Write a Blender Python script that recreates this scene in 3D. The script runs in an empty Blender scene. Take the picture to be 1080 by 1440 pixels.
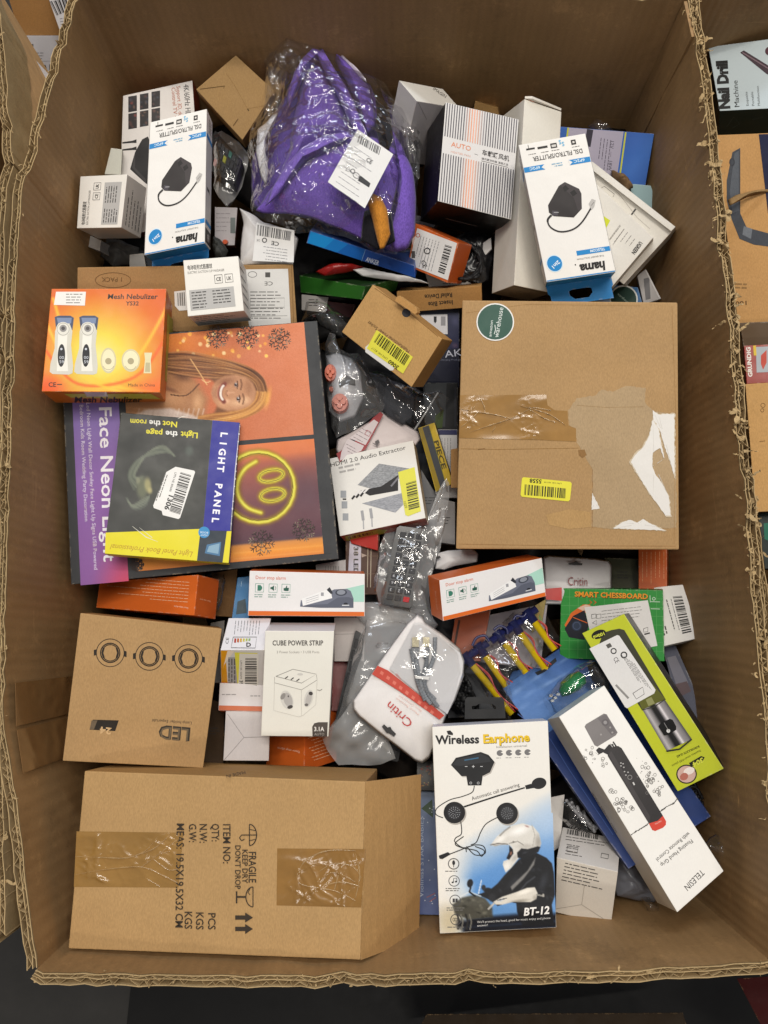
import bpy, bmesh, math, random
import numpy as np
from mathutils import Vector, Matrix, noise
random.seed(7)
SC = bpy.context.scene
COL = SC.collection
# ------------------------------------------------------------------ camera, world, lamps, exposure
F = 1040.0                                  # focal length in photo pixels (1080 x 1440)
CAM = Vector((0, 0, 1.6))                   # the phone is held 1.6 m above the floor, 0.7 m above the rim
_dn = Vector((10, -177, -F)).normalized()   # straight down, seen from the tilted camera
_up = -_dn
_xh = (Vector((1, 0, 0)) - _up * _up.x).normalized()
_yh = _up.cross(_xh)
R = Matrix((_xh, _yh, _up))
cd = bpy.data.cameras.new('camera')
cam = bpy.data.objects.new('camera', cd)
COL.objects.link(cam)
cam.matrix_world = Matrix.Translation(CAM) @ R.to_4x4()
cd.sensor_fit = 'VERTICAL'; cd.sensor_height = 36; cd.lens = 36 * F / 1440
cd.clip_start = 0.02; cd.clip_end = 100
SC.camera = cam

w = bpy.data.worlds.new('World'); SC.world = w; w.use_nodes = True
w.node_tree.nodes['Background'].inputs[0].default_value = (0.80, 0.84, 0.95, 1)
w.node_tree.nodes['Background'].inputs[1].default_value = 0.17

def lamp(name, loc, target, sx, sy, watts, col):
    d = bpy.data.lights.new(name, 'AREA'); d.shape = 'RECTANGLE'; d.size = sx; d.size_y = sy
    d.energy = watts; d.color = col
    o = bpy.data.objects.new(name, d); COL.objects.link(o); o.location = loc
    o.rotation_euler = (Vector(target) - Vector(loc)).to_track_quat('-Z', 'Y').to_euler()
# rows of tube lamps under the warehouse roof, the nearest row a little behind and right of the bin
for lx, ly, lw in ((0.45, 0.55, 27), (0.15, 1.15, 24), (-0.75, 0.75, 18), (-1.2, 1.5, 12), (1.5, 0.9, 14), (0.3, -1.5, 17)):
    lamp('tube_lamp', (lx, ly, 3.9), (lx * .6, ly * .6, 0), 1.2, 0.10, lw, (1.0, 0.94, 0.85))
lamp('tube_lamp', (0.2, 3.2, 3.2), (0.0, 0.0, 0.8), 2.4, 0.4, 44, (0.82, 0.90, 1.0))
SC.view_settings.view_transform = 'Standard'
SC.view_settings.look = 'None'
SC.view_settings.exposure = 0.0
SC.view_settings.gamma = 1.0
SC.cycles.max_bounces = 10; SC.cycles.transparent_max_bounces = 24
SC.cycles.diffuse_bounces = 4; SC.cycles.glossy_bounces = 3
SC.cycles.sample_clamp_indirect = 4

# ------------------------------------------------------------------ geometry helpers
def ray(px, py): return R @ Vector((px - 540, 720 - py, -F))
def at(px, py, D):
    """photo pixel -> the point D metres below the camera's level"""
    r = ray(px, py); return CAM + r * (D / -r.z)
def onplane(px, py, p0, n):
    r = ray(px, py); return CAM + r * ((p0 - CAM).dot(n) / r.dot(n))
def lin(c):
    if isinstance(c, str):
        c = c.lstrip('#'); c = [int(c[i:i+2], 16) / 255 for i in (0, 2, 4)]
    return tuple((x / 12.92 if x <= 0.04045 else ((x + 0.055) / 1.055) ** 2.4) for x in c)
def srgb(c):
    c = c.lstrip('#'); return np.array([int(c[i:i+2], 16) / 255 for i in (0, 2, 4)])

def link(name, me, mat, parent=None, smooth=False):
    o = bpy.data.objects.new(name, me); COL.objects.link(o)
    if mat and not me.materials: me.materials.append(mat)
    if parent: o.parent = parent
    if smooth:
        for p in me.polygons: p.use_smooth = True
    return o
def thing(name, label, cat, loc, group=None):
    o = bpy.data.objects.new(name, None); COL.objects.link(o); o.location = loc
    o.empty_display_size = 0.02
    o['label'] = label; o['category'] = cat
    if group: o['group'] = group
    return o
def tag(o, label, cat, group=None):
    o['label'] = label; o['category'] = cat
    if group: o['group'] = group
    return o
def setcol(me, cols):
    a = me.color_attributes.new('Col', 'FLOAT_COLOR', 'POINT')
    a.data.foreach_set('color', np.array([list(c) + [1.0] for c in cols], dtype=np.float32).ravel())
def mesh(name, V, Fc, cols=None, org=None):
    me = bpy.data.meshes.new(name)
    if org is not None: V = [tuple(Vector(v) - org) for v in V]
    me.from_pydata([tuple(v) for v in V], [], Fc); me.update()
    if cols is not None:
        if isinstance(cols, str): cols = [lin(cols)] * len(V)
        setcol(me, cols)
    return me

# ------------------------------------------------------------------ materials (all procedural)
def N(nt, t, **k):
    n = nt.nodes.new(t)
    for a, b in k.items():
        if a.startswith('i_'): n.inputs[a[2:].replace('_', ' ')].default_value = b
        else: setattr(n, a, b)
    return n
def newmat(name):
    m = bpy.data.materials.new(name); m.use_nodes = True
    return m, m.node_tree, m.node_tree.nodes['Principled BSDF']
def noisenode(nt, pos, scale, detail=3, rough=0.55, stretch=None, ntype=None):
    t = N(nt, 'ShaderNodeTexNoise'); t.inputs['Scale'].default_value = scale
    t.inputs['Detail'].default_value = detail; t.inputs['Roughness'].default_value = rough
    if ntype: t.noise_type = ntype
    if stretch:
        mp = N(nt, 'ShaderNodeMapping'); mp.inputs['Scale'].default_value = stretch
        nt.links.new(pos, mp.inputs['Vector']); nt.links.new(mp.outputs[0], t.inputs['Vector'])
    else: nt.links.new(pos, t.inputs['Vector'])
    return t.outputs['Fac']
def maprange(nt, v, a, b, c, d):
    n = N(nt, 'ShaderNodeMapRange'); L = nt.links
    L.new(v, n.inputs[0])
    for i, x in enumerate((a, b, c, d)): n.inputs[i+1].default_value = x
    return n.outputs[0]
def vmul(nt, col, fac):
    n = N(nt, 'ShaderNodeVectorMath', operation='SCALE'); nt.links.new(col, n.inputs[0]); nt.links.new(fac, n.inputs['Scale'])
    return n.outputs[0]
def cardmat(name, rough=0.45, spec=0.4, mott=0.06, fib=0.05, bump=0.25, wear=0.0, wearcol='#cbb894', base=None, sheen=0):
    """printed card, paper, board: colour from the mesh's own colour layer, grain, waviness and worn edges from noise"""
    m, nt, b = newmat(name); L = nt.links
    g = N(nt, 'ShaderNodeNewGeometry'); pos = g.outputs['Position']
    if base: c = N(nt, 'ShaderNodeRGB'); c.outputs[0].default_value = (*lin(base), 1); col = c.outputs[0]
    else: col = N(nt, 'ShaderNodeAttribute', attribute_name='Col').outputs['Color']
    f1 = maprange(nt, noisenode(nt, pos, 14, 4), 0.25, 0.75, 1 - mott, 1 + mott)
    f2 = maprange(nt, noisenode(nt, pos, 900, 2, stretch=(1, .35, 1)), 0.3, 0.7, 1 - fib, 1 + fib)
    mm = N(nt, 'ShaderNodeMath', operation='MULTIPLY'); L.new(f1, mm.inputs[0]); L.new(f2, mm.inputs[1])
    col = vmul(nt, col, mm.outputs[0])
    if wear:
        bv = N(nt, 'ShaderNodeBevel', samples=4); bv.inputs['Radius'].default_value = 0.003
        dt = N(nt, 'ShaderNodeVectorMath', operation='DOT_PRODUCT')
        L.new(bv.outputs[0], dt.inputs[0]); L.new(g.outputs['Normal'], dt.inputs[1])
        e = maprange(nt, dt.outputs['Value'], 0.80, 0.99, 1, 0)
        nz = maprange(nt, noisenode(nt, pos, 130, 4, 0.7), 0.5, 0.62, 0, wear)
        mu = N(nt, 'ShaderNodeMath', operation='MULTIPLY'); L.new(e, mu.inputs[0]); L.new(nz, mu.inputs[1])
        mx = N(nt, 'ShaderNodeMix', data_type='RGBA'); L.new(mu.outputs[0], mx.inputs['Factor'])
        L.new(col, mx.inputs[6]); mx.inputs[7].default_value = (*lin(wearcol), 1); col = mx.outputs[2]
    L.new(col, b.inputs['Base Color'])
    L.new(maprange(nt, noisenode(nt, pos, 40, 3), 0.3, 0.7, rough - .06, rough + .08), b.inputs['Roughness'])
    b.inputs['Specular IOR Level'].default_value = spec
    if sheen:
        b.inputs['Sheen Weight'].default_value = sheen; b.inputs['Sheen Roughness'].default_value = 0.4
    bp = N(nt, 'ShaderNodeBump'); bp.inputs['Strength'].default_value = bump; bp.inputs['Distance'].default_value = 0.004
    ad = N(nt, 'ShaderNodeMath', operation='ADD')
    lo = N(nt, 'ShaderNodeMath', operation='MULTIPLY_ADD'); L.new(noisenode(nt, pos, 8, 2), lo.inputs[0]); lo.inputs[1].default_value = 2.2; L.new(noisenode(nt, pos, 26, 2), lo.inputs[2]); L.new(lo.outputs[0], ad.inputs[0])
    L.new(maprange(nt, noisenode(nt, pos, 500, 2), 0, 1, 0, 0.03), ad.inputs[1])
    L.new(ad.outputs[0], bp.inputs['Height']); L.new(bp.outputs[0], b.inputs['Normal'])
    return m
COATED = cardmat('coated_card', 0.38, 0.34, 0.03, 0.015, 0.16, wear=0.55, wearcol='#d8d0c0')
MATTE = cardmat('matte_card', 0.55, 0.3, 0.04, 0.03, 0.2, wear=0.6, wearcol='#c9b79a')
KRAFT = cardmat('kraft_board', 0.72, 0.2, 0.06, 0.10, 0.34, wear=0.55, wearcol='#c4a070')
INK = cardmat('print_ink', 0.40, 0.26, 0.03, 0.015, 0.16)
KINK = cardmat('kraft_ink', 0.7, 0.2, 0.07, 0.10, 0.3)
PAPER = cardmat('label_paper', 0.45, 0.35, 0.03, 0.02, 0.25)
FABRIC = cardmat('plush_fabric', 0.95, 0.1, 0.20, 0.26, 0.6, sheen=0.12)
PLASTIC = cardmat('moulded_plastic', 0.30, 0.5, 0.04, 0.0, 0.05)
RUBBER = cardmat('dark_rubber', 0.5, 0.25, 0.05, 0.02, 0.08)
METAL = cardmat('bright_metal', 0.25, 0.5, 0.03, 0.02, 0.05)
METAL.node_tree.nodes['Principled BSDF'].inputs['Metallic'].default_value = 1.0

def tapemat():
    m, nt, b = newmat('packing_tape_film'); L = nt.links
    pos = N(nt, 'ShaderNodeNewGeometry').outputs['Position']
    col = N(nt, 'ShaderNodeAttribute', attribute_name='Col').outputs['Color']
    f = maprange(nt, noisenode(nt, pos, 30, 5, .65), 0.3, 0.7, 0.84, 1.14)
    L.new(vmul(nt, col, f), b.inputs['Base Color'])
    b.inputs['Roughness'].default_value = 0.2; b.inputs['Coat Weight'].default_value = 0.4
    b.inputs['Coat Roughness'].default_value = 0.06
    bp = N(nt, 'ShaderNodeBump'); bp.inputs['Strength'].default_value = 0.9; bp.inputs['Distance'].default_value = 0.0035
    L.new(noisenode(nt, pos, 34, 3, .55, stretch=(.5, 1.2, 1), ntype='RIDGED_MULTIFRACTAL'), bp.inputs['Height']); L.new(bp.outputs[0], b.inputs['Normal'])
    return m
TAPE = tapemat()

def filmmat(name, milk=0.06, gloss=0.06, scale=26, big=0.010, fine=0.0016, rough=0.06):
    """thin clear plastic: see-through, glossy on its creases, a little milky"""
    m, nt, b = newmat(name); L = nt.links; nt.nodes.remove(b)
    out = nt.nodes['Material Output']
    pos = N(nt, 'ShaderNodeNewGeometry').outputs['Position']
    n0 = noisenode(nt, pos, scale, 2, .5)
    n1 = noisenode(nt, pos, scale * 3, 2, .5, ntype='RIDGED_MULTIFRACTAL', stretch=(1, .42, 1))
    n2 = noisenode(nt, pos, scale * 9, 2, .5)
    b0 = N(nt, 'ShaderNodeBump'); b0.inputs['Strength'].default_value = 1; b0.inputs['Distance'].default_value = big; L.new(n0, b0.inputs['Height'])
    b1 = N(nt, 'ShaderNodeBump'); b1.inputs['Strength'].default_value = 1; b1.inputs['Distance'].default_value = fine; L.new(n1, b1.inputs['Height']); L.new(b0.outputs[0], b1.inputs['Normal'])
    bp = N(nt, 'ShaderNodeBump'); bp.inputs['Strength'].default_value = 1; bp.inputs['Distance'].default_value = fine * .05; L.new(n2, bp.inputs['Height']); L.new(b1.outputs[0], bp.inputs['Normal'])
    tr = N(nt, 'ShaderNodeBsdfTransparent'); tr.inputs[0].default_value = (.98, .98, .98, 1)
    gl = N(nt, 'ShaderNodeBsdfGlossy'); gl.inputs['Roughness'].default_value = rough; L.new(bp.outputs[0], gl.inputs['Normal'])
    df = N(nt, 'ShaderNodeBsdfDiffuse'); df.inputs[0].default_value = (.86, .86, .86, 1); L.new(b0.outputs[0], df.inputs['Normal'])
    tl = N(nt, 'ShaderNodeBsdfTranslucent'); tl.inputs[0].default_value = (.86, .86, .86, 1)
    dt = N(nt, 'ShaderNodeMixShader'); dt.inputs[0].default_value = .25; L.new(df.outputs[0], dt.inputs[1]); L.new(tl.outputs[0], dt.inputs[2])
    m1 = N(nt, 'ShaderNodeMixShader'); L.new(maprange(nt, n1, 0.3, 1.5, milk * .7, min(1, milk * 1.5)), m1.inputs[0])
    L.new(tr.outputs[0], m1.inputs[1]); L.new(dt.outputs[0], m1.inputs[2])
    lw = N(nt, 'ShaderNodeLayerWeight'); lw.inputs[0].default_value = 0.2; L.new(bp.outputs[0], lw.inputs['Normal'])
    fr = maprange(nt, lw.outputs['Fresnel'], 0, 1, gloss * .6, gloss + .35)
    m2 = N(nt, 'ShaderNodeMixShader'); L.new(fr, m2.inputs[0]); L.new(m1.outputs[0], m2.inputs[1]); L.new(gl.outputs[0], m2.inputs[2])
    L.new(m2.outputs[0], out.inputs[0])
    return m
FILM = filmmat('clear_film', 0.02, 0.11, 20, .012, .0046, .085)
FILMK = filmmat('clear_film_crinkled', 0.03, 0.13, 32, .011, .0046, .075)
FILMW = filmmat('clear_film_bunched', 0.10, 0.16, 40, .010, .0050, .08)
MILK = filmmat('milky_film', 0.15, 0.11, 18, .014, .0046, .10)
MILK2 = filmmat('foggy_film', 0.52, 0.09, 16, .014, .0060, .13)

def binmat(name, base):
    m, nt, b = newmat(name); L = nt.links
    pos = N(nt, 'ShaderNodeNewGeometry').outputs['Position']
    c = N(nt, 'ShaderNodeRGB'); c.outputs[0].default_value = (*lin(base), 1)
    dt = N(nt, 'ShaderNodeVectorMath', operation='DOT_PRODUCT'); L.new(pos, dt.inputs[0]); dt.inputs[1].default_value = (1, 1, 0)
    sn = N(nt, 'ShaderNodeMath', operation='MULTIPLY'); L.new(dt.outputs['Value'], sn.inputs[0]); sn.inputs[1].default_value = 2 * math.pi / .0098
    rib = N(nt, 'ShaderNodeMath', operation='SINE'); L.new(sn.outputs[0], rib.inputs[0])
    k = maprange(nt, noisenode(nt, pos, 3.6, 5, .6), 0.28, 0.72, 0.80, 1.16)
    for f in (maprange(nt, noisenode(nt, pos, 420, 2), 0.3, 0.7, 0.94, 1.06),
              maprange(nt, noisenode(nt, pos, 22, 3, .5, stretch=(1, 1, .1)), 0.35, 0.7, 0.93, 1.06),
              maprange(nt, noisenode(nt, pos, 30, 8, .82), 0.545, 0.66, 1.0, 1.32),
              maprange(nt, noisenode(nt, pos, 11, 7, .78), 0.55, 0.68, 1.0, 0.74),
              maprange(nt, noisenode(nt, pos, 150, 3, .6, stretch=(.06, .06, 1)), 0.66, 0.74, 1.0, 1.22),
              maprange(nt, rib.outputs[0], -1, 1, 0.975, 1.025)):
        mm = N(nt, 'ShaderNodeMath', operation='MULTIPLY'); L.new(k, mm.inputs[0]); L.new(f, mm.inputs[1]); k = mm.outputs[0]
    L.new(vmul(nt, c.outputs[0], k), b.inputs['Base Color'])
    b.inputs['Roughness'].default_value = 0.6; b.inputs['Specular IOR Level'].default_value = 0.3
    b0 = N(nt, 'ShaderNodeBump'); b0.inputs['Strength'].default_value = 1; b0.inputs['Distance'].default_value = 0.00012; L.new(rib.outputs[0], b0.inputs['Height'])
    bp = N(nt, 'ShaderNodeBump'); bp.inputs['Strength'].default_value = 0.6; bp.inputs['Distance'].default_value = 0.008; L.new(b0.outputs[0], bp.inputs['Normal'])
    hh = N(nt, 'ShaderNodeMath', operation='ADD'); L.new(noisenode(nt, pos, 9, 4, .55, stretch=(1, 1, .4)), hh.inputs[0]); L.new(maprange(nt, noisenode(nt, pos, 16, 2, .5, stretch=(1, 1, .12), ntype='RIDGED_MULTIFRACTAL'), .6, 1.6, 0, .35), hh.inputs[1]); L.new(hh.outputs[0], bp.inputs['Height']); L.new(bp.outputs[0], b.inputs['Normal'])
    return m
BIN = binmat('bin_liner_board', '#96764f')
FLUTE = cardmat('torn_fluting', 0.85, 0.1, 0.14, 0.12, 0.5, base='#b0976f')

# ------------------------------------------------------------------ flat print as thin layers of ink lying on a face
_gc = {}
def glyphs(s, bold, shear):
    k = (s, bold, shear)
    if k not in _gc:
        cu = bpy.data.curves.new('t', 'FONT'); cu.body = s; cu.size = 1; cu.resolution_u = 2; cu.shear = shear
        if bold: cu.offset = bold
        o = bpy.data.objects.new('t', cu); COL.objects.link(o)
        me = o.evaluated_get(bpy.context.evaluated_depsgraph_get()).to_mesh()
        V = [(v.co.x, v.co.y) for v in me.vertices]; P = [tuple(p.vertices) for p in me.polygons]
        bpy.data.objects.remove(o); bpy.data.curves.remove(cu)
        _gc[k] = (V, P, max([v[0] for v in V] or [1]))
    return _gc[k]

class Canvas:
    def __init__(s, q, out=None, lift=0.00022):
        s.q = [Vector(p) for p in q]
        s.e1 = (s.q[1] - s.q[0]).normalized()
        s.n = (s.q[1] - s.q[0]).cross(s.q[3] - s.q[0]).normalized()
        if out is not None and s.n.dot(out) < 0: s.n = -s.n
        s.e2 = s.n.cross(s.e1); s.lift = lift
        s.WH = None; s.V = []; s.Fc = []; s.C = []; s.boxes = []
    def px(s): s.WH = None; return s
    def art(s, W, H): s.WH = (W, H); return s
    def P(s, x, y):
        if s.WH is None: return onplane(x, y, s.q[0], s.n)
        u, v = x / s.WH[0], y / s.WH[1]; q = s.q
        return (q[0] * (1 - u) + q[1] * u) * (1 - v) + (q[3] * (1 - u) + q[2] * u) * v
    def add(s, pts, faces, col):
        P3 = [s.P(*p) for p in pts]
        a = [(p - s.q[0]).dot(s.e1) for p in P3]; b = [(p - s.q[0]).dot(s.e2) for p in P3]
        bb = (min(a), max(a), min(b), max(b)); lay = 0
        for o, l in s.boxes:
            if bb[0] < o[1] and bb[1] > o[0] and bb[2] < o[3] and bb[3] > o[2]: lay = max(lay, l + 1)
        s.boxes.append((bb, lay))
        off = s.n * (s.lift + lay * 0.00005); i0 = len(s.V)
        s.V += [p + off for p in P3]; s.Fc += [tuple(i + i0 for i in f) for f in faces]
        s.C += [lin(col)] * len(pts) if isinstance(col, (str, tuple)) else [tuple(c) for c in col]
        return s
    def poly(s, pts, col): return s.add(pts, [tuple(range(len(pts)))], col)
    def rect(s, x, y, w, h, col): return s.poly([(x, y), (x + w, y), (x + w, y + h), (x, y + h)], col)
    def ell(s, cx, cy, rx, ry=None, col='#000000', ang=0, n=28):
        ry = rx if ry is None else ry; ca, sa = math.cos(math.radians(ang)), math.sin(math.radians(ang)); pts = []
        for i in range(n):
            t = 2 * math.pi * i / n; x, y = rx * math.cos(t), ry * math.sin(t)
            pts.append((cx + x * ca - y * sa, cy + x * sa + y * ca))
        return s.poly(pts, col)
    def ring(s, cx, cy, rx, ry, wd, col, ang=0, n=40, a0=0, a1=360):
        ca, sa = math.cos(math.radians(ang)), math.sin(math.radians(ang)); pts = []
        for i in range(n + 1):
            t = math.radians(a0 + (a1 - a0) * i / n); x, y = rx * math.cos(t), ry * math.sin(t)
            pts.append((cx + x * ca - y * sa, cy + x * sa + y * ca))
        return s.line(pts, wd, col)
    def line(s, pts, wd, col):
        L, Rr = [], []
        for i, p in enumerate(pts):
            a = pts[max(0, i - 1)]; b = pts[min(len(pts) - 1, i + 1)]
            dx, dy = b[0] - a[0], b[1] - a[1]; d = math.hypot(dx, dy) or 1
            ww = wd[i] if isinstance(wd, (list, tuple)) else wd
            nx, ny = -dy / d * ww / 2, dx / d * ww / 2
            L.append((p[0] + nx, p[1] + ny)); Rr.append((p[0] - nx, p[1] - ny))
        n = len(pts)
        return s.add(L + Rr, [(i, i + 1, n + i + 1, n + i) for i in range(n - 1)], col)
    def text(s, x, y, t, size, col, rot=0, w=None, bold=0, shear=0, align='l'):
        V, P, wid = glyphs(t, bold, shear)
        c, sn = math.cos(math.radians(rot)), math.sin(math.radians(rot))
        sx = size if w is None else w / max(wid, 1e-6)
        o = {'l': 0, 'c': -wid / 2, 'r': -wid}[align]
        pts = [(x + (gx + o) * sx * c + gy * size * sn, y + (gx + o) * sx * sn - gy * size * c) for gx, gy in V]
        if pts: s.add(pts, P, col)
        return s
    def tline(s, a, b, t, size, col, **k):
        """text from pixel a to pixel b"""
        return s.text(a[0], a[1], t, size, col, rot=math.degrees(math.atan2(b[1]-a[1], b[0]-a[0])), w=math.hypot(b[0]-a[0], b[1]-a[1]), **k)
    def micro(s, x, y, w, n, lh, col, rot=0, th=None, seed=1, ragged=.35):
        """rows of print too small to read"""
        rn = random.Random(seed * 31 + int(x * 7 + y)); th = th or lh * .45
        c, sn = math.cos(math.radians(rot)), math.sin(math.radians(rot)); pts = []; fc = []
        for r in range(n):
            end = w * (1 - ragged * rn.random()); u = 0
            while u < end:
                l = min(rn.uniform(.8, 3.2) * lh * .8, end - u)
                i = len(pts)
                for du, dv in ((u, r * lh), (u + l, r * lh), (u + l, r * lh + th), (u, r * lh + th)):
                    pts.append((x + du * c - dv * sn, y + du * sn + dv * c))
                fc.append((i, i + 1, i + 2, i + 3)); u += l + lh * .35
        if pts: s.add(pts, fc, col)
        return s
    def bars(s, q, n, col='#1a1815', seed=3):
        """barcode filling the quad q, bars side by side along its first edge"""
        rn = random.Random(seed); ws = [rn.choice((1, 1, 2, 3)) for _ in range(2 * n)]; T = sum(ws); u = 0; pts = []; fc = []
        lerp = lambda a, b, t: (a[0] + (b[0]-a[0]) * t, a[1] + (b[1]-a[1]) * t)
        for k, wv in enumerate(ws):
            if k % 2 == 0:
                i = len(pts); a, b = u / T, (u + wv) / T
                pts += [lerp(q[0], q[1], a), lerp(q[0], q[1], b), lerp(q[3], q[2], b), lerp(q[3], q[2], a)]
                fc.append((i, i + 1, i + 2, i + 3))
            u += wv
        return s.add(pts, fc, col)
    def soft(s, g):
        ny, nx = g.X.shape; pts = list(zip(g.X.ravel().tolist(), g.Y.ravel().tolist()))
        fc = [(j * nx + i, j * nx + i + 1, (j + 1) * nx + i + 1, (j + 1) * nx + i) for j in range(ny - 1) for i in range(nx - 1)]
        c = np.clip(g.C.reshape(-1, 3), 0, 1)
        c = np.where(c <= 0.04045, c / 12.92, ((c + 0.055) / 1.055) ** 2.4)
        return s.add(pts, fc, c.tolist())
    def flake(s, x, y, r, col, n=8, ang=0, wd=1.5):
        for k in range(n):
            t = math.radians(ang + 360 * k / n); d = (math.cos(t), math.sin(t)); nn = (-d[1], d[0])
            s.line([(x, y), (x + d[0] * r, y + d[1] * r)], wd, col)
            for f, l in ((.5, .3), (.75, .22)):
                b = (x + d[0] * r * f, y + d[1] * r * f)
                for sg in (-1, 1):
                    s.line([b, (b[0] + (d[0] * .8 + nn[0] * sg) * r * l, b[1] + (d[1] * .8 + nn[1] * sg) * r * l)], wd, col)
        return s.ring(x, y, r * .34, r * .34, wd, col, n=16)
    def build(s, name, parent, mat=None):
        if not s.V: return None
        org = parent.matrix_world.translation if False else Vector(parent.location)
        p = parent
        while p.parent: p = p.parent; org = org + Vector(p.location)
        return link(name, mesh(name, s.V, s.Fc, s.C, org), mat or INK, parent)

class Soft:
    """a picture printed in soft colours, painted on a fine grid (pixel coordinates of the face)"""
    def __init__(s, q, nx, ny, col):
        u, v = np.meshgrid(np.linspace(0, 1, nx + 1), np.linspace(0, 1, ny + 1)); q = np.array(q, float)
        P = ((q[0][None, None] * (1 - u)[..., None] + q[1] * u[..., None]) * (1 - v)[..., None] + (q[3] * (1 - u)[..., None] + q[2] * u[..., None]) * v[..., None])
        s.X, s.Y = P[..., 0], P[..., 1]; s.U, s.Vv = u, v
        s.C = np.zeros(u.shape + (3,)) + srgb(col)
    def mix(s, m, col):
        s.C = s.C * (1 - m[..., None]) + srgb(col) * m[..., None]; return s
    def grad(s, t, stops):
        c = np.zeros_like(s.C); ks = [k for k, _ in stops]
        for i in range(3): c[..., i] = np.interp(t, ks, [srgb(h)[i] for _, h in stops])
        s.C = c; return s
    clip = None
    def blob(s, cx, cy, rx, ry, ang, col, a=1.0, soft=.4):
        c, sn = math.cos(math.radians(ang)), math.sin(math.radians(ang)); dx, dy = s.X - cx, s.Y - cy
        d = np.hypot((dx * c + dy * sn) / rx, (-dx * sn + dy * c) / ry)
        m = np.clip((1 - d) / max(soft, 1e-3), 0, 1); m = m * m * (3 - 2 * m) * a; return s.mix(m if s.clip is None else m * s.clip, col)
    def stroke(s, pts, w, col, a=1.0, soft=.5):
        d = np.full(s.X.shape, 1e9)
        for (x0, y0), (x1, y1) in zip(pts, pts[1:]):
            vx, vy = x1 - x0, y1 - y0; L = vx * vx + vy * vy or 1
            t = np.clip(((s.X - x0) * vx + (s.Y - y0) * vy) / L, 0, 1)
            d = np.minimum(d, np.hypot(s.X - x0 - t * vx, s.Y - y0 - t * vy))
        m = np.clip((1 - d / w) / max(soft, 1e-3), 0, 1); return s.mix(m * a, col)
    def fill(s, pts, col, a=1.0, soft=1.2, clip=False):
        """polygon with soft edges; clip=True keeps the blobs that follow inside it"""
        P = pts + [pts[0]]; d = np.full(s.X.shape, 1e9); ins = np.zeros(s.X.shape, bool)
        for (x0, y0), (x1, y1) in zip(P, P[1:]):
            vx, vy = x1 - x0, y1 - y0; L = vx * vx + vy * vy or 1
            t = np.clip(((s.X - x0) * vx + (s.Y - y0) * vy) / L, 0, 1)
            d = np.minimum(d, np.hypot(s.X - x0 - t * vx, s.Y - y0 - t * vy))
            if y0 != y1: ins ^= ((y0 > s.Y) != (y1 > s.Y)) & (s.X < vx * (s.Y - y0) / vy + x0)
        m = np.clip(np.where(ins, d, -d) / soft + .5, 0, 1) * a; s.clip = None; s.mix(m, col); s.clip = m if clip else None
        return s
    def fib(s, amp, seed=1):
        rs = np.random.RandomState(seed); s.C = s.C + rs.uniform(-amp, amp, s.X.shape)[..., None]; return s

# ------------------------------------------------------------------ cartons
GQ = []
class Carton:
    """A carton whose face towards us has the photo corners quad (in the print's own order TL, TR, BR, BL); D is the depth of that
    face's middle below the camera, t its thickness; ext is where its far face shows relative to the near one."""
    def __init__(s, name, label, cat, quad, ext, t, D, cols, group=None, mat=None, part='box_body', bev=0.0007, taper=1.0):
        cx = sum(p[0] for p in quad) / 4; cy = sum(p[1] for p in quad) / 4
        C = at(cx, cy, D); r = ray(cx + ext[0], cy + ext[1]).normalized(); b = CAM - C; B = b.dot(r)
        disc = B * B - (b.dot(b) - t * t); base = CAM + r * (-B + math.sqrt(max(disc, 0)))
        n = (C - base).normalized(); s.n = n; s.t = t
        s.q = [onplane(x, y, C, n) for x, y in quad]
        ctr = sum(s.q, Vector()) / 4
        s.b = [ctr + (p - ctr) * taper - n * t for p in s.q]
        s.ctr = ctr - n * t / 2
        s.thing = thing(name, label, cat, ctr - n * t, group)
        if isinstance(cols, str): cols = dict(f=cols)
        f = cols['f']; cc = [cols.get(k, cols.get('s', f)) for k in 'trbl']; bk = cols.get('k', cols.get('s', f))
        V = s.q + s.b; org = Vector(s.thing.location)
        bm = bmesh.new(); vs = [bm.verts.new(v - org) for v in V]; cl = bm.loops.layers.float_color.new('Col')
        fl = [((0, 1, 2, 3), f), ((4, 5, 1, 0), cc[0]), ((1, 5, 6, 2), cc[1]), ((3, 2, 6, 7), cc[2]), ((4, 0, 3, 7), cc[3]), ((7, 6, 5, 4), bk)]
        for ix, c in fl:
            fc = bm.faces.new([vs[i] for i in ix])
            for lp in fc.loops: lp[cl] = (*lin(c), 1)
        bmesh.ops.recalc_face_normals(bm, faces=bm.faces[:])
        if bev: bmesh.ops.bevel(bm, geom=bm.edges[:], offset=bev, segments=2, affect='EDGES', profile=0.6)
        me = bpy.data.meshes.new(part); bm.to_mesh(me); bm.free()
        s.body = link(part, me, mat or COATED, s.thing)
        GQ.append((s, name, label))
    def face(s, k='f', lift=0.00022):
        q, b = s.q, s.b
        Q = {'f': q, 't': [b[0], b[1], q[1], q[0]], 'r': [q[1], b[1], b[2], q[2]], 'b': [q[3], q[2], b[2], b[3]], 'l': [b[0], q[0], q[3], b[3]]}[k]
        mid = sum(Q, Vector()) / 4
        return Canvas(Q, mid - s.ctr, lift)

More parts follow.
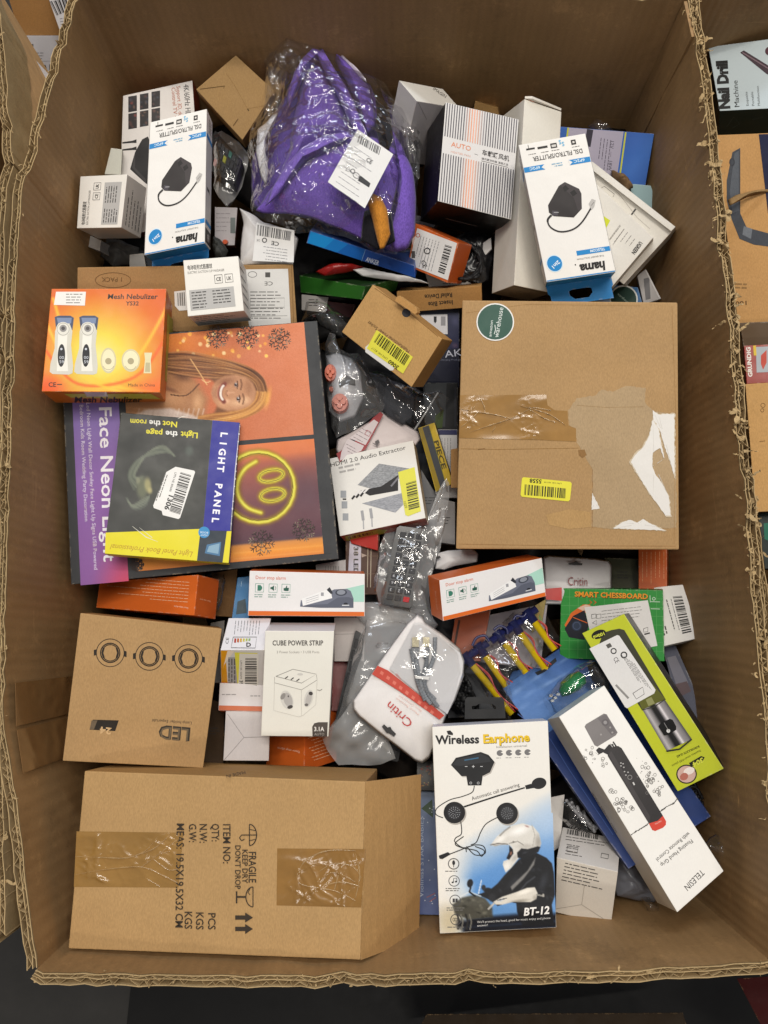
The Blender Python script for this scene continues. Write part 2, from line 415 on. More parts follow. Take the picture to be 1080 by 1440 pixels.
def frame_prism(canvas, pts, h0, h1, top=1.0):
    """raised piece on a face: outline pts in the canvas's coordinates, from height h0 to h1"""
    B = [canvas.P(*p) for p in pts]; c = sum(B, Vector()) / len(B)
    V = [p + canvas.n * h0 for p in B] + [c + (p - c) * top + canvas.n * h1 for p in B]; n = len(B)
    Fc = [tuple(range(n, 2 * n))] + [(i, (i + 1) % n, n + (i + 1) % n, n + i) for i in range(n)] + [tuple(reversed(range(n)))]
    return V, Fc
def worg(parent):
    o = Vector(); p = parent
    while p: o = o + Vector(p.location); p = p.parent
    return o
def raised(name, parent, canvas, pts, h0, h1, col, mat, top=1.0):
    V, Fc = frame_prism(canvas, pts, h0, h1, top)
    me = mesh(name, V, Fc, col, worg(parent))
    bm = bmesh.new(); bm.from_mesh(me); bmesh.ops.recalc_face_normals(bm, faces=bm.faces[:]); bm.to_mesh(me); bm.free()
    return link(name, me, mat, parent)
def tubemesh(paths, r, sides=7):
    V, Fc = [], []
    for pts in paths:
        pts = [Vector(p) for p in pts]; i0 = len(V)
        for i, p in enumerate(pts):
            d = (pts[min(i + 1, len(pts) - 1)] - pts[max(i - 1, 0)]).normalized()
            u = d.cross(Vector((0.1, 0.2, 1))).normalized(); v = d.cross(u)
            rr = r[i] if isinstance(r, (list, tuple)) else r
            for k in range(sides):
                a = 2 * math.pi * k / sides; V.append(p + (u * math.cos(a) + v * math.sin(a)) * rr)
        for i in range(len(pts) - 1):
            for k in range(sides):
                a, b = i0 + i * sides + k, i0 + i * sides + (k + 1) % sides
                Fc.append((a, b, b + sides, a + sides))
        Fc.append(tuple(range(i0, i0 + sides))); Fc.append(tuple(range(i0 + (len(pts) - 1) * sides, i0 + len(pts) * sides)))
    return V, Fc
def spline(pts, k=6):
    out = []
    P = [pts[0]] + list(pts) + [pts[-1]]
    for i in range(1, len(P) - 2):
        for j in range(k):
            t = j / k; a, b, c, d = (np.array(x, float) for x in P[i-1:i+3])
            out.append(tuple(.5 * ((2*b) + (-a + c)*t + (2*a - 5*b + 4*c - d)*t*t + (-a + 3*b - 3*c + d)*t**3)))
    out.append(tuple(pts[-1])); return out
def tube(name, parent, path, r, col, mat, sides=7, smooth=True):
    V, Fc = tubemesh([path], r, sides)
    return link(name, mesh(name, V, Fc, col, worg(parent) if parent else None), mat, parent, smooth)
def pillow(name, parent, px, D, h, mat, col='#ffffff', rings=26, n=110, crumple=0.003, fr=55, seed=0, power=2.5, under=True, flat=False, cen=None, slope=(0, 0)):
    """soft or crumpled skin over a photo outline px lying D below the camera, swelling up by h in the middle"""
    P = [np.array(p, float) for p in px]; L = [np.hypot(*(P[(i+1) % len(P)] - P[i])) for i in range(len(P))]; T = sum(L)
    bd = []
    for k in range(n):
        s = T * k / n; i = 0
        while s > L[i]: s -= L[i]; i += 1
        bd.append(P[i] + (P[(i+1) % len(P)] - P[i]) * s / L[i])
    c = np.array(cen, float) if cen else sum(bd) / n
    cw = at(c[0], c[1], D); so = Vector((seed * 3.1, seed * 1.7, seed))
    facets = mat in (FILM, FILMK, FILMW, MILK, MILK2); rw = random.Random(seed); waves = []
    for wk in range(9):
        a = rw.uniform(0, 3.1416); f = fr * rw.choice((.25, .4, .6, .9, 1.3)); waves.append((math.cos(a) * f, math.sin(a) * f, .42 * fr * .5 / f * rw.uniform(.6, 1.2), rw.random()))
    V, Fc = [], []
    def pt(rr, b, up):
        p = c + (b - c) * rr; w0 = at(p[0], p[1], D); w0 = w0 + Vector((0, 0, slope[0] * (w0.x - cw.x) + slope[1] * (w0.y - cw.y)))
        q = w0 + so
        if facets:
            wq = w0 + Vector((noise.noise(q * 14), noise.noise(q * 14 + Vector((7, 3, 0))), 0)) * .016; cr = 0
            for fx, fy, am, ph in waves: cr += am * (abs(((wq.x * fx + wq.y * fy + ph) % 1) * 2 - 1) - .5)
            cr += .25 * noise.noise(q * fr)
        else: cr = abs(noise.noise(q * fr)) * 1.2 + .5 * abs(noise.noise(q * fr * 2.3)) - .45 if crumple else 0
        w0.z += up * h * (1 - rr ** power) + crumple * cr * (1 if up else .3)
        if crumple: w0 += Vector((noise.noise(q * fr * .7 + Vector((9, 0, 0))), noise.noise(q * fr * .7 + Vector((0, 9, 0))), 0)) * crumple * .8
        return w0
    V.append(pt(0, bd[0], 1))
    for j in range(1, rings + 1):
        for k in range(n): V.append(pt(j / rings, bd[k], 1))
    for k in range(n): Fc.append((0, 1 + k, 1 + (k + 1) % n))
    for j in range(rings - 1):
        for k in range(n):
            a, b = 1 + j * n + k, 1 + j * n + (k + 1) % n; Fc.append((a, a + n, b + n, b))
    if under:
        i0 = len(V); V.append(cw - Vector((0, 0, .004))); e = 1 + (rings - 1) * n
        for k in range(n): Fc.append((i0, e + (k + 1) % n, e + k))
    org = worg(parent) if parent else None
    return link(name, mesh(name, V, Fc, col, org), mat, parent, not flat)
def jag(pts, amp=.7, step=3.0, seed=1):
    """torn outline: points along each edge pushed in and out"""
    rn = random.Random(seed); out = []
    for a, b in zip(pts, pts[1:] + pts[:1]):
        L = math.hypot(b[0] - a[0], b[1] - a[1]); k = max(1, int(L / step)); nx, ny = -(b[1] - a[1]) / (L or 1), (b[0] - a[0]) / (L or 1)
        for i in range(k):
            t = (i + (rn.uniform(-.3, .3) if i else 0)) / k; o = rn.uniform(-amp, amp) if i else rn.uniform(-amp, amp) * .4
            out.append((a[0] + (b[0] - a[0]) * t + nx * o, a[1] + (b[1] - a[1]) * t + ny * o))
    return out
# ------------------------------------------------------------------ the setting and the big corrugated bins
def floor_shade():
    m, nt, b = newmat('concrete'); L = nt.links
    pos = N(nt, 'ShaderNodeNewGeometry').outputs['Position']
    c = N(nt, 'ShaderNodeRGB'); c.outputs[0].default_value = (*lin('#34322f'), 1)
    L.new(vmul(nt, c.outputs[0], maprange(nt, noisenode(nt, pos, 7, 8, .7), .25, .75, .7, 1.25)), b.inputs['Base Color'])
    b.inputs['Roughness'].default_value = .7
    return m
fl = link('floor', mesh('floor', [(-6, -6, 0), (6, -6, 0), (6, 6, 0), (-6, 6, 0)], [(0, 1, 2, 3)]), floor_shade())
fl['kind'] = 'structure'

RIM = 0.70
def flat2(p): return np.array((p.x, p.y))
def ribbon(pts, th, ztop, zbot, closed=False):
    """a standing strip of board along 2-D points, th thick"""
    V, Fc = [], []; n = len(pts)
    for i in range(n):
        a = pts[max(i - 1, 0)]; b = pts[min(i + 1, n - 1)]; d = b - a; d = d / (np.hypot(*d) or 1); nn = np.array((-d[1], d[0])) * th / 2
        zt = ztop(i) if callable(ztop) else ztop
        for s in (1, -1):
            V.append((*(pts[i] + s * nn), zt)); V.append((*(pts[i] + s * nn), zbot))
    for i in range(n - 1):
        a = i * 4; b = a + 4
        Fc += [(a, b, b + 1, a + 1), (a + 3, b + 3, b + 2, a + 2), (a, a + 2, b + 2, b)]
    Fc += [(0, 1, 3, 2), ((n - 1) * 4, (n - 1) * 4 + 2, (n - 1) * 4 + 3, (n - 1) * 4 + 1)]
    return V, Fc
def resample(P, step):
    out = [P[0]]
    for a, b in zip(P, P[1:]):
        L = np.hypot(*(b - a)); k = max(1, int(round(L / step)))
        out += [a + (b - a) * (i + 1) / k for i in range(k)]
    return out
def make_bin(name, label, cat, panels, thick, depth, zr, fibres, mat, pitch=0.0098, group=None, seed=0):
    """panels: list of photo-pixel polylines of the inner rim, each one side of the bin, running anticlockwise seen from above the photo"""
    rn = random.Random(seed)
    allp = [flat2(at(x, y, CAM.z - zr)) for pl in panels for x, y in pl]
    cen = sum(allp) / len(allp)
    root = thing(name, label, cat, (cen[0], cen[1], zr - depth), group); org = Vector(root.location)
    fV, fF, tV, tF, lV, lF = [], [], [], [], [], []
    def join(V, Fc, VV, FF):
        i0 = len(VV); VV += [tuple(v) for v in V]; FF += [tuple(i + i0 for i in f) for f in Fc]
    for pl in panels:
        P = resample([flat2(at(x, y, CAM.z - zr)) for x, y in pl], 0.012)
        n = len(P); out = []
        for i in range(n):
            a, b = P[max(i - 1, 0)], P[min(i + 1, n - 1)]; d = b - a; d = d / (np.hypot(*d) or 1); nn = np.array((-d[1], d[0]))
            if nn.dot(P[i] - cen) < 0: nn = -nn
            out.append(nn)
        jag = [abs(noise.noise(Vector((p[0] * 60, p[1] * 60, seed)))) * .005 + rn.uniform(0, .0018) + (.004 if rn.random() < .06 else 0) for p in P]
        wob = [noise.noise(Vector((p[0] * 35, p[1] * 35, seed + 5))) * .0022 for p in P]
        # solid wall: inner skin, outer skin, closed 24 mm under the rim
        V, Fc = [], []; rows = [0.0, .012, .024, .05, .09, .14, .2, .28, .4, depth]; m = len(rows)
        for i in range(n):
            for r in rows:
                k = min(1, r / .1) * .0035
                wv = -abs(noise.noise(Vector((P[i][0] * 6, P[i][1] * 6, r * 7 + seed)))) * k * 1.6
                p = P[i] + out[i] * (wv + (wob[i] if r < .1 else 0)); V.append((p[0], p[1], zr - r - (jag[i] if r == 0 else 0)))
        for i in range(n - 1):
            for j in range(m - 1):
                a = i * m + j; Fc.append((a, a + 1, a + m + 1, a + m))
        i0 = len(V)
        for i in range(n):
            p, q = P[i] + out[i] * .0005, P[i] + out[i] * thick
            V += [(p[0], p[1], zr - .060), (q[0], q[1], zr - .060), (q[0], q[1], zr - depth)]
        for i in range(n - 1):
            a = i0 + i * 3; Fc += [(a, a + 3, a + 4, a + 1), (a + 1, a + 4, a + 5, a + 2)]
        o = link('wall_panel', mesh('wall_panel', V, Fc, None, org), mat, root, True)
        # liners and fluting that show in the cut edge
        for f, dz in ((.12, 0), (.5, .0015), (1.0, .0005)):
            pts = [P[i] + out[i] * (thick * f + wob[i]) for i in range(n)]
            join(*ribbon(pts, .0008, lambda i: zr - jag[i] - dz + rn.uniform(-.0008, .0008) + .0004, zr - .062), lV, lF)
        for f0, f1, ph in ((.16, .47, 0), (.53, .97, .5)):
            L = np.cumsum([0] + [np.hypot(*(P[i+1] - P[i])) for i in range(n - 1)])
            k = int(L[-1] / (pitch / 2)); pts = []
            for j in range(k + 1):
                s = L[-1] * j / k; i = min(int(np.searchsorted(L, s, 'right')) - 1, n - 2); t = (s - L[i]) / (L[i+1] - L[i])
                f = max(.14, (f0 if j % 2 else f1) + rn.uniform(-.13, .13))
                sh = rn.uniform(-.0022, .0022)
                p = P[i] * (1 - t) + P[i+1] * t + (P[i+1] - P[i]) / (L[i+1] - L[i]) * sh
                pts.append(p + (out[i] * (1 - t) + out[i+1] * t) * thick * f + (out[i] * (1 - t) + out[i+1] * t) * (wob[i] * (1 - t) + wob[i+1] * t))
            join(*ribbon(pts, .00045, lambda i: zr - .0008 - rn.uniform(0, .0034) - (.008 if rn.random() < .12 else 0), zr - .062), fV, fF)
        # torn curls of paper standing off the edge
        for i in range(n - 1):
            for _ in range(4):
                dens = fibres(pl, i / n)
                if rn.random() > dens: continue
                t = rn.random(); p = P[i] * (1 - t) + P[i+1] * t + out[i] * thick * rn.uniform(-.1, 1.1)
                big = rn.random() < dens * .4
                ln = rn.uniform(.006, .019) if big else rn.uniform(.003, .009); wd = rn.uniform(.0015, .006) if big else rn.uniform(.0006, .0022)
                az = rn.uniform(0, 6.28); el = rn.uniform(-.3, 1.0); pos = Vector((p[0], p[1], zr - rn.uniform(.0, .006)))
                K = 8; st = len(tV); tw = rn.uniform(-1, 1)
                for k in range(K + 1):
                    d = Vector((math.cos(az) * math.cos(el), math.sin(az) * math.cos(el), math.sin(el)))
                    sd = Vector((-math.sin(az + tw * k * .3), math.cos(az + tw * k * .3), rn.uniform(-.5, .5))) * wd * (.5 if k in (0, K) else rn.uniform(.7, 1.1)) / 2
                    tV.append(tuple(pos + sd)); tV.append(tuple(pos - sd)); pos = pos + d * ln / K
                    az += rn.uniform(-.9, .9); el += rn.uniform(-.9, .7)
                for k in range(K): a = st + 2 * k; tF.append((a, a + 1, a + 3, a + 2))
    for nm, VV, FF in (('liner_edge', lV, lF), ('fluting', fV, fF), ('torn_fibre', tV, tF)):
        if VV:
            o = link(nm, mesh(nm, VV, FF, None, org), FLUTE, root); o['kind'] = 'stuff'
    return root

LEFT0 = [(118, -6), (113, -5), (106, 2), (80, 96), (42, 236), (37, 246)]
LEFT1 = [(37, 246), (30, 270), (22, 420), (15, 600), (9, 800), (6, 1000), (8, 1026)]
LEFT2 = [(8, 1026), (22, 1125), (49, 1346), (52, 1362)]
FRONT = [(52, 1362), (60, 1368), (215, 1371), (423, 1372), (620, 1368), (840, 1366), (1072, 1355), (1084, 1352)]
RIGHT = [(1084, 1352), (1087, 1340), (1085, 1250), (1079, 1100), (1075, 1000), (1065, 917), (1057, 833), (1050, 708), (1040, 625), (1032, 544), (1022, 427), (1010, 330), (995, 186), (977, 39), (968, -3)]
BACK = [(968, -3), (700, -8), (400, -9), (118, -6)]
def fib(pl, t):
    if pl is RIGHT: return .3 if t < .12 else .95
    if pl is FRONT: return .16
    if pl is BACK: return .10
    return .22
main_bin = make_bin('cardboard_bin', 'large open corrugated cardboard bin with torn rim, full of small packages', 'bin',
                    [LEFT0, LEFT1, LEFT2, FRONT, RIGHT, BACK], .0098, .62, CAM.z - RIM, fib, BIN, seed=1)
def wallstrip(name, parent, a, b, zt, zb, off, th, mat, col=None, rows=1):
    """a strip standing against a bin wall from photo rim points a to b"""
    A, B = flat2(at(*a, RIM)), flat2(at(*b, RIM)); d = (B - A) / np.hypot(*(B - A)); nn = np.array((-d[1], d[0]))
    C = np.array(((main_bin.location.x, main_bin.location.y)))
    if nn.dot(C - A) < 0: nn = -nn
    V = []
    for z in (zt, zb):
        for p, o in ((A, off), (B, off), (B, off + th), (A, off + th)):
            q = p + nn * o; V.append((q[0], q[1], z))
    return link(name, mesh(name, V, [(0, 1, 2, 3), (7, 6, 5, 4), (0, 4, 5, 1), (1, 5, 6, 2), (2, 6, 7, 3), (3, 7, 4, 0)], col, worg(parent)), mat, parent)
ZR = CAM.z - RIM
wallstrip('glue_flap', main_bin, (969, -2), (980, 48), ZR - .003, ZR - .55, .001, .0035, BIN)
wallstrip('packing_tape', main_bin, (7, 962), (8, 1024), ZR - .012, ZR - .4, .0035, .0004, TAPE, '#7c5c38')
wallstrip('packing_tape', main_bin, (9, 1030), (18, 1092), ZR - .012, ZR - .4, .0035, .0004, TAPE, '#7c5c38')
# floor of the bin under the pile
bf = [flat2(at(x, y, RIM)) for pl in (LEFT0, LEFT1, LEFT2, FRONT, RIGHT, BACK) for x, y in pl[:-1]]
link('bin_bottom', mesh('bin_bottom', [(p[0], p[1], ZR - .60) for p in bf], [tuple(range(len(bf)))], None, worg(main_bin)), BIN, main_bin)

nb_left = make_bin('cardboard_bin', '-', 'bin',
                   [[(-80, -120), (-14, 20), (-4, 120), (3, 228)], [(3, 228), (-6, 262), (-16, 600), (-16, 1000), (-10, 1318)], [(-10, 1318), (-500, 1330)], [(-500, 1330), (-500, -140)], [(-500, -140), (-80, -120)]],
                   .0098, .70, CAM.z - .70, lambda p, t: .25, BIN, seed=4)
nb_left['label'] = 'neighbouring cardboard bin along the outside of the grey floor corner, only its plain side showing'
nb_right = make_bin('cardboard_bin', 'neighbouring cardboard bin holding the nail drill box and brown clipper box', 'bin',
                    [[(1480, -20), (1260, -22), (985, -16)], [(985, -16), (990, 60), (1000, 190), (1010, 330), (1028, 440), (1040, 560), (1052, 640), (1070, 740), (1082, 850), (1090, 980), (1104, 1150), (1112, 1350)], [(1112, 1350), (1480, 1360)], [(1480, 1360), (1480, -20)]],
                    .0098, .56, CAM.z - .76, lambda p, t: .5, BIN, seed=6)
# ------------------------------------------------------------------ cartons and their print
WH = '#e6e2da'; WS = '#dcd8d0'; KR = '#b5895a'; KD = '#a67d50'; BK = '#1d1b1a'; INKC = '#24211f'; ORG = '#cf6426'
def lerp2(a, b, t): return (a[0] + (b[0] - a[0]) * t, a[1] + (b[1] - a[1]) * t)
def torn(*a, **k): return jag(*a, **k)
def label_on(car, face, q, col, name='paper_label', lift=.0005, mat=None):
    c = car.face(face, lift); c.poly(q, col); c.lbl = (name, mat or PAPER); return c
def done(c, car): return c.build(c.lbl[0], car.thing, c.lbl[1])

# --- large cardboard carton, bottom left (item / fragile marks)
c = Carton('cardboard_box', 'long brown shipping carton with FRAGILE KEEP DRY marks and two taped patches', 'box',
           [(119, 1084), (514, 1099), (507, 1350), (96, 1334)], (44, -34), .11, .735, dict(f='#ae8b5d', r='#ab875d', t='#a5804f'), mat=KRAFT, bev=.0012)
f = c.face('f', .0007)
for t, a, b in (('ITEM NO:', (314, 1158), (314, 1214)), ('QTY:', (298, 1158), (298, 1183)), ('N.W:', (281, 1158), (281, 1185)), ('G.W:', (266, 1158), (266, 1184)),
                ('MEAS: 19.5X19.5X32 CM', (249, 1157), (247, 1304)), ('PCS', (293, 1283), (293, 1307)), ('KGS', (276, 1282), (276, 1307)), ('KGS', (260, 1281), (260, 1306)),
                ('FRAGILE', (350, 1197), (350, 1241)), ('KEEP DRY', (341, 1194), (341, 1242)), ("DON'T DROP", (331, 1188), (331, 1250))):
    f.tline(a, b, t, 15 if 'D' not in t or 'M' in t else 11, '#3a3128', bold=.012)
for y in (1290, 1306):
    f.poly([(331, y - 3), (345, y - 3), (345, y - 7), (356, y), (345, y + 7), (345, y + 3), (331, y + 3)], '#3a3128')
f.ring(351, 1174, 10, 15, 1.4, '#3a3128', n=20, a0=-90, a1=90); f.line([(351, 1159), (351, 1189)], 1.3, '#3a3128')
f.line([(351, 1174), (362, 1174)], 1.3, '#3a3128'); f.line([(351, 1174), (340, 1174), (337, 1178), (340, 1182), (344, 1180)], 1.4, '#3a3128')
f.line([(351, 1166), (360, 1168)], 1, '#3a3128'); f.line([(351, 1182), (360, 1180)], 1, '#3a3128')
f.line([(356, 1247), (356, 1275)], 1.3, '#3a3128'); f.ring(356, 1261, 10, 14, 1.4, '#3a3128', n=20, a0=-90, a1=90, ang=180)
f.line([(346, 1261), (334, 1261)], 2.5, '#3a3128'); f.line([(333, 1253), (333, 1270)], 2, '#3a3128')
f.line([(352, 1249), (349, 1255), (352, 1258)], 1, '#3a3128')
f.build('printed_lettering', c.thing, KINK)
def tape(car, face, q, col='#9a7240', ridges=(), name='packing_tape', seed=1, rc='#a5855a'):
    """a strip of clear brown tape; ridges are wrinkles standing up from it"""
    cv = car.face(face, .0004); cv.poly(q, col); o = cv.build(name, car.thing, TAPE); rn = random.Random(seed); V, Fc = [], []
    g4 = q if len(q) == 4 else [q[0], q[1], q[-2], q[-1]]; nx, ny = 56, 36   # the loose, wrinkled skin of the tape
    wv = [(rn.uniform(0, 3.14), rn.choice((26, 38, 55, 80)), rn.random()) for _ in range(6)]
    for j in range(ny + 1):
        for i in range(nx + 1):
            u, v = .01 + .98 * i / nx, .01 + .98 * j / ny; x, y = lerp2(lerp2(g4[0], g4[1], u), lerp2(g4[3], g4[2], u), v); p = cv.P(x, y)
            w0 = p + Vector((noise.noise(p * 30 + Vector((seed, 0, 0))), noise.noise(p * 30 + Vector((0, seed, 5))), 0)) * .012; h = 0
            for a, f_, ph in wv:
                t = (w0.x * math.cos(a) + w0.y * math.sin(a)) * f_ + ph; h += max(0, 1 - abs((t % 1) * 2 - 1) * 6.5) * .0010
            k = min(1, 9 * min(u, 1 - u, v, 1 - v)) * max(0, min(1, .35 + 1.9 * noise.noise(p * 22 + Vector((3, seed, 0)))))
            V.append(p + cv.n * (.0005 + h * k))
    Fc = [(j * (nx + 1) + i, j * (nx + 1) + i + 1, (j + 1) * (nx + 1) + i + 1, (j + 1) * (nx + 1) + i) for j in range(ny) for i in range(nx)]
    link('wrinkled_tape', mesh('wrinkled_tape', V, Fc, col, worg(car.thing)), TAPE, car.thing, True); V, Fc = [], []
    for r in ridges:
        pts = spline(r, 6); n = len(pts); i0 = len(V)
        for i, p in enumerate(pts):
            a, b = pts[max(0, i - 1)], pts[min(n - 1, i + 1)]; d = math.hypot(b[0] - a[0], b[1] - a[1]) or 1
            env = math.sin(math.pi * (i + .3) / (n + .2)) ** .5; wd = (.4 + 1.0 * rn.random()) * env; hh = .0017 * env * rn.uniform(.5, 1.2); nx, ny = -(b[1] - a[1]) / d, (b[0] - a[0]) / d; sk = rn.uniform(-.4, .4)
            V += [cv.P(p[0] + nx * wd, p[1] + ny * wd) + cv.n * .0005, cv.P(p[0] + nx * wd * sk, p[1] + ny * wd * sk) + cv.n * (.0006 + hh), cv.P(p[0] - nx * wd, p[1] - ny * wd) + cv.n * .0005]
        for i in range(n - 1):
            a = i0 + i * 3; Fc += [(a, a + 3, a + 4, a + 1), (a + 1, a + 4, a + 5, a + 2)]
    if V: link('tape_crease', mesh('tape_crease', V, Fc, rc, worg(car.thing)), TAPE, car.thing, True)
    return o
tape(c, 'f', [(108, 1169), (258, 1171), (251, 1248), (104, 1247)], '#94703c', [[(106, 1204), (140, 1205), (178, 1206), (205, 1196), (222, 1176)], [(106, 1230), (150, 1222), (200, 1219), (232, 1232), (250, 1241)], [(178, 1206), (215, 1194), (240, 1173)], [(196, 1221), (225, 1200), (250, 1180)], [(205, 1234), (225, 1246)], [(214, 1206), (236, 1222), (250, 1222)], [(222, 1202), (240, 1196)]])
tape(c, 'f', [(390, 1193), (514, 1194), (508, 1276), (389, 1273)], '#8f6936', [[(418, 1230), (430, 1210), (460, 1196), (500, 1196)], [(418, 1232), (426, 1244), (470, 1252), (500, 1266)], [(448, 1226), (470, 1214), (496, 1218), (508, 1234)], [(448, 1240), (470, 1226), (500, 1240)], [(452, 1246), (480, 1240), (506, 1246)], [(500, 1200), (506, 1230), (500, 1262)], [(470, 1252), (476, 1230)]], seed=2)
cv = c.face('t'); cv.tline((345, 1084), (318, 1090), 'MADE IN', 6, '#4a3c2c'); cv.build('printed_lettering', c.thing, KINK)
A, B = c.q[1] + c.n * .0004, c.q[2] + c.n * .0004; E, G = at(592, 1089, .785), at(589, 1316, .80)   # the end flap, sprung open and hanging outwards
V = []; K = 8
for dz in (0, -.003):
    for i in range(K + 1):
        for j in range(5):
            u, v = i / K, j / 4; p = (A * (1 - v) + B * v) * (1 - u) + (E * (1 - v) + G * v) * u
            p = p + c.n * (.004 * math.sin(u * 3.1) + .003 * noise.noise(p * 30) * u + dz) + (E - A) * (.03 * noise.noise(Vector((v * 9, 1, 2))) if u == 1 else 0); V.append(p)
M = (K + 1) * 5; Fc = []
for i in range(K):
    for j in range(4):
        a = i * 5 + j; Fc += [(a, a + 1, a + 6, a + 5), (M + a, M + a + 5, M + a + 6, M + a + 1)]
for j in range(4): a = K * 5 + j; Fc.append((a, a + 1, M + a + 1, M + a)); Fc.append((j + 1, j, M + j, M + j + 1))
for i in range(K): a = i * 5; Fc.append((a + 5, a, M + a, M + a + 5)); Fc.append((a + 4, a + 9, M + a + 9, M + a + 4))
link('end_flap', mesh('end_flap', V, Fc, '#ac8656', worg(c.thing)), KRAFT, c.thing, False)

# --- LED lamp holder carton
c = Carton('cardboard_box', 'square brown carton printed with three round lamp outlines and upside-down LED', 'box',
           [(285.6, 1080), (88, 1070), (113, 862), (312, 884)], (8, -13), .10, .785, dict(f='#ab885c', b='#a37a4a', l='#a37a4a'), mat=KRAFT, bev=.001)
f = c.face()
for x, y in ((155, 918), (210, 923), (265, 926)):
    for r, wd in ((19.5, 1), (13.5, 1.6), (11.5, 1.2)): f.ring(x, y, r, r, wd, '#2d2721')
    for sg in (-1, 1):
        f.poly([(x + sg * 19, y - 4 + sg), (x + sg * 23, y - 3 + sg), (x + sg * 23, y + 5 + sg), (x + sg * 19, y + 4 + sg)], '#2d2721')
        f.line([(x + sg * 9, y - 7), (x + sg * 11, y), (x + sg * 9, y + 7)], 2.6, '#2d2721')
f.tline((269, 1024), (224, 1020), 'LED', 26, '#3a332b', bold=.03); f.tline((267, 1025.3), (226, 1021.5), 'LED', 26, '#6a5a45', bold=.0)
f.tline((270, 1015), (214, 1011), 'Lamp holder Expertsbl', 6, '#4c4032')
f.poly([(131, 1012), (167, 1013), (162, 1028), (126, 1026)], '#2d2721'); f.poly([(129, 1013), (137, 1013), (132, 1026), (126, 1025.5)], '#6b5b48')
f.tline((157, 1024), (141, 1022), '24', 13, '#c9a577', bold=.03)
f.build('printed_lettering', c.thing, KINK)

# --- amazon warehouse carton
c = Carton('cardboard_box', 'biggest flat brown carton with a round dark green sticker and torn white label remains', 'box',
           [(650, 422), (953, 425), (955, 773), (641, 772)], (-2, 9), .105, .762, dict(f='#ab895e', b='#a37a4c', l='#96714a'), mat=KRAFT, bev=.0016)
f = c.face()
f.poly(jag([(811, 560), (838, 556), (846, 548), (862, 551), (880, 543), (908, 545), (907, 566), (918, 578), (948, 582), (951, 640), (951, 742), (862, 744), (832, 741), (833, 660), (822, 640), (811, 622), (810, 602), (800, 598), (799, 577)], .9, 4), '#ab9270')
f.poly([(768, 724), (800, 716), (830, 720), (832, 741), (800, 744), (772, 738)], '#b4905f')
f.line([(648, 631), (700, 632), (814, 630)], .6, '#94703f'); f.line([(672, 632), (682, 631)], 1.2, '#7c5c34')
f.line([(811, 570), (852, 573), (905, 572)], .5, '#94764c'); f.line([(655, 440), (740, 428), (900, 430)], .4, '#a07b4c')
f.line([(833, 660), (834, 700), (833, 742)], .6, '#947048'); f.line([(645, 765), (760, 767), (950, 768)], .7, '#9a744a'); f.line([(945, 430), (950, 570), (948, 765)], .6, '#a07c50')
f.poly([(813, 633), (822, 632), (825, 640), (819, 644), (814, 640)], '#8d6a40')
f.build('torn_liner', c.thing, KINK)
cv = c.face('f', .0005)
for pts in ([(918, 577), (926, 583), (948, 582), (948.5, 672), (944, 655), (936, 632), (928, 606), (919, 592)],
            [(918, 590), (926, 604), (929, 622), (934, 645), (928, 630), (918, 637), (917, 655), (921, 666), (931, 680), (940, 697), (943, 725), (936, 725), (918, 700), (900, 672), (887, 650), (893, 640), (905, 628), (913, 612)],
            [(833, 693), (838, 704), (843, 715), (832, 717)], [(862, 743), (874, 735), (886, 731), (896, 735), (904, 730), (912, 735), (924, 741), (935, 746)]):
    mx_, my_ = sum(p[0] for p in pts) / len(pts), sum(p[1] for p in pts) / len(pts)
    cv.poly(jag([(mx_ + (x - mx_) * 1.07, my_ + (y - my_) * 1.03) for x, y in pts], 1.1, 2.5, 5), '#c4b49a'); cv.poly(jag(pts, .6, 3), '#dedad4')
    for k_ in range(5): i_ = (k_ * 3) % len(pts); cv.line([lerp2(pts[i_], (mx_, my_), .1), lerp2(pts[i_], (mx_, my_), .7)], [.2, .7][:2], '#c9c4bc')  # short grey lines painted as shading on the torn paper
cv.build('label_remnant', c.thing, PAPER)
tape(c, 'f', [(647, 556), (768, 555), (770, 570), (780, 577), (798, 578), (799, 598), (810, 603), (810, 621), (766, 619), (646, 616)], '#9a7440',
     [[(648, 583), (672, 580), (700, 584), (722, 590)], [(660, 608), (690, 598), (720, 588), (745, 575)], [(648, 601), (662, 590), (672, 580)], [(731, 571), (752, 576), (775, 584), (795, 598)], [(742, 574), (765, 588), (782, 594)], [(675, 558), (682, 575), (680, 583)], [(740, 572), (775, 577)], [(692, 608), (697, 600)], [(648, 575), (662, 577), (668, 570)]], rc='#aa8a5e')
cv = c.face('f', .0006); cv.ell(696.5, 453, 26.5, 26.5, '#e8e6e2'); cv.ell(696.5, 453, 24.8, 24.8, '#2c5346')
cv.tline((701, 475), (708, 433), 'warehouse', 10, '#dfe5e0', bold=.0); cv.tline((691, 474), (693.5, 451), 'amazon', 6, '#dfe5e0'); cv.line([(695, 470), (697, 464), (696, 457)], 1, '#dfe5e0')
cv.build('round_sticker', c.thing, PAPER)
cv = c.face('f', .0006); cv.poly([(736, 671), (802, 677.5), (804, 680), (801.5, 703), (799, 705), (734, 698.5), (732, 696), (734, 673)], '#e2da3c')
cv.bars([(738, 681), (797, 687), (796, 701), (737, 696)], 26, '#2a2812'); cv.tline((762, 674.5), (745, 673), '5558', 8, '#1e1c10', bold=.03); cv.tline((790, 679), (765, 677), 'LPN HK 46144', 3, '#3a3818')
cv.build('barcode_label', c.thing, PAPER)

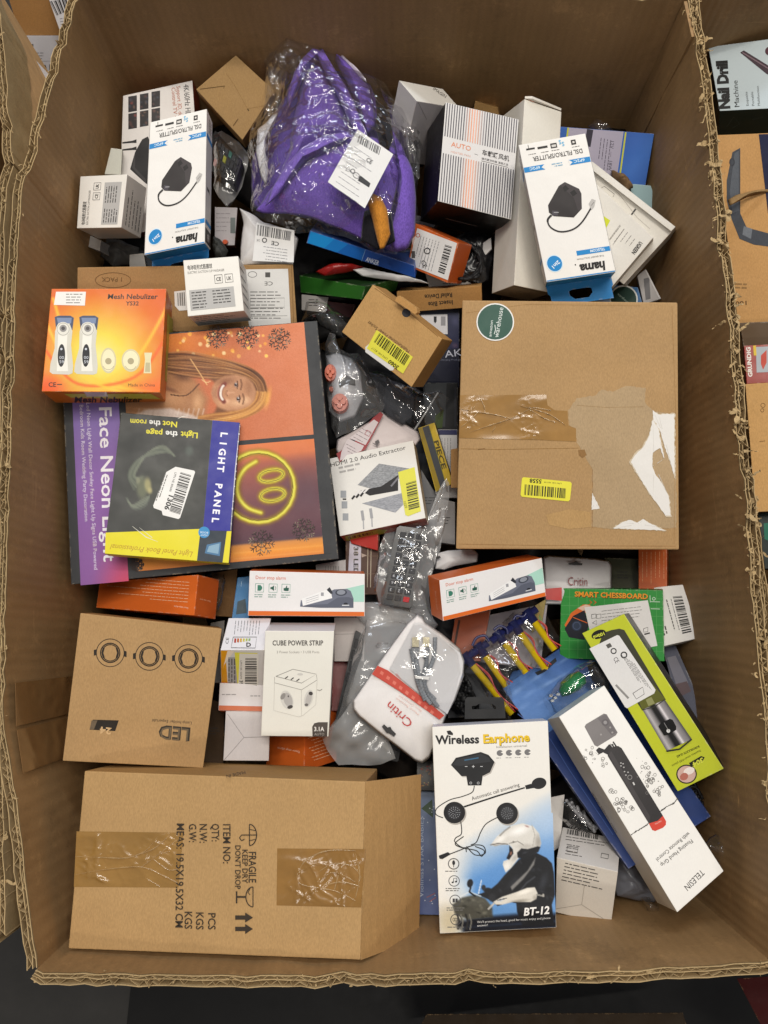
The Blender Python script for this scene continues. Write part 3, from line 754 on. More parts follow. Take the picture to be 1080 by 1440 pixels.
# --- mesh nebulizer
q = [(72.6, 406), (234, 406), (225, 552), (58.5, 550.5)]
c = Carton('product_box', 'orange and yellow box picturing two white handheld nebulizers', 'box', q, (14, 20), .052, .742, dict(f='#ee7a20', r='#d9772a', b='#dd7a28'))
g = Soft([(73.4, 406.8), (233.2, 406.8), (224.3, 551.2), (59.4, 549.8)], 70, 64, '#f08a20')
t = np.hypot((g.X - 140) / 95, (g.Y - 500) / 88)
g.grad(t, [(0, '#ece08c'), (.35, '#e6d048'), (.7, '#e29a2c'), (1.0, '#dc6e20'), (1.5, '#d6561c')])
for a in ([(60, 440), (90, 500), (150, 540), (228, 552)], [(62, 490), (110, 540), (190, 530), (236, 470)], [(150, 535), (195, 500), (236, 430)], [(75, 420), (110, 520), (170, 552)]):
    g.stroke(spline(a, 8), 3.2, '#f3c63a' if a[0][0] != 62 else '#e9571a', .8, .8)
g.blob(66, 545, 40, 26, 0, '#e65516', .9, .9); g.blob(226, 548, 60, 22, 0, '#ea6a1a', .9, .9)
f = c.face(); f.soft(g)
for k in (0, 34.5):
    f.poly([(77 + k, 446), (82 + k, 444), (99 + k, 444), (104 + k, 447), (102 + k, 464), (79 + k, 464)], '#3d4a66'); f.poly([(80 + k, 447), (101 + k, 447), (100 + k, 455), (82 + k, 456)], '#7484a4')
    f.poly([(77.5 + k, 466), (82 + k, 455), (98 + k, 455), (102 + k, 466), (100 + k, 485), (103 + k, 515), (102 + k, 525), (97 + k, 527), (74 + k, 526), (70 + k, 523), (71 + k, 512), (77 + k, 490)], '#cfccbf')
    f.poly([(82 + k, 468), (95 + k, 468), (94 + k, 490), (96 + k, 522), (80 + k, 522), (81 + k, 490)], '#e8e5da')
    f.ell(89 + k, 463, 10, 10, '#dedbd0'); f.ring(89 + k, 463, 8.5, 8.5, .7, '#9a978d'); f.ell(89 + k, 462, 5, 5, '#8d8a88'); f.ell(89 + k, 462, 2.6, 2.6, '#4a4748')
    f.ell(86.5 + k, 500, 5.2, 16, '#1d1f24', ang=2); f.tline((83.5 + k, 505), (90 + k, 505), '00', 6, '#d0d4da'); f.tline((83.5 + k, 511), (90 + k, 511), '59', 6, '#d0d4da'); f.ell(86.5 + k, 491, 1.6, 1.6, '#c8ccd4')
for x, s in ((152.5, 0), (184, 1)):
    f.ell(x, 507, 11 + s * 2, 18 - s * 2, '#cfc49a'); f.ell(x, 507, 9 + s * 2, 15.5 - s * 2, '#e7dfb8'); f.ell(x, 508, 4.5, 4.5, '#a89c78'); f.ring(x, 512, 8, 8, .8, '#b2a682', a0=20, a1=160)
f.poly([(203, 496), (214, 496), (212, 506), (213, 525), (202, 525), (204, 506)], '#ddd3a6'); f.poly([(205, 510), (211, 510), (211, 523), (204, 523)], '#b9ae86')
f.tline((151, 420.5), (222, 420.5), 'Mesh Nebulizer', 10, '#24180e', bold=.02, shear=.1); f.tline((177, 429.5), (195, 429.5), 'YS32', 8, '#24180e', bold=.02, shear=.1)
f.tline((180, 543.5), (218, 543.5), 'Made in China', 6, '#3a2410'); f.tline((68, 544), (79, 544), 'CE', 9, '#2a1c10', bold=.02); f.micro(80, 540, 12, 1, 3, '#3a2410')
f.build('printed_front', c.thing)
cv = label_on(c, 'f', [(79, 410.5), (121, 410.5), (119.5, 430), (76, 429)], '#e8e4de'); cv.micro(93, 413.5, 25, 4, 4, '#55504a', th=1); done(cv, c)
cv = c.face('b'); cv.poly([(90, 553.5), (212, 553.5), (226, 561), (100, 559)], '#d8cf4a'); cv.tline((104, 565.5), (200, 565.5), 'Mesh Nebulizer', 11, '#2a2010', bold=.03, shear=.1); cv.build('printed_side', c.thing)
cv = c.face('r'); cv.poly([(235, 440), (243, 450), (241, 545), (232, 535)], '#b9b24a'); cv.build('printed_side', c.thing)
cv = c.face('b', .0005); cv.poly([(118, 550.6), (150, 550.6), (152, 557), (122, 557)], '#e6d9c4'); cv.build('clear_seal', c.thing, TAPE)

# --- smiley neon light, large flat box
q = [(85, 480), (446, 451), (476, 786), (100, 822)]
c = Carton('product_box', 'large flat black and purple box picturing a smiling child and a yellow smiley neon sign', 'box', q, (9, 6), .036, .806, dict(f='#37383a', r='#2c2c2d', b='#262626'), mat=MATTE)
f = c.face()
g = Soft([(98, 480), (162, 474), (181, 817), (113.5, 823)], 14, 60, '#8a5aa8')
g.grad(g.Vv, [(0, '#786fae'), (.35, '#7f68a8'), (.62, '#865ea0'), (1, '#875a98')]); g.blob(182, 830, 60, 90, 0, '#d04a68', .95, 1.0); f.soft(g)
f.tline((139.5, 571), (146, 790), 'Face Neon Light', 25, '#e6e2ea', bold=.015)
f.tline((121.5, 566), (132.5, 801), 'Led Neon Light Wall Decor Smiley Face Light Up Signs USB Powered', 7.5, '#d9d2e4')
f.tline((112, 569), (119.5, 733), 'Bedroom Kids Room Wedding Party Decoration', 7.5, '#d9d2e4')
# upper picture
p1 = [(172, 476), (427.5, 453.2), (441, 611), (180, 633)]
g = Soft(p1, 230, 140, '#cc7450')
g.grad(g.U, [(0, '#a55c3a'), (.45, '#c46e48'), (1, '#d27e58')])
g.blob(245, 480, 80, 40, 0, '#e88a34', .7, 1); g.blob(300, 500, 60, 16, -8, '#e2903a', .5, 1)
rn = random.Random(5)
for k in range(30):
    x = 246 + rn.random() * 130; y = 468 + rn.random() * 34; g.blob(x, y, *(rn.uniform(2, 3.6),) * 2, 0, rn.choice(['#ffe9b0', '#fbc860', '#f7b048']), rn.uniform(.5, 1), .35)
rn = random.Random(5)
g.fill([(172, 520), (210, 500), (250, 512), (275, 535), (292, 560), (286, 592), (250, 606), (176, 620)], '#a8764f', 1, 10, True)      # shoulder and arm
g.blob(240, 560, 30, 22, 0, '#cf9c70', .9, 1); g.blob(262, 540, 20, 16, 0, '#b07c54', .8, 1); g.blob(256, 528, 22, 12, 20, '#5c3a28', .8, 1); g.blob(240, 548, 20, 5, 20, '#7d5138', .8, 1); g.blob(278, 566, 12, 20, 0, '#d8a67a', .8, 1)
g.clip = None
g.fill([(176, 590), (206, 576), (240, 574), (272, 584), (290, 594), (250, 612), (180, 628)], '#d2bcae', 1, 4, True)
for k in range(14): g.stroke([(196 + k * 7, 575), (186 + k * 7, 612)], 1.4, rn.choice(['#e6d6ca', '#b89c8c', '#c9b0a2']), .6, .9)
g.clip = None
g.fill([(236, 498), (262, 496), (292, 502), (322, 508), (350, 518), (368, 530), (376, 548), (374, 566), (364, 578), (344, 588), (316, 594), (284, 592), (300, 584), (310, 560), (304, 540), (292, 530), (270, 530), (240, 522)], '#7c5034', 1, 4)
def lock(a, b, n, cols, w, amp, seed):
    rr = random.Random(seed)
    for k in range(n):
        t = (k + rr.uniform(-.4, .4)) / n; ph = rr.uniform(0, 6.28)
        P = [(x0 + (x1 - x0) * t, y0 + (y1 - y0) * t + amp * math.sin(ph + i * 1.3)) for i, ((x0, y0), (x1, y1)) in enumerate(zip(a, b))]
        g.stroke(spline(P, 5), w * rr.uniform(.6, 1.3), rr.choice(cols), rr.uniform(.45, .9), .9)
top0 = [(230, 498), (262, 496), (296, 501), (326, 508), (354, 519), (371, 534), (376, 552)]; top1 = [(238, 526), (266, 530), (294, 532), (318, 533), (338, 535), (352, 542), (357, 552)]
lock(top0, top1, 60, ['#5a3622', '#6e442c', '#8f5f3c', '#a8744a', '#c08a58', '#4a2c1c', '#b87c48'], 1.5, 1.6, 3)
bot0 = [(378, 552), (374, 568), (360, 581), (336, 590), (306, 596), (276, 600)]; bot1 = [(360, 552), (356, 562), (344, 572), (322, 579), (300, 582), (280, 586)]
lock(bot0, bot1, 40, ['#c98a4c', '#e0a45c', '#a66a38', '#f0bc70', '#8a5630', '#d6964e'], 1.5, 1.2, 4)
g.blob(377, 560, 6, 24, 12, '#f4b658', .6, .9)
g.fill([(299, 543), (304, 536), (316, 529), (332, 527), (346, 530), (356, 539), (360, 551), (358, 563), (350, 572), (336, 577), (320, 578), (307, 573), (300, 564), (297, 553)], '#bf8a66', 1, 3.5, True)
g.blob(336, 566, 24, 10, -6, '#e3b48c', .9, 1); g.blob(314, 566, 12, 10, 0, '#dca67e', .8, 1); g.blob(318, 536, 22, 9, -10, '#8f5f44', .85, 1); g.blob(350, 545, 10, 18, -10, '#9c6a4a', .7, 1); g.blob(317, 543, 8, 5, 0, '#b9785a', .8, 1); g.blob(319, 564, 7, 5, 0, '#eab894', .9, 1); g.blob(346, 562, 8, 8, 0, '#e6b88e', .7, 1); g.blob(300, 553, 4, 12, 0, '#a8765a', .7, 1)
g.clip = None
for ex, ey, ln in ((331.5, 541, '#5a382c'), (334.5, 561, '#70483a')):
    g.blob(ex + .5, ey, 5, 6, 0, '#8a5a46', .8, .9); g.blob(ex, ey, 2.4, 4.6, 0, '#d8c0b2', .8, .5); g.blob(ex, ey, 2.3, 2.8, 0, '#241c20', 1, .4); g.blob(ex + .7, ey - .9, .8, .8, 0, '#f6ece4', 1, .3); g.stroke([(ex + 2.2, ey - 5), (ex + 3, ey), (ex + 1.8, ey + 5)], 1.0, '#3c241c', .9); g.stroke(spline([(ex + 7, ey - 7), (ex + 8.5, ey), (ex + 7, ey + 7)], 4), 1.6, '#6d4630', .7)
g.blob(326, 552, 8, 2, 2, '#d9a682', .8, 1); g.blob(321, 553, 3.4, 4.6, 0, '#d29a78', .9, .8); g.blob(319.4, 550, 1.3, 1.2, 0, '#5f3626', .9, .6); g.blob(319.6, 556, 1.3, 1.2, 0, '#6b402e', .9, .6); g.blob(318, 553, 1.6, 4, 0, '#8c5a44', .6, .9)
mo = spline([(316, 540), (311.5, 545), (309.5, 552), (310.5, 559), (315, 565)], 5)
g.stroke(mo, 4.2, '#7c3f34', 1, .6); g.stroke([(x + .8, y) for x, y in mo[3:-3]], 2.1, '#efe2d4', 1, .5); g.stroke([(x - 3.6, y) for x, y in mo[2:-2]], 1.4, '#b56e5c', .8, .8); g.stroke([(x - 6.5, y) for x, y in mo[5:-5]], 1.6, '#99664c', .5, .9)
g.stroke(spline([(268, 505), (281, 525), (291, 541)], 4), .9, '#dfae72'); g.stroke(spline([(284, 534), (290, 538), (296, 536)], 4), .8, '#e8c890', .8); g.stroke(spline([(240, 555), (262, 556), (280, 540)], 5), .9, '#3c2218')
g.fib(.02, 8)
f.soft(g)
f.poly([(180, 633), (441, 611), (441.8, 617), (180.5, 640)], '#37383a')
# lower picture
p2 = [(180.5, 640), (441.8, 617), (455.5, 778.5), (192, 803.5)]
g = Soft(p2, 200, 130, '#7a4a4a')
v = g.Vv
g.grad(v, [(0, '#dc7c4a'), (.10, '#d4764a'), (.18, '#a86050'), (.5, '#7a4c50'), (.82, '#5c3e48'), (.845, '#56404a'), (.865, '#d08a48'), (.93, '#e8963c'), (1, '#d98440')])
g.blob(430, 690, 70, 60, 0, '#56404c', .7, 1); g.blob(350, 640, 40, 14, 0, '#c87850', .5, 1)
for y in (772, 780, 786): g.stroke([(330, y + 6), (452, y - 5)], 1.5, '#f0b060', .4, .9)
C = [(364 + 50 * math.cos(t / 24 * 6.2832), 685 + 49.5 * math.sin(t / 24 * 6.2832)) for t in range(25)]
E1 = [(381.5 + 17 * math.cos(t / 16 * 6.2832) - 1.2 * math.sin(t / 16 * 6.2832), 669 + 8.5 * math.sin(t / 16 * 6.2832) - 2.2 * math.cos(t / 16 * 6.2832)) for t in range(17)]
E2 = [(383.5 + 17 * math.cos(t / 16 * 6.2832), 696 + 8.8 * math.sin(t / 16 * 6.2832) - 2.2 * math.cos(t / 16 * 6.2832)) for t in range(17)]
M = spline([(360, 649), (346, 658), (337, 671), (333.5, 687), (338, 703), (350, 715), (367, 721)], 5)
for wd, cl, a in ((7.5, '#98782c', .75), (4.0, '#c8b830', 1), (2.0, '#e2da58', 1)):
    for pt in (C, E1, E2, M): g.stroke(pt, wd, cl, a, .7)
for pt in (C, E1, E2): g.stroke([(x + (364 - x) * .045, y + (685 - y) * .045) if pt is C else (x, y) for x, y in pt], .9, '#5c4c14', .8, .7)
f.soft(g)
for x, y, r, n, a in ((306, 474, 16.5, 8, 5), (348, 474, 17, 8, 20), (393, 477, 17, 8, 12), (368, 763, 19, 8, 8), (427, 745, 17, 8, 30)): f.flake(x, y, r, '#3a302e', n, a, .95)
f.flake(193, 794, 10, '#3a302e', 8, 0, 1.6)
f.poly([(427.5, 453), (441, 611), (455.5, 779), (466, 778), (440, 452)], '#37383a')
f.build('printed_front', c.thing, MATTE)

# --- light panel book lamp box
q = [(322, 792), (147, 779), (170, 580), (337.5, 594)]
c = Carton('product_box', 'black, blue and yellow box lettered LIGHT PANEL with a white barcode label stuck askew', 'box', q, (3.5, 5), .020, .786, dict(f='#333432', t='#d8c81e', r='#d8c81e', l='#1f2178', b='#2a2a28', s='#2a2a28'), mat=COATED)
f = c.face()
g = Soft([(171, 581), (298, 591.6), (284.5, 746), (149.5, 749)], 74, 86, '#343533')
g.blob(228, 690, 70, 60, 0, '#3e403a', .8, 1)
rn = random.Random(3)
for k in range(40):                       # hair swirl of the reader in the picture
    a = rn.random(); g.stroke(spline([(188 + 14 * a, 690 - 20 * a), (180 + 10 * a, 668), (192 + 16 * a, 648 - 10 * a), (216 + 14 * a, 640 - 14 * a), (238 + 8 * a, 634 + 8 * a)], 5), 1.5, rn.choice(['#6a7060', '#8a9078', '#565c50', '#4a5048']), .4, .9)
for k in range(26):
    a = rn.random(); g.stroke(spline([(178 + 4 * a, 700 + 8 * a), (188, 716 - 6 * a), (204, 712 - 12 * a), (210, 698)], 5), 1.6, rn.choice(['#5c6258', '#747a68', '#474c46']), .5, .9)
g.blob(200, 686, 11, 22, 0, '#666a54', .9, .6); g.blob(208, 682, 7, 15, -4, '#a39c6c', .85, .7); g.blob(211, 690, 5, 7, 0, '#b8ae7a', .8, .8); g.blob(194, 676, 4, 6, 0, '#8a8a70', .7, .6)
g.blob(266, 634, 9, 11, 0, '#6b786e', .5, .8); f.soft(g)
f.poly([(299, 591), (336.5, 594.5), (323.5, 747), (285.5, 745.5)], '#24268c')
f.poly([(148.6, 749), (282.5, 743.8), (277, 788.5), (147.5, 778.4)], '#ddd01a')
f.poly([(282, 745.5), (319, 747), (313, 791), (277, 788.5)], '#23303c'); f.poly([(291, 766), (311, 762), (309, 782), (288, 778)], '#3f6f96'); f.poly([(294, 768), (309, 764), (307, 779), (291, 776)], '#7fa2b8')
f.poly([(319, 747), (325.5, 747), (321.5, 791.5), (313, 791)], '#ddd01a')
for a, b, t, cl in (((250, 593.6), (229, 592), 'Not', '#ddd22a'), ((226, 592), (210, 591), 'the', '#e4e4de'), ((206.5, 590.6), (183.5, 589.2), 'room', '#ddd22a'),
                    ((279, 609), (254.5, 607), 'Light', '#ddd22a'), ((250, 607), (233, 606), 'the', '#e4e4de'), ((229, 606), (205.5, 604.5), 'page', '#ddd22a')):
    f.tline(a, b, t, 11, cl, bold=.025)
for k, ch in enumerate('LIGHT PANEL'):
    f.text(310.6 - k * 1.22, 611 + k * 12.0, ch, 13.5, '#ecebf2', rot=96, bold=.035, align='c')
f.tline((272, 776), (155, 765), 'Light Panel Book Professional', 11, '#b0821a', shear=.35)
f.ell(287, 748.6, 8, 8, '#2c86bc'); f.tline((293, 748), (281, 747), 'BOOK', 4, '#e0e8ee'); f.tline((293, 752), (282, 751), 'LIGHT', 3.5, '#e0e8ee')
f.line([(186, 740), (205, 755), (222, 762)], [.4, 1.2, .3], '#d8d4c4'); f.line([(196, 742), (214, 756)], [.3, .9, .2], '#d8d4c4'); f.line([(250, 589), (256, 586), (262, 585.5)], [.3, 1, .3], '#e0ddd0')
f.line([(337.4, 596), (331, 660), (324.5, 745)], [.4, 1.4, .5], '#c9c6cc')
for k in range(14): f.ell(337 - k * .9 + rn.uniform(-.6, .3), 600 + k * 10.5, rn.uniform(.5, 1.1), rn.uniform(.8, 2.2), '#cfccd2')
f.build('printed_front', c.thing)
cv = c.face('f', .0006); cv.poly([(247, 656.5), (273, 662), (274.5, 664), (253.5, 728), (251, 730), (229, 724.5), (227.5, 718.5), (216.5, 714.5), (215.5, 711), (234, 664)], '#e4e2de')
cv.bars([(254, 664), (238, 720), (253, 725), (269, 668.5)], 26); cv.tline((238.5, 694), (231, 716), '1306', 10, '#1c1a18', bold=.03); cv.tline((246, 664), (238, 691), 'LPN HE 80680', 4.5, '#2a2826'); cv.micro(236, 668, 40, 2, 3, '#6a6864', rot=109); cv.build('barcode_label', c.thing, PAPER)

# --- two splitter boxes (blue and white, hanging tab)
def splitter(q, ext, D, label, off, grp):
    c = Carton('product_box', label, 'box', q, ext, .042, D, dict(f='#e9e6e1', t='#0f78bd', s='#e0ddd8'), group=grp)
    W, H = 100, 190; f = c.face().art(W, H)
    B = '#1583c6'
    f.rect(0.8, 0.8, W - 1.6, 1.5, B)
    f.text(12, 17, 'hama', 17, '#1c1a1a', w=None, bold=.045, shear=.12); f.ell(54, 18, 1, 1, '#1c1a1a'); f.tline((11, 26), (50, 26), 'THE SMART SOLUTION', 3.2, '#5a5856')
    f.rect(0.8, 30, 48, 6.5, B); f.tline((8, 35.2), (29, 35.2), 'TELECOM', 5, '#e6f0f6', bold=.02)
    f.ell(83, 24, 12, 12, '#cfe6f3'); f.ell(83, 24, 10.8, 10.8, B); f.tline((77, 28), (88, 21), '2in1', 7, '#e8f2f8', bold=.02)
    # the adapter in the picture: body, sockets, flat lead and plug (art lies upside down)
    f.poly([(28, 92), (42, 82), (70, 88), (76, 94), (75, 104), (54, 127), (44, 131), (26, 119), (24, 112)], '#2a2526')
    f.poly([(24, 112), (28, 92), (34, 90), (36, 108), (52, 128), (44, 131), (26, 119)], '#3a3436'); f.poly([(30, 113), (37, 110), (40, 116), (33, 119)], '#151314'); f.poly([(40, 121), (47, 118), (49, 124), (44, 127)], '#151314')
    f.poly([(64, 88), (72, 89), (71, 96), (63, 94)], '#47424a'); f.line([(62, 92), (69, 93)], 1, '#a8a6a8')
    f.line(spline([(73, 90), (80, 84), (78, 74), (66, 66), (48, 66), (32, 74), (14, 92)], 6), [3.0] * 8 + [2.2] * 29, '#211e1f')
    f.poly([(15, 88), (10, 92), (6, 100), (11, 103), (17, 97)], '#b9b6b2'); f.line([(9, 98), (14, 94)], .8, '#7a7672')
    for x0, x1, pts in ((0.8, 32, 1), (68, W - .8, 0)):
        f.rect(x0, 152, x1 - x0, 7, B)
        f.poly([(x1, 152), (x1 - 5, 155.5), (x1, 159)] if pts else [(x0, 152), (x0 + 5, 155.5), (x0, 159)], '#e9e6e1')
    f.tline((9, 157.6), (25, 157.6), '6P2C', 5, '#d8eaf4', bold=.02); f.tline((75, 157.6), (91, 157.6), '6P2C', 5, '#d8eaf4', bold=.02); f.micro(42, 153.5, 18, 2, 3, '#7aa8c4')
    f.tline((9, 171), (83, 171), 'DSL FILTRO/SPLITTER', 8.5, '#232021', bold=.012)
    f.rect(16, 178, 7, 6.5, '#1f1d1d'); f.rect(18, 180, 3, 2.5, '#dad6d0'); f.text(33, 184, 'S', 8, '#6db3d8', bold=.03); f.text(37, 187, 'S', 8, '#6db3d8', bold=.03)
    f.rect(44, 178, 9.5, 6.5, '#1f1d1d'); f.rect(45.5, 179.5, 6.5, 3, '#cfccc6'); f.rect(58, 180, 15, 3, '#1f1d1d'); f.rect(77, 181, 13, 2.4, '#1f1d1d'); f.line([(86, 183), (86, 188)], .8, '#1f1d1d')
    for x, ww in ((12, 16), (42, 12), (58, 14), (77, 13)): f.micro(x, 174.5, ww, 1, 2, '#6a6866')
    f.build('printed_front', c.thing)
    # tuck-in bottom and the hanging tab with its euro slot
    t = c.face('t')
    A0, A1 = c.b[0], c.b[1]; out = (c.b[0] - c.b[3]).normalized(); mid = (A0 + A1) / 2; L = (A1 - A0)
    e = L.normalized(); hw = L.length / 2
    th = -c.n * .0006; d0 = out * off
    def tp(u, v): return A0 + L * u + out * (v * .024) + c.n * .006
    n = 10; hole = []
    for k in range(24):
        a = 2 * math.pi * k / 24; x = .5 + .17 * max(-1, min(1, 1.25 * math.cos(a))); y = .50 + .17 * max(-1, min(1, 1.2 * math.sin(a))) + (.12 if .9 < a < 2.2 else 0)
        hole.append((x, y))
    rim = []
    for k in range(24):
        a = 2 * math.pi * k / 24; m = max(abs(math.cos(a)), abs(math.sin(a))); x, y = math.cos(a) / m, math.sin(a) / m
        rim.append((.5 + x * (.49 if y < 0 else .46), .5 + y * .5))
    V = [tp(*p) for p in hole] + [tp(*p) for p in rim] + [tp(*p) - c.n * .0007 for p in hole] + [tp(*p) - c.n * .0007 for p in rim]
    Fc = []
    for k in range(24):
        a, b = k, (k + 1) % 24; Fc += [(a, b, 24 + b, 24 + a), (48 + b, 48 + a, 72 + a, 72 + b), (b, a, 48 + a, 48 + b), (24 + a, 24 + b, 72 + b, 72 + a)]
    link('hang_tab', mesh('hang_tab', V, Fc, '#1279bd', worg(c.thing)), COATED, c.thing)
    for k in ('r', 'l'):
        s = c.face(k).art(42, 190)
        s.rect(.6, .8, 40.8, 188, '#e0ddd8'); s.rect(0.5, 30, 41, 6, B); s.rect(.5, 152, 41, 6, B)
        s.poly([(1, 3), (41, 3), (41, 24), (1, 24)], '#2a2828' if k == 'l' else '#e0ddd8'); s.text(10, 18, '1B', 14, '#d8d6d2', bold=.03) if k == 'l' else None
        s.text(14, 84, 'hama', 9, '#1c1a1a', rot=0, bold=.04); s.micro(8, 165, 26, 5, 4, '#55524f'); s.build('printed_side', c.thing)
    return c
GS = 'blue and white splitter boxes'
splitter([(288, 342), (203, 359), (211, 172), (291, 153)], (9.5, 14), .752, 'blue and white splitter box leaning on the tan carton beside the white suction boxes', 0, GS)
splitter([(866, 382.5), (768.5, 397), (729, 204), (823, 187.5)], (-3, 12), .745, 'blue and white splitter box lying over the tall plain white carton', 0, GS)

# --- car heater box with stripes
q = [(626.7, 143.7), (729.6, 167.8), (719, 309), (615.5, 282.6)]
c = Carton('product_box', 'box with fine grey and orange stripes on white and black sides', 'box', q, (-29, 33), .075, .775, dict(f='#d6d3d1', s='#111015', b='#141210'))
W, H = 120, 165; f = c.face().art(W, H)
n = 29
for k in range(n):
    x = 2.2 + k * 4.06; cl = '#55535a' if not 8 <= k <= 15 else ['#a08a88', '#c88f76', '#e09a78', '#e8a284', '#e0a488', '#c89a88', '#a89490', '#8a8488'][k - 8]
    f.rect(x, .8, 1.6, 55, cl); f.rect(x, 84, 1.6, 80, cl)
f.text(14, 70, 'AUTO', 11.5, '#dc7a42', bold=.0); f.tline((14, 80), (46, 80), 'HEATER FAN', 4.5, '#d8a898'); f.line([(52, 73), (58, 73.5)], .6, '#777777')
f.tline((64, 71), (109, 71), '车载暖风机', 10, '#2a2628', bold=.015); f.tline((64, 79), (108, 79), '暖风夏凉除霜 温暖之选', 4, '#3a3638'); f.line([(64, 81.5), (108, 81.5)], .7, '#4a4648')
f.build('printed_front', c.thing)
cv = c.face('b'); cv.line([(627, 307), (671, 318)], .7, '#6a6664'); cv.build('tuck_slot', c.thing)

# --- plain tall white carton
c = Carton('product_box', 'tall plain white carton, its open end facing the bin wall, under the splitter box', 'box', [(737.8, 139), (789.6, 157), (776, 412), (723, 401)], (-33, 18), .05, .80, dict(f='#dcd7cc', l='#d6d0c6', b='#8c8070', t='#c8c2b8'), mat=MATTE)
cv = c.face('b'); cv.line([(724, 402.5), (774, 414)], .8, '#6a5c4c'); cv.build('tuck_slot', c.thing)
raised('end_flap', c.thing, c.face('t'), [(738, 139), (789, 156), (770, 148), (748, 139)], .0004, .003, '#d8d2c8', MATTE)

# --- white cartons behind the plush and by the wall
c = Carton('product_box', 'white carton wedged between the plush bag and the striped box', 'box', [(586, 142), (646, 152), (632, 236), (566, 228)], (-23, -27), .034, .835, dict(f='#cfc9c8', l='#d8d4d0', t='#dcd8d0'), mat=MATTE)
cv = c.face('t'); cv.tline((608, 126), (626, 138), 'IMAGIN', 6, '#4a4642'); cv.build('printed_lettering', c.thing)
cv = c.face('f'); cv.line([(588, 144), (600, 168)], .5, '#8a8482'); cv.build('board_crease', c.thing)
Carton('cardboard_box', 'little kraft carton showing one corner above the striped box', 'box', [(668, 142), (700, 152), (704, 176), (664, 168)], (3, -3), .04, .86, dict(f='#9a7748', t='#a5814f', s='#8f6d42'), mat=KRAFT)
Carton('product_box', 'small orange-ended box poking up behind the tall white carton', 'box', [(733, 134), (752, 139), (750, 160), (730, 154)], (2, 6), .03, .86, dict(f='#b8582a', s='#a04a22'))

# --- kraft cube turned on its corner
c = Carton('cardboard_box', 'plain tan cube-shaped carton turned corner-up against the bin wall', 'box', [(331.5, 77.5), (386, 128), (341, 197), (275.5, 125.5)], (5, 15), .05, .80, dict(f='#a08054', s='#946f40'), mat=KRAFT, bev=.001)
f = c.face(); f.line([(281, 125.5), (316, 121), (314.5, 124.5)], 1, '#5c4424'); f.line([(331, 122), (348, 153), (376, 148)], .5, '#86663a'); f.line([(348, 153), (350, 156)], 1.4, '#4a3820'); f.line([(328, 177), (335, 167)], 1.4, '#6a5030'); f.line([(318, 103), (331, 122)], .4, '#86663a')
f.build('flap_slot', c.thing, KINK)

# --- 4K switch box
c = Carton('product_box', 'long white box lettered 4K/60Hz with six little dark pictures', 'box', [(270.5, 113), (285, 318), (167, 330), (173, 134.5)], (11, 12), .04, .845, dict(f='#ddd8d4', t='#7a2f22', s='#8a3526'))
f = c.face()
f.tline((258, 119), (262, 172), '4K/60Hz HDMI', 11, '#2c2828'); f.tline((248, 121), (252, 172), 'Support 3D, dolby', 8, '#b8684c'); f.tline((241, 123), (245, 172), 'Control TV 4K', 8, '#b8684c')
rn = random.Random(9)
for i in range(3):
    for j in range(2):
        x, y = 180.5 + i * 16.3, 136 - i * 3.3 + j * 24; g = Soft([(x, y), (x + 12, y - 2), (x + 12, y + 20), (x, y + 22)], 12, 16, '#221c1e')
        for _ in range(6): g.blob(x + rn.uniform(1, 11), y + rn.uniform(0, 20), rn.uniform(2, 4), rn.uniform(1.5, 4), 0, rn.choice(['#5a3a34', '#6a4a42', '#3a4250', '#7a5c4a', '#8a3a34' if i == 0 else '#4a4446']), .8, .8)
        f.soft(g)
f.poly([(190, 214), (200, 196), (208, 192), (214, 206), (214, 262), (205, 258), (183, 238)], '#1d1b1c'); f.poly([(190, 214), (186, 236), (205, 258), (205, 252), (190, 236)], '#3a3738')
for y in (199, 209): f.poly([(172, y + 1), (186, y - 1), (192, y - 3), (192, y + 2), (186, y + 2), (172, y + 3)], '#252222')
f.build('printed_front', c.thing)
Carton('product_box', 'narrow plain white box standing between the bin wall and the 4K box', 'box', [(156, 208), (172, 210), (170, 246), (147, 245)], (2, 4), .03, .83, '#d0d0c4', mat=MATTE)

# --- suction cup massager boxes
def massager(q, ext, D, label, face_right):
    c = Carton('product_box', label, 'box', q, ext, .05, D, dict(f=WH, s='#d8d3cb', b='#d0cac2'), group='white suction cup massager boxes')
    W, H = 80, 74; f = c.face().art(W, H)
    f.tline((5, 13), (41, 13), '电动吸附式筋膜球', 7, '#3c3a38', bold=.01); f.tline((5, 18.5), (58, 18.5), 'ELECTRIC SUCTION CUP MASSAGER', 4.5, '#6a6763')
    for x, t in ((43, 'CE'), (58, 'UK')):
        f.line([(x, 23), (x + 11, 23), (x + 11, 34), (x, 34), (x, 23)], .7, '#3c3a38'); f.tline((x + 2, 31), (x + 9, 31), t, 7, '#3c3a38', bold=.02)
    f.rect(5, 40, 64, 27, '#b3b1ae'); f.micro(8, 43, 26, 6, 4, '#4a4846', th=1.5); f.micro(38, 43, 28, 5, 4, '#4a4846', th=1.5)
    f.build('printed_front', c.thing)
    for k, m in (('r', 3), ('b', 4)):
        s = c.face(k).art(74, 50)
        for j in range(5): s.micro(6, 8 + j * 8, 55, 1, 4, '#5c5956', th=1.8, seed=j + m)
        s.build('printed_side', c.thing)
    return c
massager([(108, 321), (113, 248), (179, 245), (170.5, 320)], (29, 17), .79, 'white massager box turned on its side against the bin wall', 0)
massager([(257.5, 366), (335, 360), (343, 437), (264, 445)], (13, 16), .752, 'white massager box upright on the 1 PACK carton', 1)

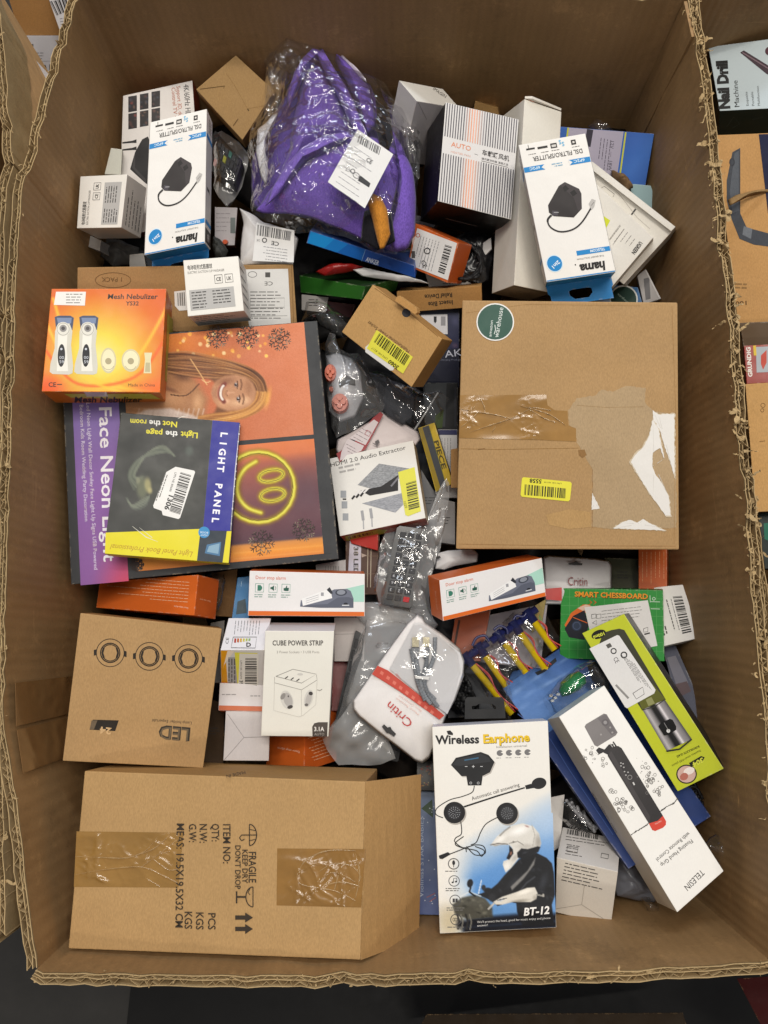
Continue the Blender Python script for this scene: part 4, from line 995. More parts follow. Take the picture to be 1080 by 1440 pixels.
# --- 1 PACK carton
c = Carton('cardboard_box', 'flat tan carton stamped 1 PACK with a silver label on one end', 'box', [(412, 371.5), (110, 376), (108, 470), (418, 462)][2:] + [(412, 371.5), (110, 376)][:0] + [(412, 371.5), (110, 376)] if False else [(418, 462), (108, 470), (109, 376), (412, 371.5)], (4, 2), .03, .815, dict(f='#9c7a50', s='#94703f', l='#b08752', r='#b08752'), mat=KRAFT)
f = c.face(); f.ring(159, 394, 25, 10.5, .7, '#5c4426'); f.tline((173, 390), (143, 390), '1 PACK', 9, '#5c4426'); f.line([(410, 374), (413, 460)], .8, '#7c5c34'); f.build('printed_lettering', c.thing, KINK)
cv = c.face('f', .0005); cv.poly([(344, 379), (405, 378), (409, 456), (350, 459)], '#d8d6d2'); cv.micro(352, 410, 50, 9, 4.6, '#5a5856', th=1.2)
cv.tline((384, 396), (372, 396), 'CE', 8, '#2c2a28'); cv.rect(373, 383, 7, 7, '#4a4846'); cv.ring(355, 386, 6, 4, .8, '#6a6866'); cv.line([(352, 420), (400, 419), (400, 432), (352, 433), (352, 420)], .5, '#5a5856'); cv.line([(352, 445), (404, 444)], .5, '#5a5856')
cv.build('foil_label', c.thing, PAPER)
cv = c.face('f', .0005); cv.poly([(245, 410), (262, 408), (264, 436), (252, 437), (246, 430)], '#dedbd6'); cv.bars([(249, 412), (260, 411), (261, 430), (250, 430)], 7, '#55524e'); cv.build('barcode_label', c.thing, PAPER)

# --- power socket kraft box
c = Carton('cardboard_box', 'kraft box with a yellow barcode label and an open tuck flap', 'box', [(578.6, 544.4), (480.5, 466.7), (524, 400), (621.7, 476.4)], (17.5, 3), .038, .775, dict(f='#bb935e', s='#a67c48', l='#98703f'), mat=KRAFT, bev=.0009)
f = c.face(); f.tline((577, 493), (519, 451), 'Multifunctional Power Socket', 7, '#4a3826'); f.line([(527, 405), (566, 432), (616, 473)], .8, '#8a663a'); f.ell(571.5, 440, 6.2, 6, '#3b3c40', ang=35)
f.build('printed_lettering', c.thing, KINK)
cv = c.face('f', .0005); cv.poly([(514, 488), (520, 483), (556, 514), (553, 521), (549, 521), (514, 495)], '#dcd9d4'); cv.build('paper_label', c.thing, PAPER)
cv = c.face('f', .0007); cv.poly([(530, 464), (581, 502), (567, 525.5), (516, 490)], '#dfd94a'); cv.bars([(534, 468.5), (577, 501), (569, 514.5), (526, 481)], 24, '#2a2812'); cv.tline((562, 515.5), (548.5, 505.5), '3060', 8, '#22200e', bold=.03); cv.tline((546, 504), (524, 488), 'LPN HK 8217', 4, '#55521e'); cv.build('barcode_label', c.thing, PAPER)
cv = c.face('b')
V, Fc = frame_prism(cv, [(563, 418), (591, 437), (588, 444), (561, 426)], .001, .004)
raised('lid_flap', c.thing, c.face('f'), [(562, 419), (566, 417), (590, 434), (591, 440), (588, 443), (560, 424)], .0006, .009, '#b98c54', KRAFT)

# --- audio extractor
c = Carton('product_box', 'white box lettered HDMI 2.0 Audio Extractor with a yellow barcode label', 'box', [(463, 645), (581, 619), (598.5, 728.5), (478, 754)], (6.5, 10), .026, .85, dict(f='#dedad3', r='#b79f7c', b='#9c4430'))
f = c.face(); f.tline((465, 657), (571, 632), 'HDMI 2.0 Audio Extractor', 8.5, '#33302e'); f.micro(476, 657, 34, 2, 6, '#a8a4a0', rot=-12)
rn = random.Random(2)
g = Soft([(503, 682), (533, 652), (576, 659), (540, 692)], 40, 30, '#8f9092').fib(.09, 2); f.soft(g)
f.poly([(507, 690), (536, 684), (560, 668), (560, 690), (520, 697)], '#2a2829'); f.line([(550, 684), (560, 672)], 2.5, '#77757a')
g = Soft([(509, 708), (582, 689), (580, 697), (556, 721)], 40, 26, '#94959a').fib(.09, 3); f.soft(g)
for k in range(3): f.line([(496 + k * 6, 701 - k * 2), (506 + k * 6, 689 - k)], 2.4, '#dedad6'); f.line([(495 + k * 6, 702 - k * 2), (499 + k * 6, 697 - k * 2)], 2.8, '#252325')
for x, y in ((509, 718), (521, 715)): f.line([(x, y), (x + 2, y + 14)], 4, '#9b9a9c'); f.line([(x + 2, y + 14), (x + 2.5, y + 26)], 1.8, '#a8a7a8')
for k, y in enumerate((690, 705, 722)): f.rect(479 + k * 1.5, y, 8, 10, '#9a9c9f')
f.rect(482, 701, 5, 2, '#2a2829')
f.build('printed_front', c.thing)
cv = c.face('f', .0005); cv.poly([(560, 664), (583, 657), (592, 719), (574, 726), (570, 724)], '#d9d44a'); cv.bars([(572, 671), (584, 716), (575, 720), (570, 672)][:0] or [(571, 680), (575, 718), (590, 714), (585, 676)], 18, '#2c2a14'); cv.tline((567, 705), (570, 715), '1020', 5, '#3a3818'); cv.build('barcode_label', c.thing, PAPER)
cv = c.face('b'); cv.tline((548, 746), (589, 737), 'Audio Extractor', 5.5, '#c9a08c'); cv.poly([(485, 754), (532, 744), (545, 745), (540, 750), (487, 761)], '#9a8c34'); cv.bars([(489, 755), (525, 747), (527, 750), (490, 758)], 12, '#2c2a14'); cv.build('printed_side', c.thing)

# --- door stop alarms
ALM = 'orange and white door stop alarm boxes'
def alarm(q, ext, D, label):
    c = Carton('product_box', label, 'box', q, ext, .036, D, dict(f='#e4e1e0', s=ORG, t='#c65f25'), group=ALM)
    f = c.face().art(163, 64)
    f.rect(.8, 57, 161.4, 6.4, '#d86a28')
    f.tline((8.5, 11.5), (51, 11.5), 'Door stop alarm', 7, '#d2603c', bold=.0)
    for k, x in enumerate((9, 28, 46)):
        f.line([(x, 18), (x + 11.5, 18), (x + 11.5, 30), (x, 30), (x, 18)], .7, '#69a08e')
        if k == 0: f.rect(x + 3, 20, 4.5, 8, '#3c7a66'); f.ell(x + 7.5, 24, 2, 3, '#3c7a66')
        if k == 1: f.poly([(x + 2, 22.5), (x + 4, 22.5), (x + 7, 20), (x + 7, 28), (x + 4, 25.5), (x + 2, 25.5)], '#2c5a4c'); f.ring(x + 7, 24, 2.5, 3, .6, '#2c5a4c', a0=-60, a1=60, n=8)
        if k == 2: f.poly([(x + 2.5, 23.5), (x + 5, 23.5), (x + 6.5, 20), (x + 7.5, 20.5), (x + 7, 23), (x + 10, 23.2), (x + 9.4, 27.8), (x + 5, 27.8), (x + 2.5, 27)], '#2c5a4c')
        f.micro(x - 1, 33, 14, 2, 3, '#8aa39a')
    f.poly([(135, 23), (162, 16), (162, 42), (138, 42)], '#a9d4c4')
    f.poly([(72, 50), (73, 41), (114, 27), (120, 24), (138, 23), (143, 26), (147, 37), (147, 51), (100, 51.5)], '#6d7180'); f.poly([(74, 48), (110, 46), (125, 36), (140, 35), (147, 38), (147, 51), (100, 51.5), (72, 50)], '#5a5e6c')
    f.poly([(74, 38.5), (114, 22.5), (117, 37), (76, 49)], '#ecebea'); f.rect(101, 29, 4, 5, '#9a9a9e'); f.poly([(109, 25), (113, 21), (115, 24), (118, 30), (115, 31), (112, 28)], '#33353c')
    for k in range(3): f.line([(80, 45 - k * 3), (98, 38.5 - k * 3)], .6, '#a8a8ac')
    f.ell(129.5, 28.5, 8.2, 5, '#3e424d', ang=-4); f.ell(129.5, 28.2, 6, 3.6, '#8a8e99', ang=-4); f.ell(136, 45.5, 3, 2, '#22242c'); f.line([(131, 47.5), (141, 47.3)], 1.4, '#d5d6da')
    f.build('printed_front', c.thing)
    s = c.face('l').art(36, 64); s.tline((20, 20), (20, 50), 'Door stop alarm', 4.5, '#ecc8b0'); s.build('printed_side', c.thing)
    return c
alarm([(351, 802.6), (513, 807), (513, 867), (348.6, 866)], (2, -5), .815, 'orange and white door stop alarm box above the cube power strip box')
alarm([(617.8, 816), (762, 784.5), (768, 838.5), (623, 873.5)], (-19, -7), .80, 'orange and white door stop alarm box between the remote and the green chessboard box')
c = Carton('product_box', 'door stop alarm box lying orange back up under the neon light box', 'box', [(273, 865.6), (135, 854.5), (140, 818), (279, 808)], (31, 6), .036, .845, dict(f=ORG, s='#b55420'), group=ALM)
f = c.face(); f.tline((265, 854), (245, 851.5), 'Door stop alarm', 3.4, '#efcdb4'); 
for k in range(7): f.micro(264 + k * .4, 847 - k * 4.6, 130 if k in (1, 3) else 70, 1, 3, '#e5b793', rot=184.5, th=.8, seed=k)
f.build('printed_back', c.thing); s = c.face('l'); s.tline((296, 845), (281, 841.5), 'Door stop alarm', 3, '#e5b793'); s.build('printed_side', c.thing)
c = Carton('product_box', 'door stop alarm box standing on end, orange, under the cube power strip box', 'box', [(427.5, 1085), (374, 1078), (377, 1008), (429, 1008)], (46, -13), .052, .872, dict(f=ORG, s='#c95c22'), group=ALM)
f = c.face(); f.tline((422, 1056), (391, 1050), 'Door stop alarm', 4.6, '#f0d2ba'); f.build('printed_side', c.thing)
s = c.face('l')
for k in range(11): s.micro(466 - k * .6, 1061 - k * 4.6, 32, 1, 3, '#e8bc98', rot=161, th=.9, seed=k)
s.build('printed_back', c.thing)
c = Carton('product_box', 'door stop alarm box showing only a white and orange edge below the barcode-labelled box', 'box', [(309, 960), (378, 962), (376, 1001), (307, 999)], (3, 3), .03, .84, dict(f='#c8c2c2', s=ORG), group=ALM)
f = c.face(); f.poly([(308, 992), (376, 993.5), (375.6, 1000.4), (307.6, 998.6)], '#b85a2c'); f.micro(312, 976, 22, 1, 3, '#8a8686'); f.micro(352, 978, 20, 1, 3, '#8a8686'); f.build('printed_front', c.thing)
c = Carton('product_box', 'orange box edge with fine white print beside the bin wall under the biggest carton', 'box', [(898, 770), (938, 770), (938, 850), (898, 850)], (3, 2), .04, .86, dict(f='#b9561f', s='#a04a1a'), group=ALM)
f = c.face()
for k in range(6): f.micro(904 + k * 6, 776, 50, 1, 3, '#d49468', rot=90, th=.8, seed=k)
f.build('printed_back', c.thing)

# --- cube power strip
c = Carton('product_box', 'white box lettered CUBE POWER STRIP with a line drawing of a socket cube', 'box', [(373, 887), (470, 887.5), (462, 1036), (367, 1035)], (5, -16), .05, .80, dict(f='#e2dfd5', t='#d3d2d6', r='#c8c5be'))  # bluish top: the cool light from behind is in its colour
f = c.face(); f.tline((383, 907.5), (454.5, 907.5), 'CUBE POWER STRIP', 10, '#474340', bold=.02); f.tline((389, 918.5), (449, 918.5), '3 Power Sockets • 3 USB Ports', 5, '#98948e')
G1 = '#8a8782'; G2 = '#c2beb6'
f.line([(388, 951), (412, 941), (445, 948), (424, 960.5), (388, 951)], .8, G1); f.line([(386, 952), (386, 960), (424, 970), (446, 956), (445, 949)], .6, G1)
f.line([(386, 960), (385, 999), (420, 1008), (426, 1006), (444, 991), (446, 957)], .6, G2); f.line([(424, 970), (424, 1006)], .6, G2)
for k in range(3): f.line([(401 + k * 8, 954 + k * 1.8), (405 + k * 8, 951 + k * 1.8)], 1.5, '#55514e')
f.ell(422, 948, 4, 1.6, '#c8c5bf')
f.ell(403.5, 984, 8.6, 13.5, '#cfccc5', ang=-18); f.ell(405, 984, 6, 10.5, '#b0aca8', ang=-18); f.ell(408, 994, 4, 2.4, '#45413f', ang=-18); f.ell(398, 979, 3, 5, '#8e8a86', ang=30); f.ell(405.5, 979, 1, 1.4, '#55514e')
f.ell(434, 982, 6, 12.5, '#cfccc5', ang=16); f.ell(434, 983, 4, 9.5, '#b6b2ad', ang=16); f.ell(437, 975, 3, 2.6, '#3e3a38', ang=16); f.ell(431, 991, 2.6, 2, '#6a6663')
f.line([(446, 970), (450, 971), (453, 969)], 1, G1)
f.poly([(439.5, 1035.6), (439, 1022), (442, 1017), (448, 1015.5), (461, 1015.5), (460, 1035.8)], '#4f4843'); f.tline((441.5, 1028), (456, 1028), '3.1A', 8.5, '#e8e4de', bold=.02); f.tline((442, 1034), (456, 1034), 'AUTO', 5, '#b0aaa4')
f.build('printed_front', c.thing)

# --- lamp box with barcode, white end
c = Carton('product_box', 'small white and orange lamp box with an energy chart and a white barcode label', 'box', [(310, 914), (372, 914), (370, 973), (311, 972)], (10, -45), .045, .825, dict(f='#d5d2d0', t='#dcdbe0', l='#e0a020'))
f = c.face(); f.poly([(310.6, 914.6), (325, 914.6), (318, 930), (321, 971), (311.6, 971.4)], '#dd9a1c'); f.poly([(320, 915), (330, 915), (315, 935), (313, 942)], '#e9dccb'); f.rect(321, 924, 13, 42, '#a3a1a0'); f.micro(331, 926, 38, 3, 4, '#5e5c5b', rot=90); f.build('printed_front', c.thing)
cv = c.face('f', .0005); cv.poly([(330, 917), (362, 918), (363, 921), (362, 973), (335, 972)], '#e0d84a'); cv.poly([(337, 918.5), (364, 919), (363, 973), (335, 972)], '#dedbd3'); cv.bars([(361, 925), (361.5, 970), (344.5, 970), (345, 925)], 24); cv.tline((337, 956), (337.5, 969), '3984', 6.5, '#2a2826', bold=.02); cv.tline((338, 928), (338, 954), 'LPN HK 50694', 3.6, '#55524f'); cv.build('barcode_label', c.thing, PAPER)
f = c.face('t'); f.line([(328, 896), (361, 896), (359, 911.5), (325, 911), (328, 896)], .8, '#2c2a2a')
for k, cl in enumerate(('#a8382c', '#b8642c', '#c9a03a', '#c2b84a', '#a8b45a', '#8aa86a')): f.line([(331 + k * 4, 898), (330.6 + k * 4, 904 - k * .5)], 2.6, cl)
f.tline((346, 909.5), (353, 909.5), 'D', 8, '#2c2a2a', bold=.03); f.tline((321, 906), (322, 897), 'CE', 6, '#3a3838'); f.micro(331, 873, 22, 10, 4.2, '#6a6870', rot=96, th=.7) if False else None
for k in range(9): f.micro(332 + k * 4.2, 873, 21, 1, 3, '#6a6870', rot=96, th=.7, seed=k)
f.build('printed_side', c.thing)
c = Carton('product_box', 'plain pale grey box end with folded flaps below the lamp box', 'box', [(317.5, 1000), (380, 1000), (378, 1070), (314, 1069.6)], (2, -8), .04, .84, dict(f='#c6c0bf', s='#b8b2b0'), mat=MATTE)
f = c.face(); f.line([(320, 1004), (343, 1037), (315, 1069)], .7, '#8a8483'); f.line([(343, 1037), (378, 1036)], .7, '#8a8483'); f.build('board_crease', c.thing, MATTE)

# --- wireless earphone
q = [(607.5, 1022), (770.5, 1013.5), (782.5, 1304.5), (618.5, 1313)]
c = Carton('product_box', 'tall white box lettered Wireless Earphone BT-12 picturing a helmeted rider', 'box', q, (-3, -12), .045, .775, dict(f='#e4e0d8', t='#d0d3de', l='#c9a52c', r='#b8b4ae'))  # top face colour holds the cool light falling from the back
f = c.face()
g = Soft([(608.5, 1022.8), (769.8, 1014.4), (781.8, 1303.8), (619.2, 1312)], 82, 146, '#e4e0d8')
m = np.clip((g.Y - 1150 - (700 - g.X) * .55) / 70, 0, 1) * np.clip((g.X - 636) / 30, 0, 1); g.mix(m * .95, '#5f92cc')
g.blob(770, 1160, 40, 50, 0, '#b9cde4', .6, 1); g.blob(690, 1250, 60, 40, 0, '#4a84c6', .5, 1)
g.blob(636, 1300, 40, 40, 0, '#c9bca0', .8, .8); g.blob(650, 1255, 30, 30, 0, '#d4d6d4', .5, 1)
for pts in ([(620, 1296), (780, 1288)], [(650, 1308), (781, 1302)], [(660, 1300), (780, 1296)]): g.stroke(pts, 9, '#141722', 1, .7)
g.blob(690, 1308, 34, 12, 0, '#161a2a', 1, .5); g.blob(655, 1312, 26, 5, 0, '#b3a88c', .7, .7)
f.soft(g)
q2 = [(613.6, 1150), (777.4, 1143), (781.8, 1303.8), (619.2, 1312)]
g2 = Soft(q2, 165, 165, '#e4e0d8'); ix = g2.X; iy = g2.Y
m = np.clip((iy - 1150 - (700 - ix) * .55) / 70, 0, 1) * np.clip((ix - 636) / 30, 0, 1); g2.mix(m * .95, '#5f92cc')
g2.blob(770, 1160, 40, 50, 0, '#b9cde4', .6, 1); g2.blob(690, 1250, 60, 40, 0, '#4a84c6', .6, 1); g2.blob(720, 1230, 50, 40, 0, '#5488c4', .5, 1)
g2.blob(634, 1296, 34, 40, 0, '#cbbd9c', .9, .9); g2.blob(648, 1262, 26, 22, 0, '#cfd2d2', .7, 1); g2.blob(640, 1250, 22, 30, 0, '#dcdcd8', .5, 1)
for pts in ([(648, 1300), (781, 1290)], [(656, 1308), (781, 1300)], [(664, 1296), (740, 1290)]): g2.stroke(pts, 9, '#12141d', 1, .8)
rj = random.Random(21)
J = '#17181c'
g2.fill([(709, 1231), (730, 1208), (754, 1199), (768, 1206), (776, 1214), (779, 1228), (780.5, 1258), (776, 1272), (779, 1300), (735, 1302), (727, 1282), (726, 1270), (716, 1268), (700, 1274), (690, 1266), (672, 1258), (688, 1252), (700, 1242)], J, 1, 1.6, True)
for _ in range(60): g2.blob(rj.uniform(690, 780), rj.uniform(1205, 1300), rj.uniform(3, 9), rj.uniform(1.5, 5), rj.uniform(20, 80), rj.choice(['#2c2e34', '#0c0d10', '#383a40', '#101114', '#24262b']), .55, 1)
g2.blob(764, 1240, 9, 22, 20, '#33363d', .8, 1); g2.blob(722, 1240, 8, 22, 45, '#2e3036', .7, 1); g2.blob(748, 1285, 14, 10, 0, '#0a0b0d', .9, 1)
g2.clip = None
g2.fill([(718, 1247), (742, 1224), (753, 1206), (751, 1216), (736, 1236), (720, 1252)], '#8d8a86', .85, 2); g2.stroke([(724, 1262), (740, 1242), (752, 1233)], 1.6, '#3a3c42', .9)
g2.fill([(636, 1272), (650, 1262), (668, 1258), (682, 1263), (692, 1275), (693, 1290), (660, 1293), (640, 1286)], '#4d4b42', 1, 3, True)
for _ in range(26): g2.blob(rj.uniform(638, 692), rj.uniform(1260, 1292), rj.uniform(3, 8), rj.uniform(1.5, 4), rj.uniform(-30, 20), rj.choice(['#7a776a', '#2a2924', '#5f5d50', '#8a8878', '#1e1d1a']), .6, 1)
g2.clip = None; g2.stroke([(645, 1262), (660, 1254), (676, 1260)], 1.2, '#d8dcdc', .7); g2.stroke([(673, 1256), (677, 1238)], 1, '#e4e8ea', .8); g2.blob(656, 1246, 15, 14, 0, '#dfe3e4', .35, .6)
g2.blob(661, 1242, 5, 7, 10, '#1b1b1f', 1, .3); g2.stroke([(662, 1248), (660, 1254), (668, 1260)], 1.6, '#1b1b1f'); g2.blob(686, 1252, 8, 5, 0, '#1a1b1f', 1, .5); g2.blob(692, 1262, 7, 8, 0, '#26272b', 1, .6); g2.blob(680, 1248, 4, 5, 0, '#2c2d31', 1, .5)
for x in (643, 655): g2.stroke([(x, 1286), (x + 3, 1296), (x + 1, 1306)], 1.8, '#2c2b2a', .9); g2.stroke([(x + 5, 1286), (x + 8, 1296), (x + 6, 1307)], 1.4, '#77746a', .9)
g2.fill([(694, 1268), (706, 1261), (715, 1258), (727, 1254), (741, 1248.5), (752, 1247.5), (756, 1256), (754, 1264), (746, 1268.5), (722, 1268), (707, 1272), (697, 1272)], '#d6d0c4', 1, 1.4, True)
g2.blob(738, 1254, 18, 5, -18, '#f3ede2', 1, 1); g2.blob(730, 1267, 22, 4, -8, '#8d867a', .8, 1); g2.blob(752, 1262, 5, 6, 0, '#a39c90', .8, 1); g2.blob(704, 1266, 8, 3, -25, '#b8c0cc', .8, 1)
g2.clip = None; g2.stroke([(700, 1266), (712, 1263)], .9, '#35383e'); g2.stroke([(695, 1270), (687, 1278)], 1.8, '#b8b4ac'); g2.stroke([(755, 1258), (764, 1260)], 1.5, '#8e8b84'); g2.blob(764, 1259, 2, 3, 0, '#a8a49c', 1, .4)
H = [(690, 1188), (698, 1177), (706, 1170), (720, 1161), (735, 1157.6), (750, 1162), (758, 1172), (761, 1186), (758, 1195), (748, 1197), (738, 1194), (730, 1206), (719, 1220), (711, 1227), (707, 1216), (708, 1211), (716, 1208), (722, 1200), (720, 1192), (716, 1188), (704, 1188), (696, 1190)]
g2.fill(H, '#d6d2ca', 1, 1.3, True)
g2.blob(730, 1168, 24, 10, -18, '#f6f3ee', 1, 1); g2.blob(704, 1180, 16, 6, -35, '#efebe4', 1, 1); g2.blob(757, 1184, 8, 18, 0, '#9c978f', .9, 1); g2.blob(740, 1190, 20, 6, 0, '#b3aea6', .8, 1); g2.blob(700, 1189, 14, 3, -4, '#8f8a82', .8, 1); g2.blob(713, 1218, 7, 10, 30, '#efebe4', .9, 1); g2.blob(724, 1206, 5, 10, 40, '#a8a39b', .7, 1)
g2.stroke([(703, 1175), (710, 1168), (717, 1163)], 1.5, '#8b8782', .8); g2.stroke([(716, 1186), (728, 1183), (736, 1188)], 1, '#8b8780', .8); g2.blob(722, 1184, 1.8, 1.8, 0, '#6d6964', 1, .5); g2.stroke([(748, 1160), (752, 1174), (749, 1190)], .9, '#aaa59d', .7); g2.blob(741, 1162, 5, 2, 20, '#8a4c4c', .5, .8)
g2.clip = None
g2.fill([(716, 1189), (721, 1194), (722, 1200), (716, 1209), (712, 1207), (716, 1198)], '#1b1718', 1, 1.2); g2.blob(718.5, 1200, 2.2, 4, 15, '#8c5f4e', .9, .6)
g2.fill([(727, 1199), (733, 1193), (742, 1194), (756, 1190), (760, 1191), (757, 1198), (744, 1204), (736, 1208), (728, 1206)], '#1b1c20', 1, 1.4); g2.blob(738, 1199, 6, 2.5, -15, '#3c3e44', .8, 1)
g2.stroke([(690, 1188), (700, 1186), (714, 1187)], 1.2, '#77726c', .9)
g2.fib(.014, 6); f.soft(g2)
K = '#1b1b1d'
def blurshadow(pts, d=1.5): f.poly([(x + d, y + d) for x, y in pts], '#b2aca4')
hexa = [(634, 1075.7), (641, 1065.6), (676, 1057.4), (687, 1061.5), (695.4, 1071.5), (689, 1086), (680, 1090.5), (649, 1091.5)]
blurshadow(hexa); f.poly(hexa, K); f.poly([(655.5, 1089.6), (679, 1089.6), (677, 1104.4), (658, 1104.6)], K); f.poly([(636, 1075.5), (643, 1068), (676, 1060), (688, 1066), (690, 1071), (646, 1077)], '#2b2c2f'); f.line([(653, 1069), (673, 1065.6)], 1.8, '#35607c')
for x in (655.5, 665.5, 677): f.line([(x - 1.8, 1077.8), (x + 1.8, 1077.8)], .8, '#c8c8c8')
f.line([(665.5, 1076), (665.5, 1079.6)], .8, '#c8c8c8')
for x in (662, 672.5): f.ring(x, 1101, 1.5, 1.5, .8, '#a8a8a8', n=10)
f.line(spline([(667, 1105), (664, 1114), (650, 1120), (632, 1125), (615, 1136), (613, 1145), (623, 1150)], 6), 1.3, K)
f.line([(651, 1135), (700, 1119), (738, 1107.5)], [2.4, 2.2, 2], K); f.poly([(738, 1104.6), (747, 1102), (752, 1108), (740, 1110)], K); f.ell(758, 1101.5, 10.5, 8, K, ang=-12)
for x, y in ((639, 1142.5), (713, 1143.6)):
    f.ell(x + 1.5, y + 1.8, 15.4, 15.4, '#a9a39b'); f.ell(x, y, 15.2, 15.2, K); f.ell(x, y, 10, 10, '#2a2a2d')
    for r in (2.5, 5, 7.6):
        for a in range(int(r * 2)): f.ell(x + r * math.cos(a * 3.1416 / r), y + r * math.sin(a * 3.1416 / r), .6, .6, '#a4a6aa', n=6)
f.tline((664, 1125.5), (731, 1105.5), 'Automatic call answering', 7.5, '#4a4745')
for w_ in ([(648, 1155), (649, 1172), (641, 1178), (640, 1184), (652, 1192), (668, 1188), (680, 1190), (682, 1200), (668, 1202), (656, 1190)], [(700, 1149), (684, 1158), (676, 1170), (670, 1184), (662, 1188)], [(652, 1176), (640, 1186), (650, 1192), (670, 1196), (677, 1204), (681, 1196), (668, 1190)], [(660, 1190), (640, 1198), (632, 1201)], [(655, 1192), (656, 1198)]): f.line(spline(w_, 5), 1.3, K)
f.poly([(617, 1203), (630, 1198), (634, 1201), (622, 1208), (618, 1207)], K)
for k, (x, y) in enumerate(((638, 1214.4), (638.6, 1238.7), (640, 1266), (641.2, 1293))):
    f.ring(x, y, 7.4, 7.4, 1.1, '#4a4a4c', n=24)
    if k == 0: f.ell(x, y - 1.5, 2, 3.4, '#2a2a2c'); f.line([(x, y + 2), (x, y + 5)], .8, '#2a2a2c')
    if k == 1: f.ell(x - 2, y + 2, 1.6, 1.2, '#2a2a2c'); f.ell(x + 2.6, y + 1, 1.6, 1.2, '#2a2a2c'); f.line([(x - .8, y + 2), (x - .8, y - 3.4), (x + 3.8, y - 4), (x + 3.8, y + 1)], .9, '#2a2a2c')
    if k == 2: f.rect(x - 3.5, y - 2.6, 3.2, 5.4, '#3a3a3c'); f.rect(x + .4, y - 2.6, 3.2, 5.4, '#3a3a3c')
    if k == 3: [f.ring(x - 3 + 3 * j, y, 1.4, 2.4, .7, '#3a3a3c', n=10) for j in range(3)]
    f.micro(x - 12, y + 10, 26, 1 if k in (0, 3) else 2, 3, '#6b6966')
for a, b, t, cl, sh in (((613, 1046.3), (674, 1045), 'Wireless', '#1d1c1c', 0), ((679.6, 1045.6), (745.6, 1042.8), 'Earphone', '#4a3a10', 0), ((679, 1044.8), (745, 1042), 'Earphone', '#e0b91c', 0)): f.tline(a, b, t, 17, cl, bold=.035)
f.poly([(628, 1028), (633, 1027), (637, 1031), (637, 1034), (630, 1033)], '#1d1c1c'); f.tline((697.6, 1052), (741, 1050), 'Instalacion universal', 4.6, '#6b6864')
for k in range(4): x = 703 + k * 13; f.ell(x, 1059 - k * .4, 4.6, 4.2, '#6f6d6d'); f.poly([(x + 1, 1058), (x + 5, 1056), (x + 5, 1060)], '#e4e0d8'); f.micro(x - 5, 1065.5 - k * .4, 9, 1, 2.2, '#8a8784')
f.tline((736, 1287.5), (773, 1284.5), 'BT-12', 15, '#f0ede8', bold=.03, shear=.2); f.tline((671, 1298), (774, 1292), "We'll protect the head, good for music enjoy and phone", 4.4, '#d8d6d2'); f.tline((671, 1303), (686, 1302), 'answer!', 4.4, '#d8d6d2')
f.build('printed_front', c.thing)
cv = c.face('t', .0008)
hp = [(654, 984), (657, 980), (706, 980.5), (709, 984), (711, 1010), (653.5, 1011)]
T0 = onplane(0, 0, c.b[0], c.n)
def tabp(x, y, h=0): return onplane(x, y, c.b[0] + c.n * .004, c.n) + c.n * h
hole = [(663.5, 993), (670, 992), (674, 989.5), (690, 989), (697, 993), (697.5, 997), (664, 997.5)]
rim = [(654, 984), (657, 980.3), (680, 980), (706, 980.5), (709, 984), (711, 1010), (653.5, 1011)]
V = [tabp(*p) for p in hole] + [tabp(*p) for p in rim] + [tabp(*p, -.0008) for p in hole] + [tabp(*p, -.0008) for p in rim]; n = 7; Fc = []
for a in range(n): b = (a + 1) % n; Fc += [(a, b, n + b, n + a), (2*n + b, 2*n + a, 3*n + a, 3*n + b), (b, a, 2*n + a, 2*n + b), (n + a, n + b, 3*n + b, 3*n + a)]
link('hang_tab', mesh('hang_tab', V, Fc, '#1e1e1f', worg(c.thing)), RUBBER, c.thing)

# --- hand grip box
c = Carton('product_box', 'long white box picturing a black floating camera hand grip with a red end', 'box', [(786, 1008), (849.7, 963.7), (1017.8, 1225), (952.5, 1283)], (-24, -3), .05, .765, dict(f='#e5e2dc', l='#d0c8b8', t='#bfcbd0', b='#d6d0c6'))
f = c.face()
f.poly([(822, 1022), (824, 1018.5), (849, 1003.5), (853, 1004.5), (868.5, 1030), (866, 1034), (840, 1050), (836, 1048)], '#75706f'); f.poly([(840, 1010), (852, 1004.5), (867, 1030), (860, 1034)], '#666162'); f.ell(851, 1016, 5, 5, '#5a5557'); f.ell(851, 1016, 2.6, 2.6, '#8c8888')
for x, y in ((858, 1023), (861, 1030), (845, 1033)): f.ell(x, y, 1.4, 1.4, '#97928f', n=10)
f.poly([(838, 1055), (842, 1051), (850, 1054), (856, 1047), (862, 1046), (864, 1051), (872, 1058), (856, 1062), (848, 1058), (842, 1061)], '#232122'); f.line([(858, 1046), (868, 1060)], 1.4, '#a4a19e'); f.line([(862, 1043), (868, 1052)], 2, '#2a2829')
f.poly([(854.4, 1063), (856, 1055), (862, 1050), (869, 1049), (874, 1052), (932, 1147), (925, 1154), (912.3, 1158)], '#2a2728'); f.poly([(856, 1062), (859, 1056), (914, 1148), (912.5, 1157)], '#3b3738')
for k, (x, y) in enumerate(((873, 1073), (876, 1074), (873, 1077), (877, 1079), (878, 1085), (883, 1086), (880, 1090))): f.ell(x, y, 1.2, 1, '#a9a6a4', n=8)
f.ring(885.5, 1093, 3, 3, .8, '#8b8886', n=14); f.line([(890, 1100), (892, 1104)], 2, '#c9c6c3')
f.poly([(912.3, 1158), (925, 1154), (932, 1147), (936.6, 1155), (936, 1160), (932, 1164), (921, 1168.6), (917, 1167)], '#c9402f'); f.tline((921, 1160), (930, 1155), 'TELESIN', 2.6, '#e6c2b8')
rn = random.Random(8)
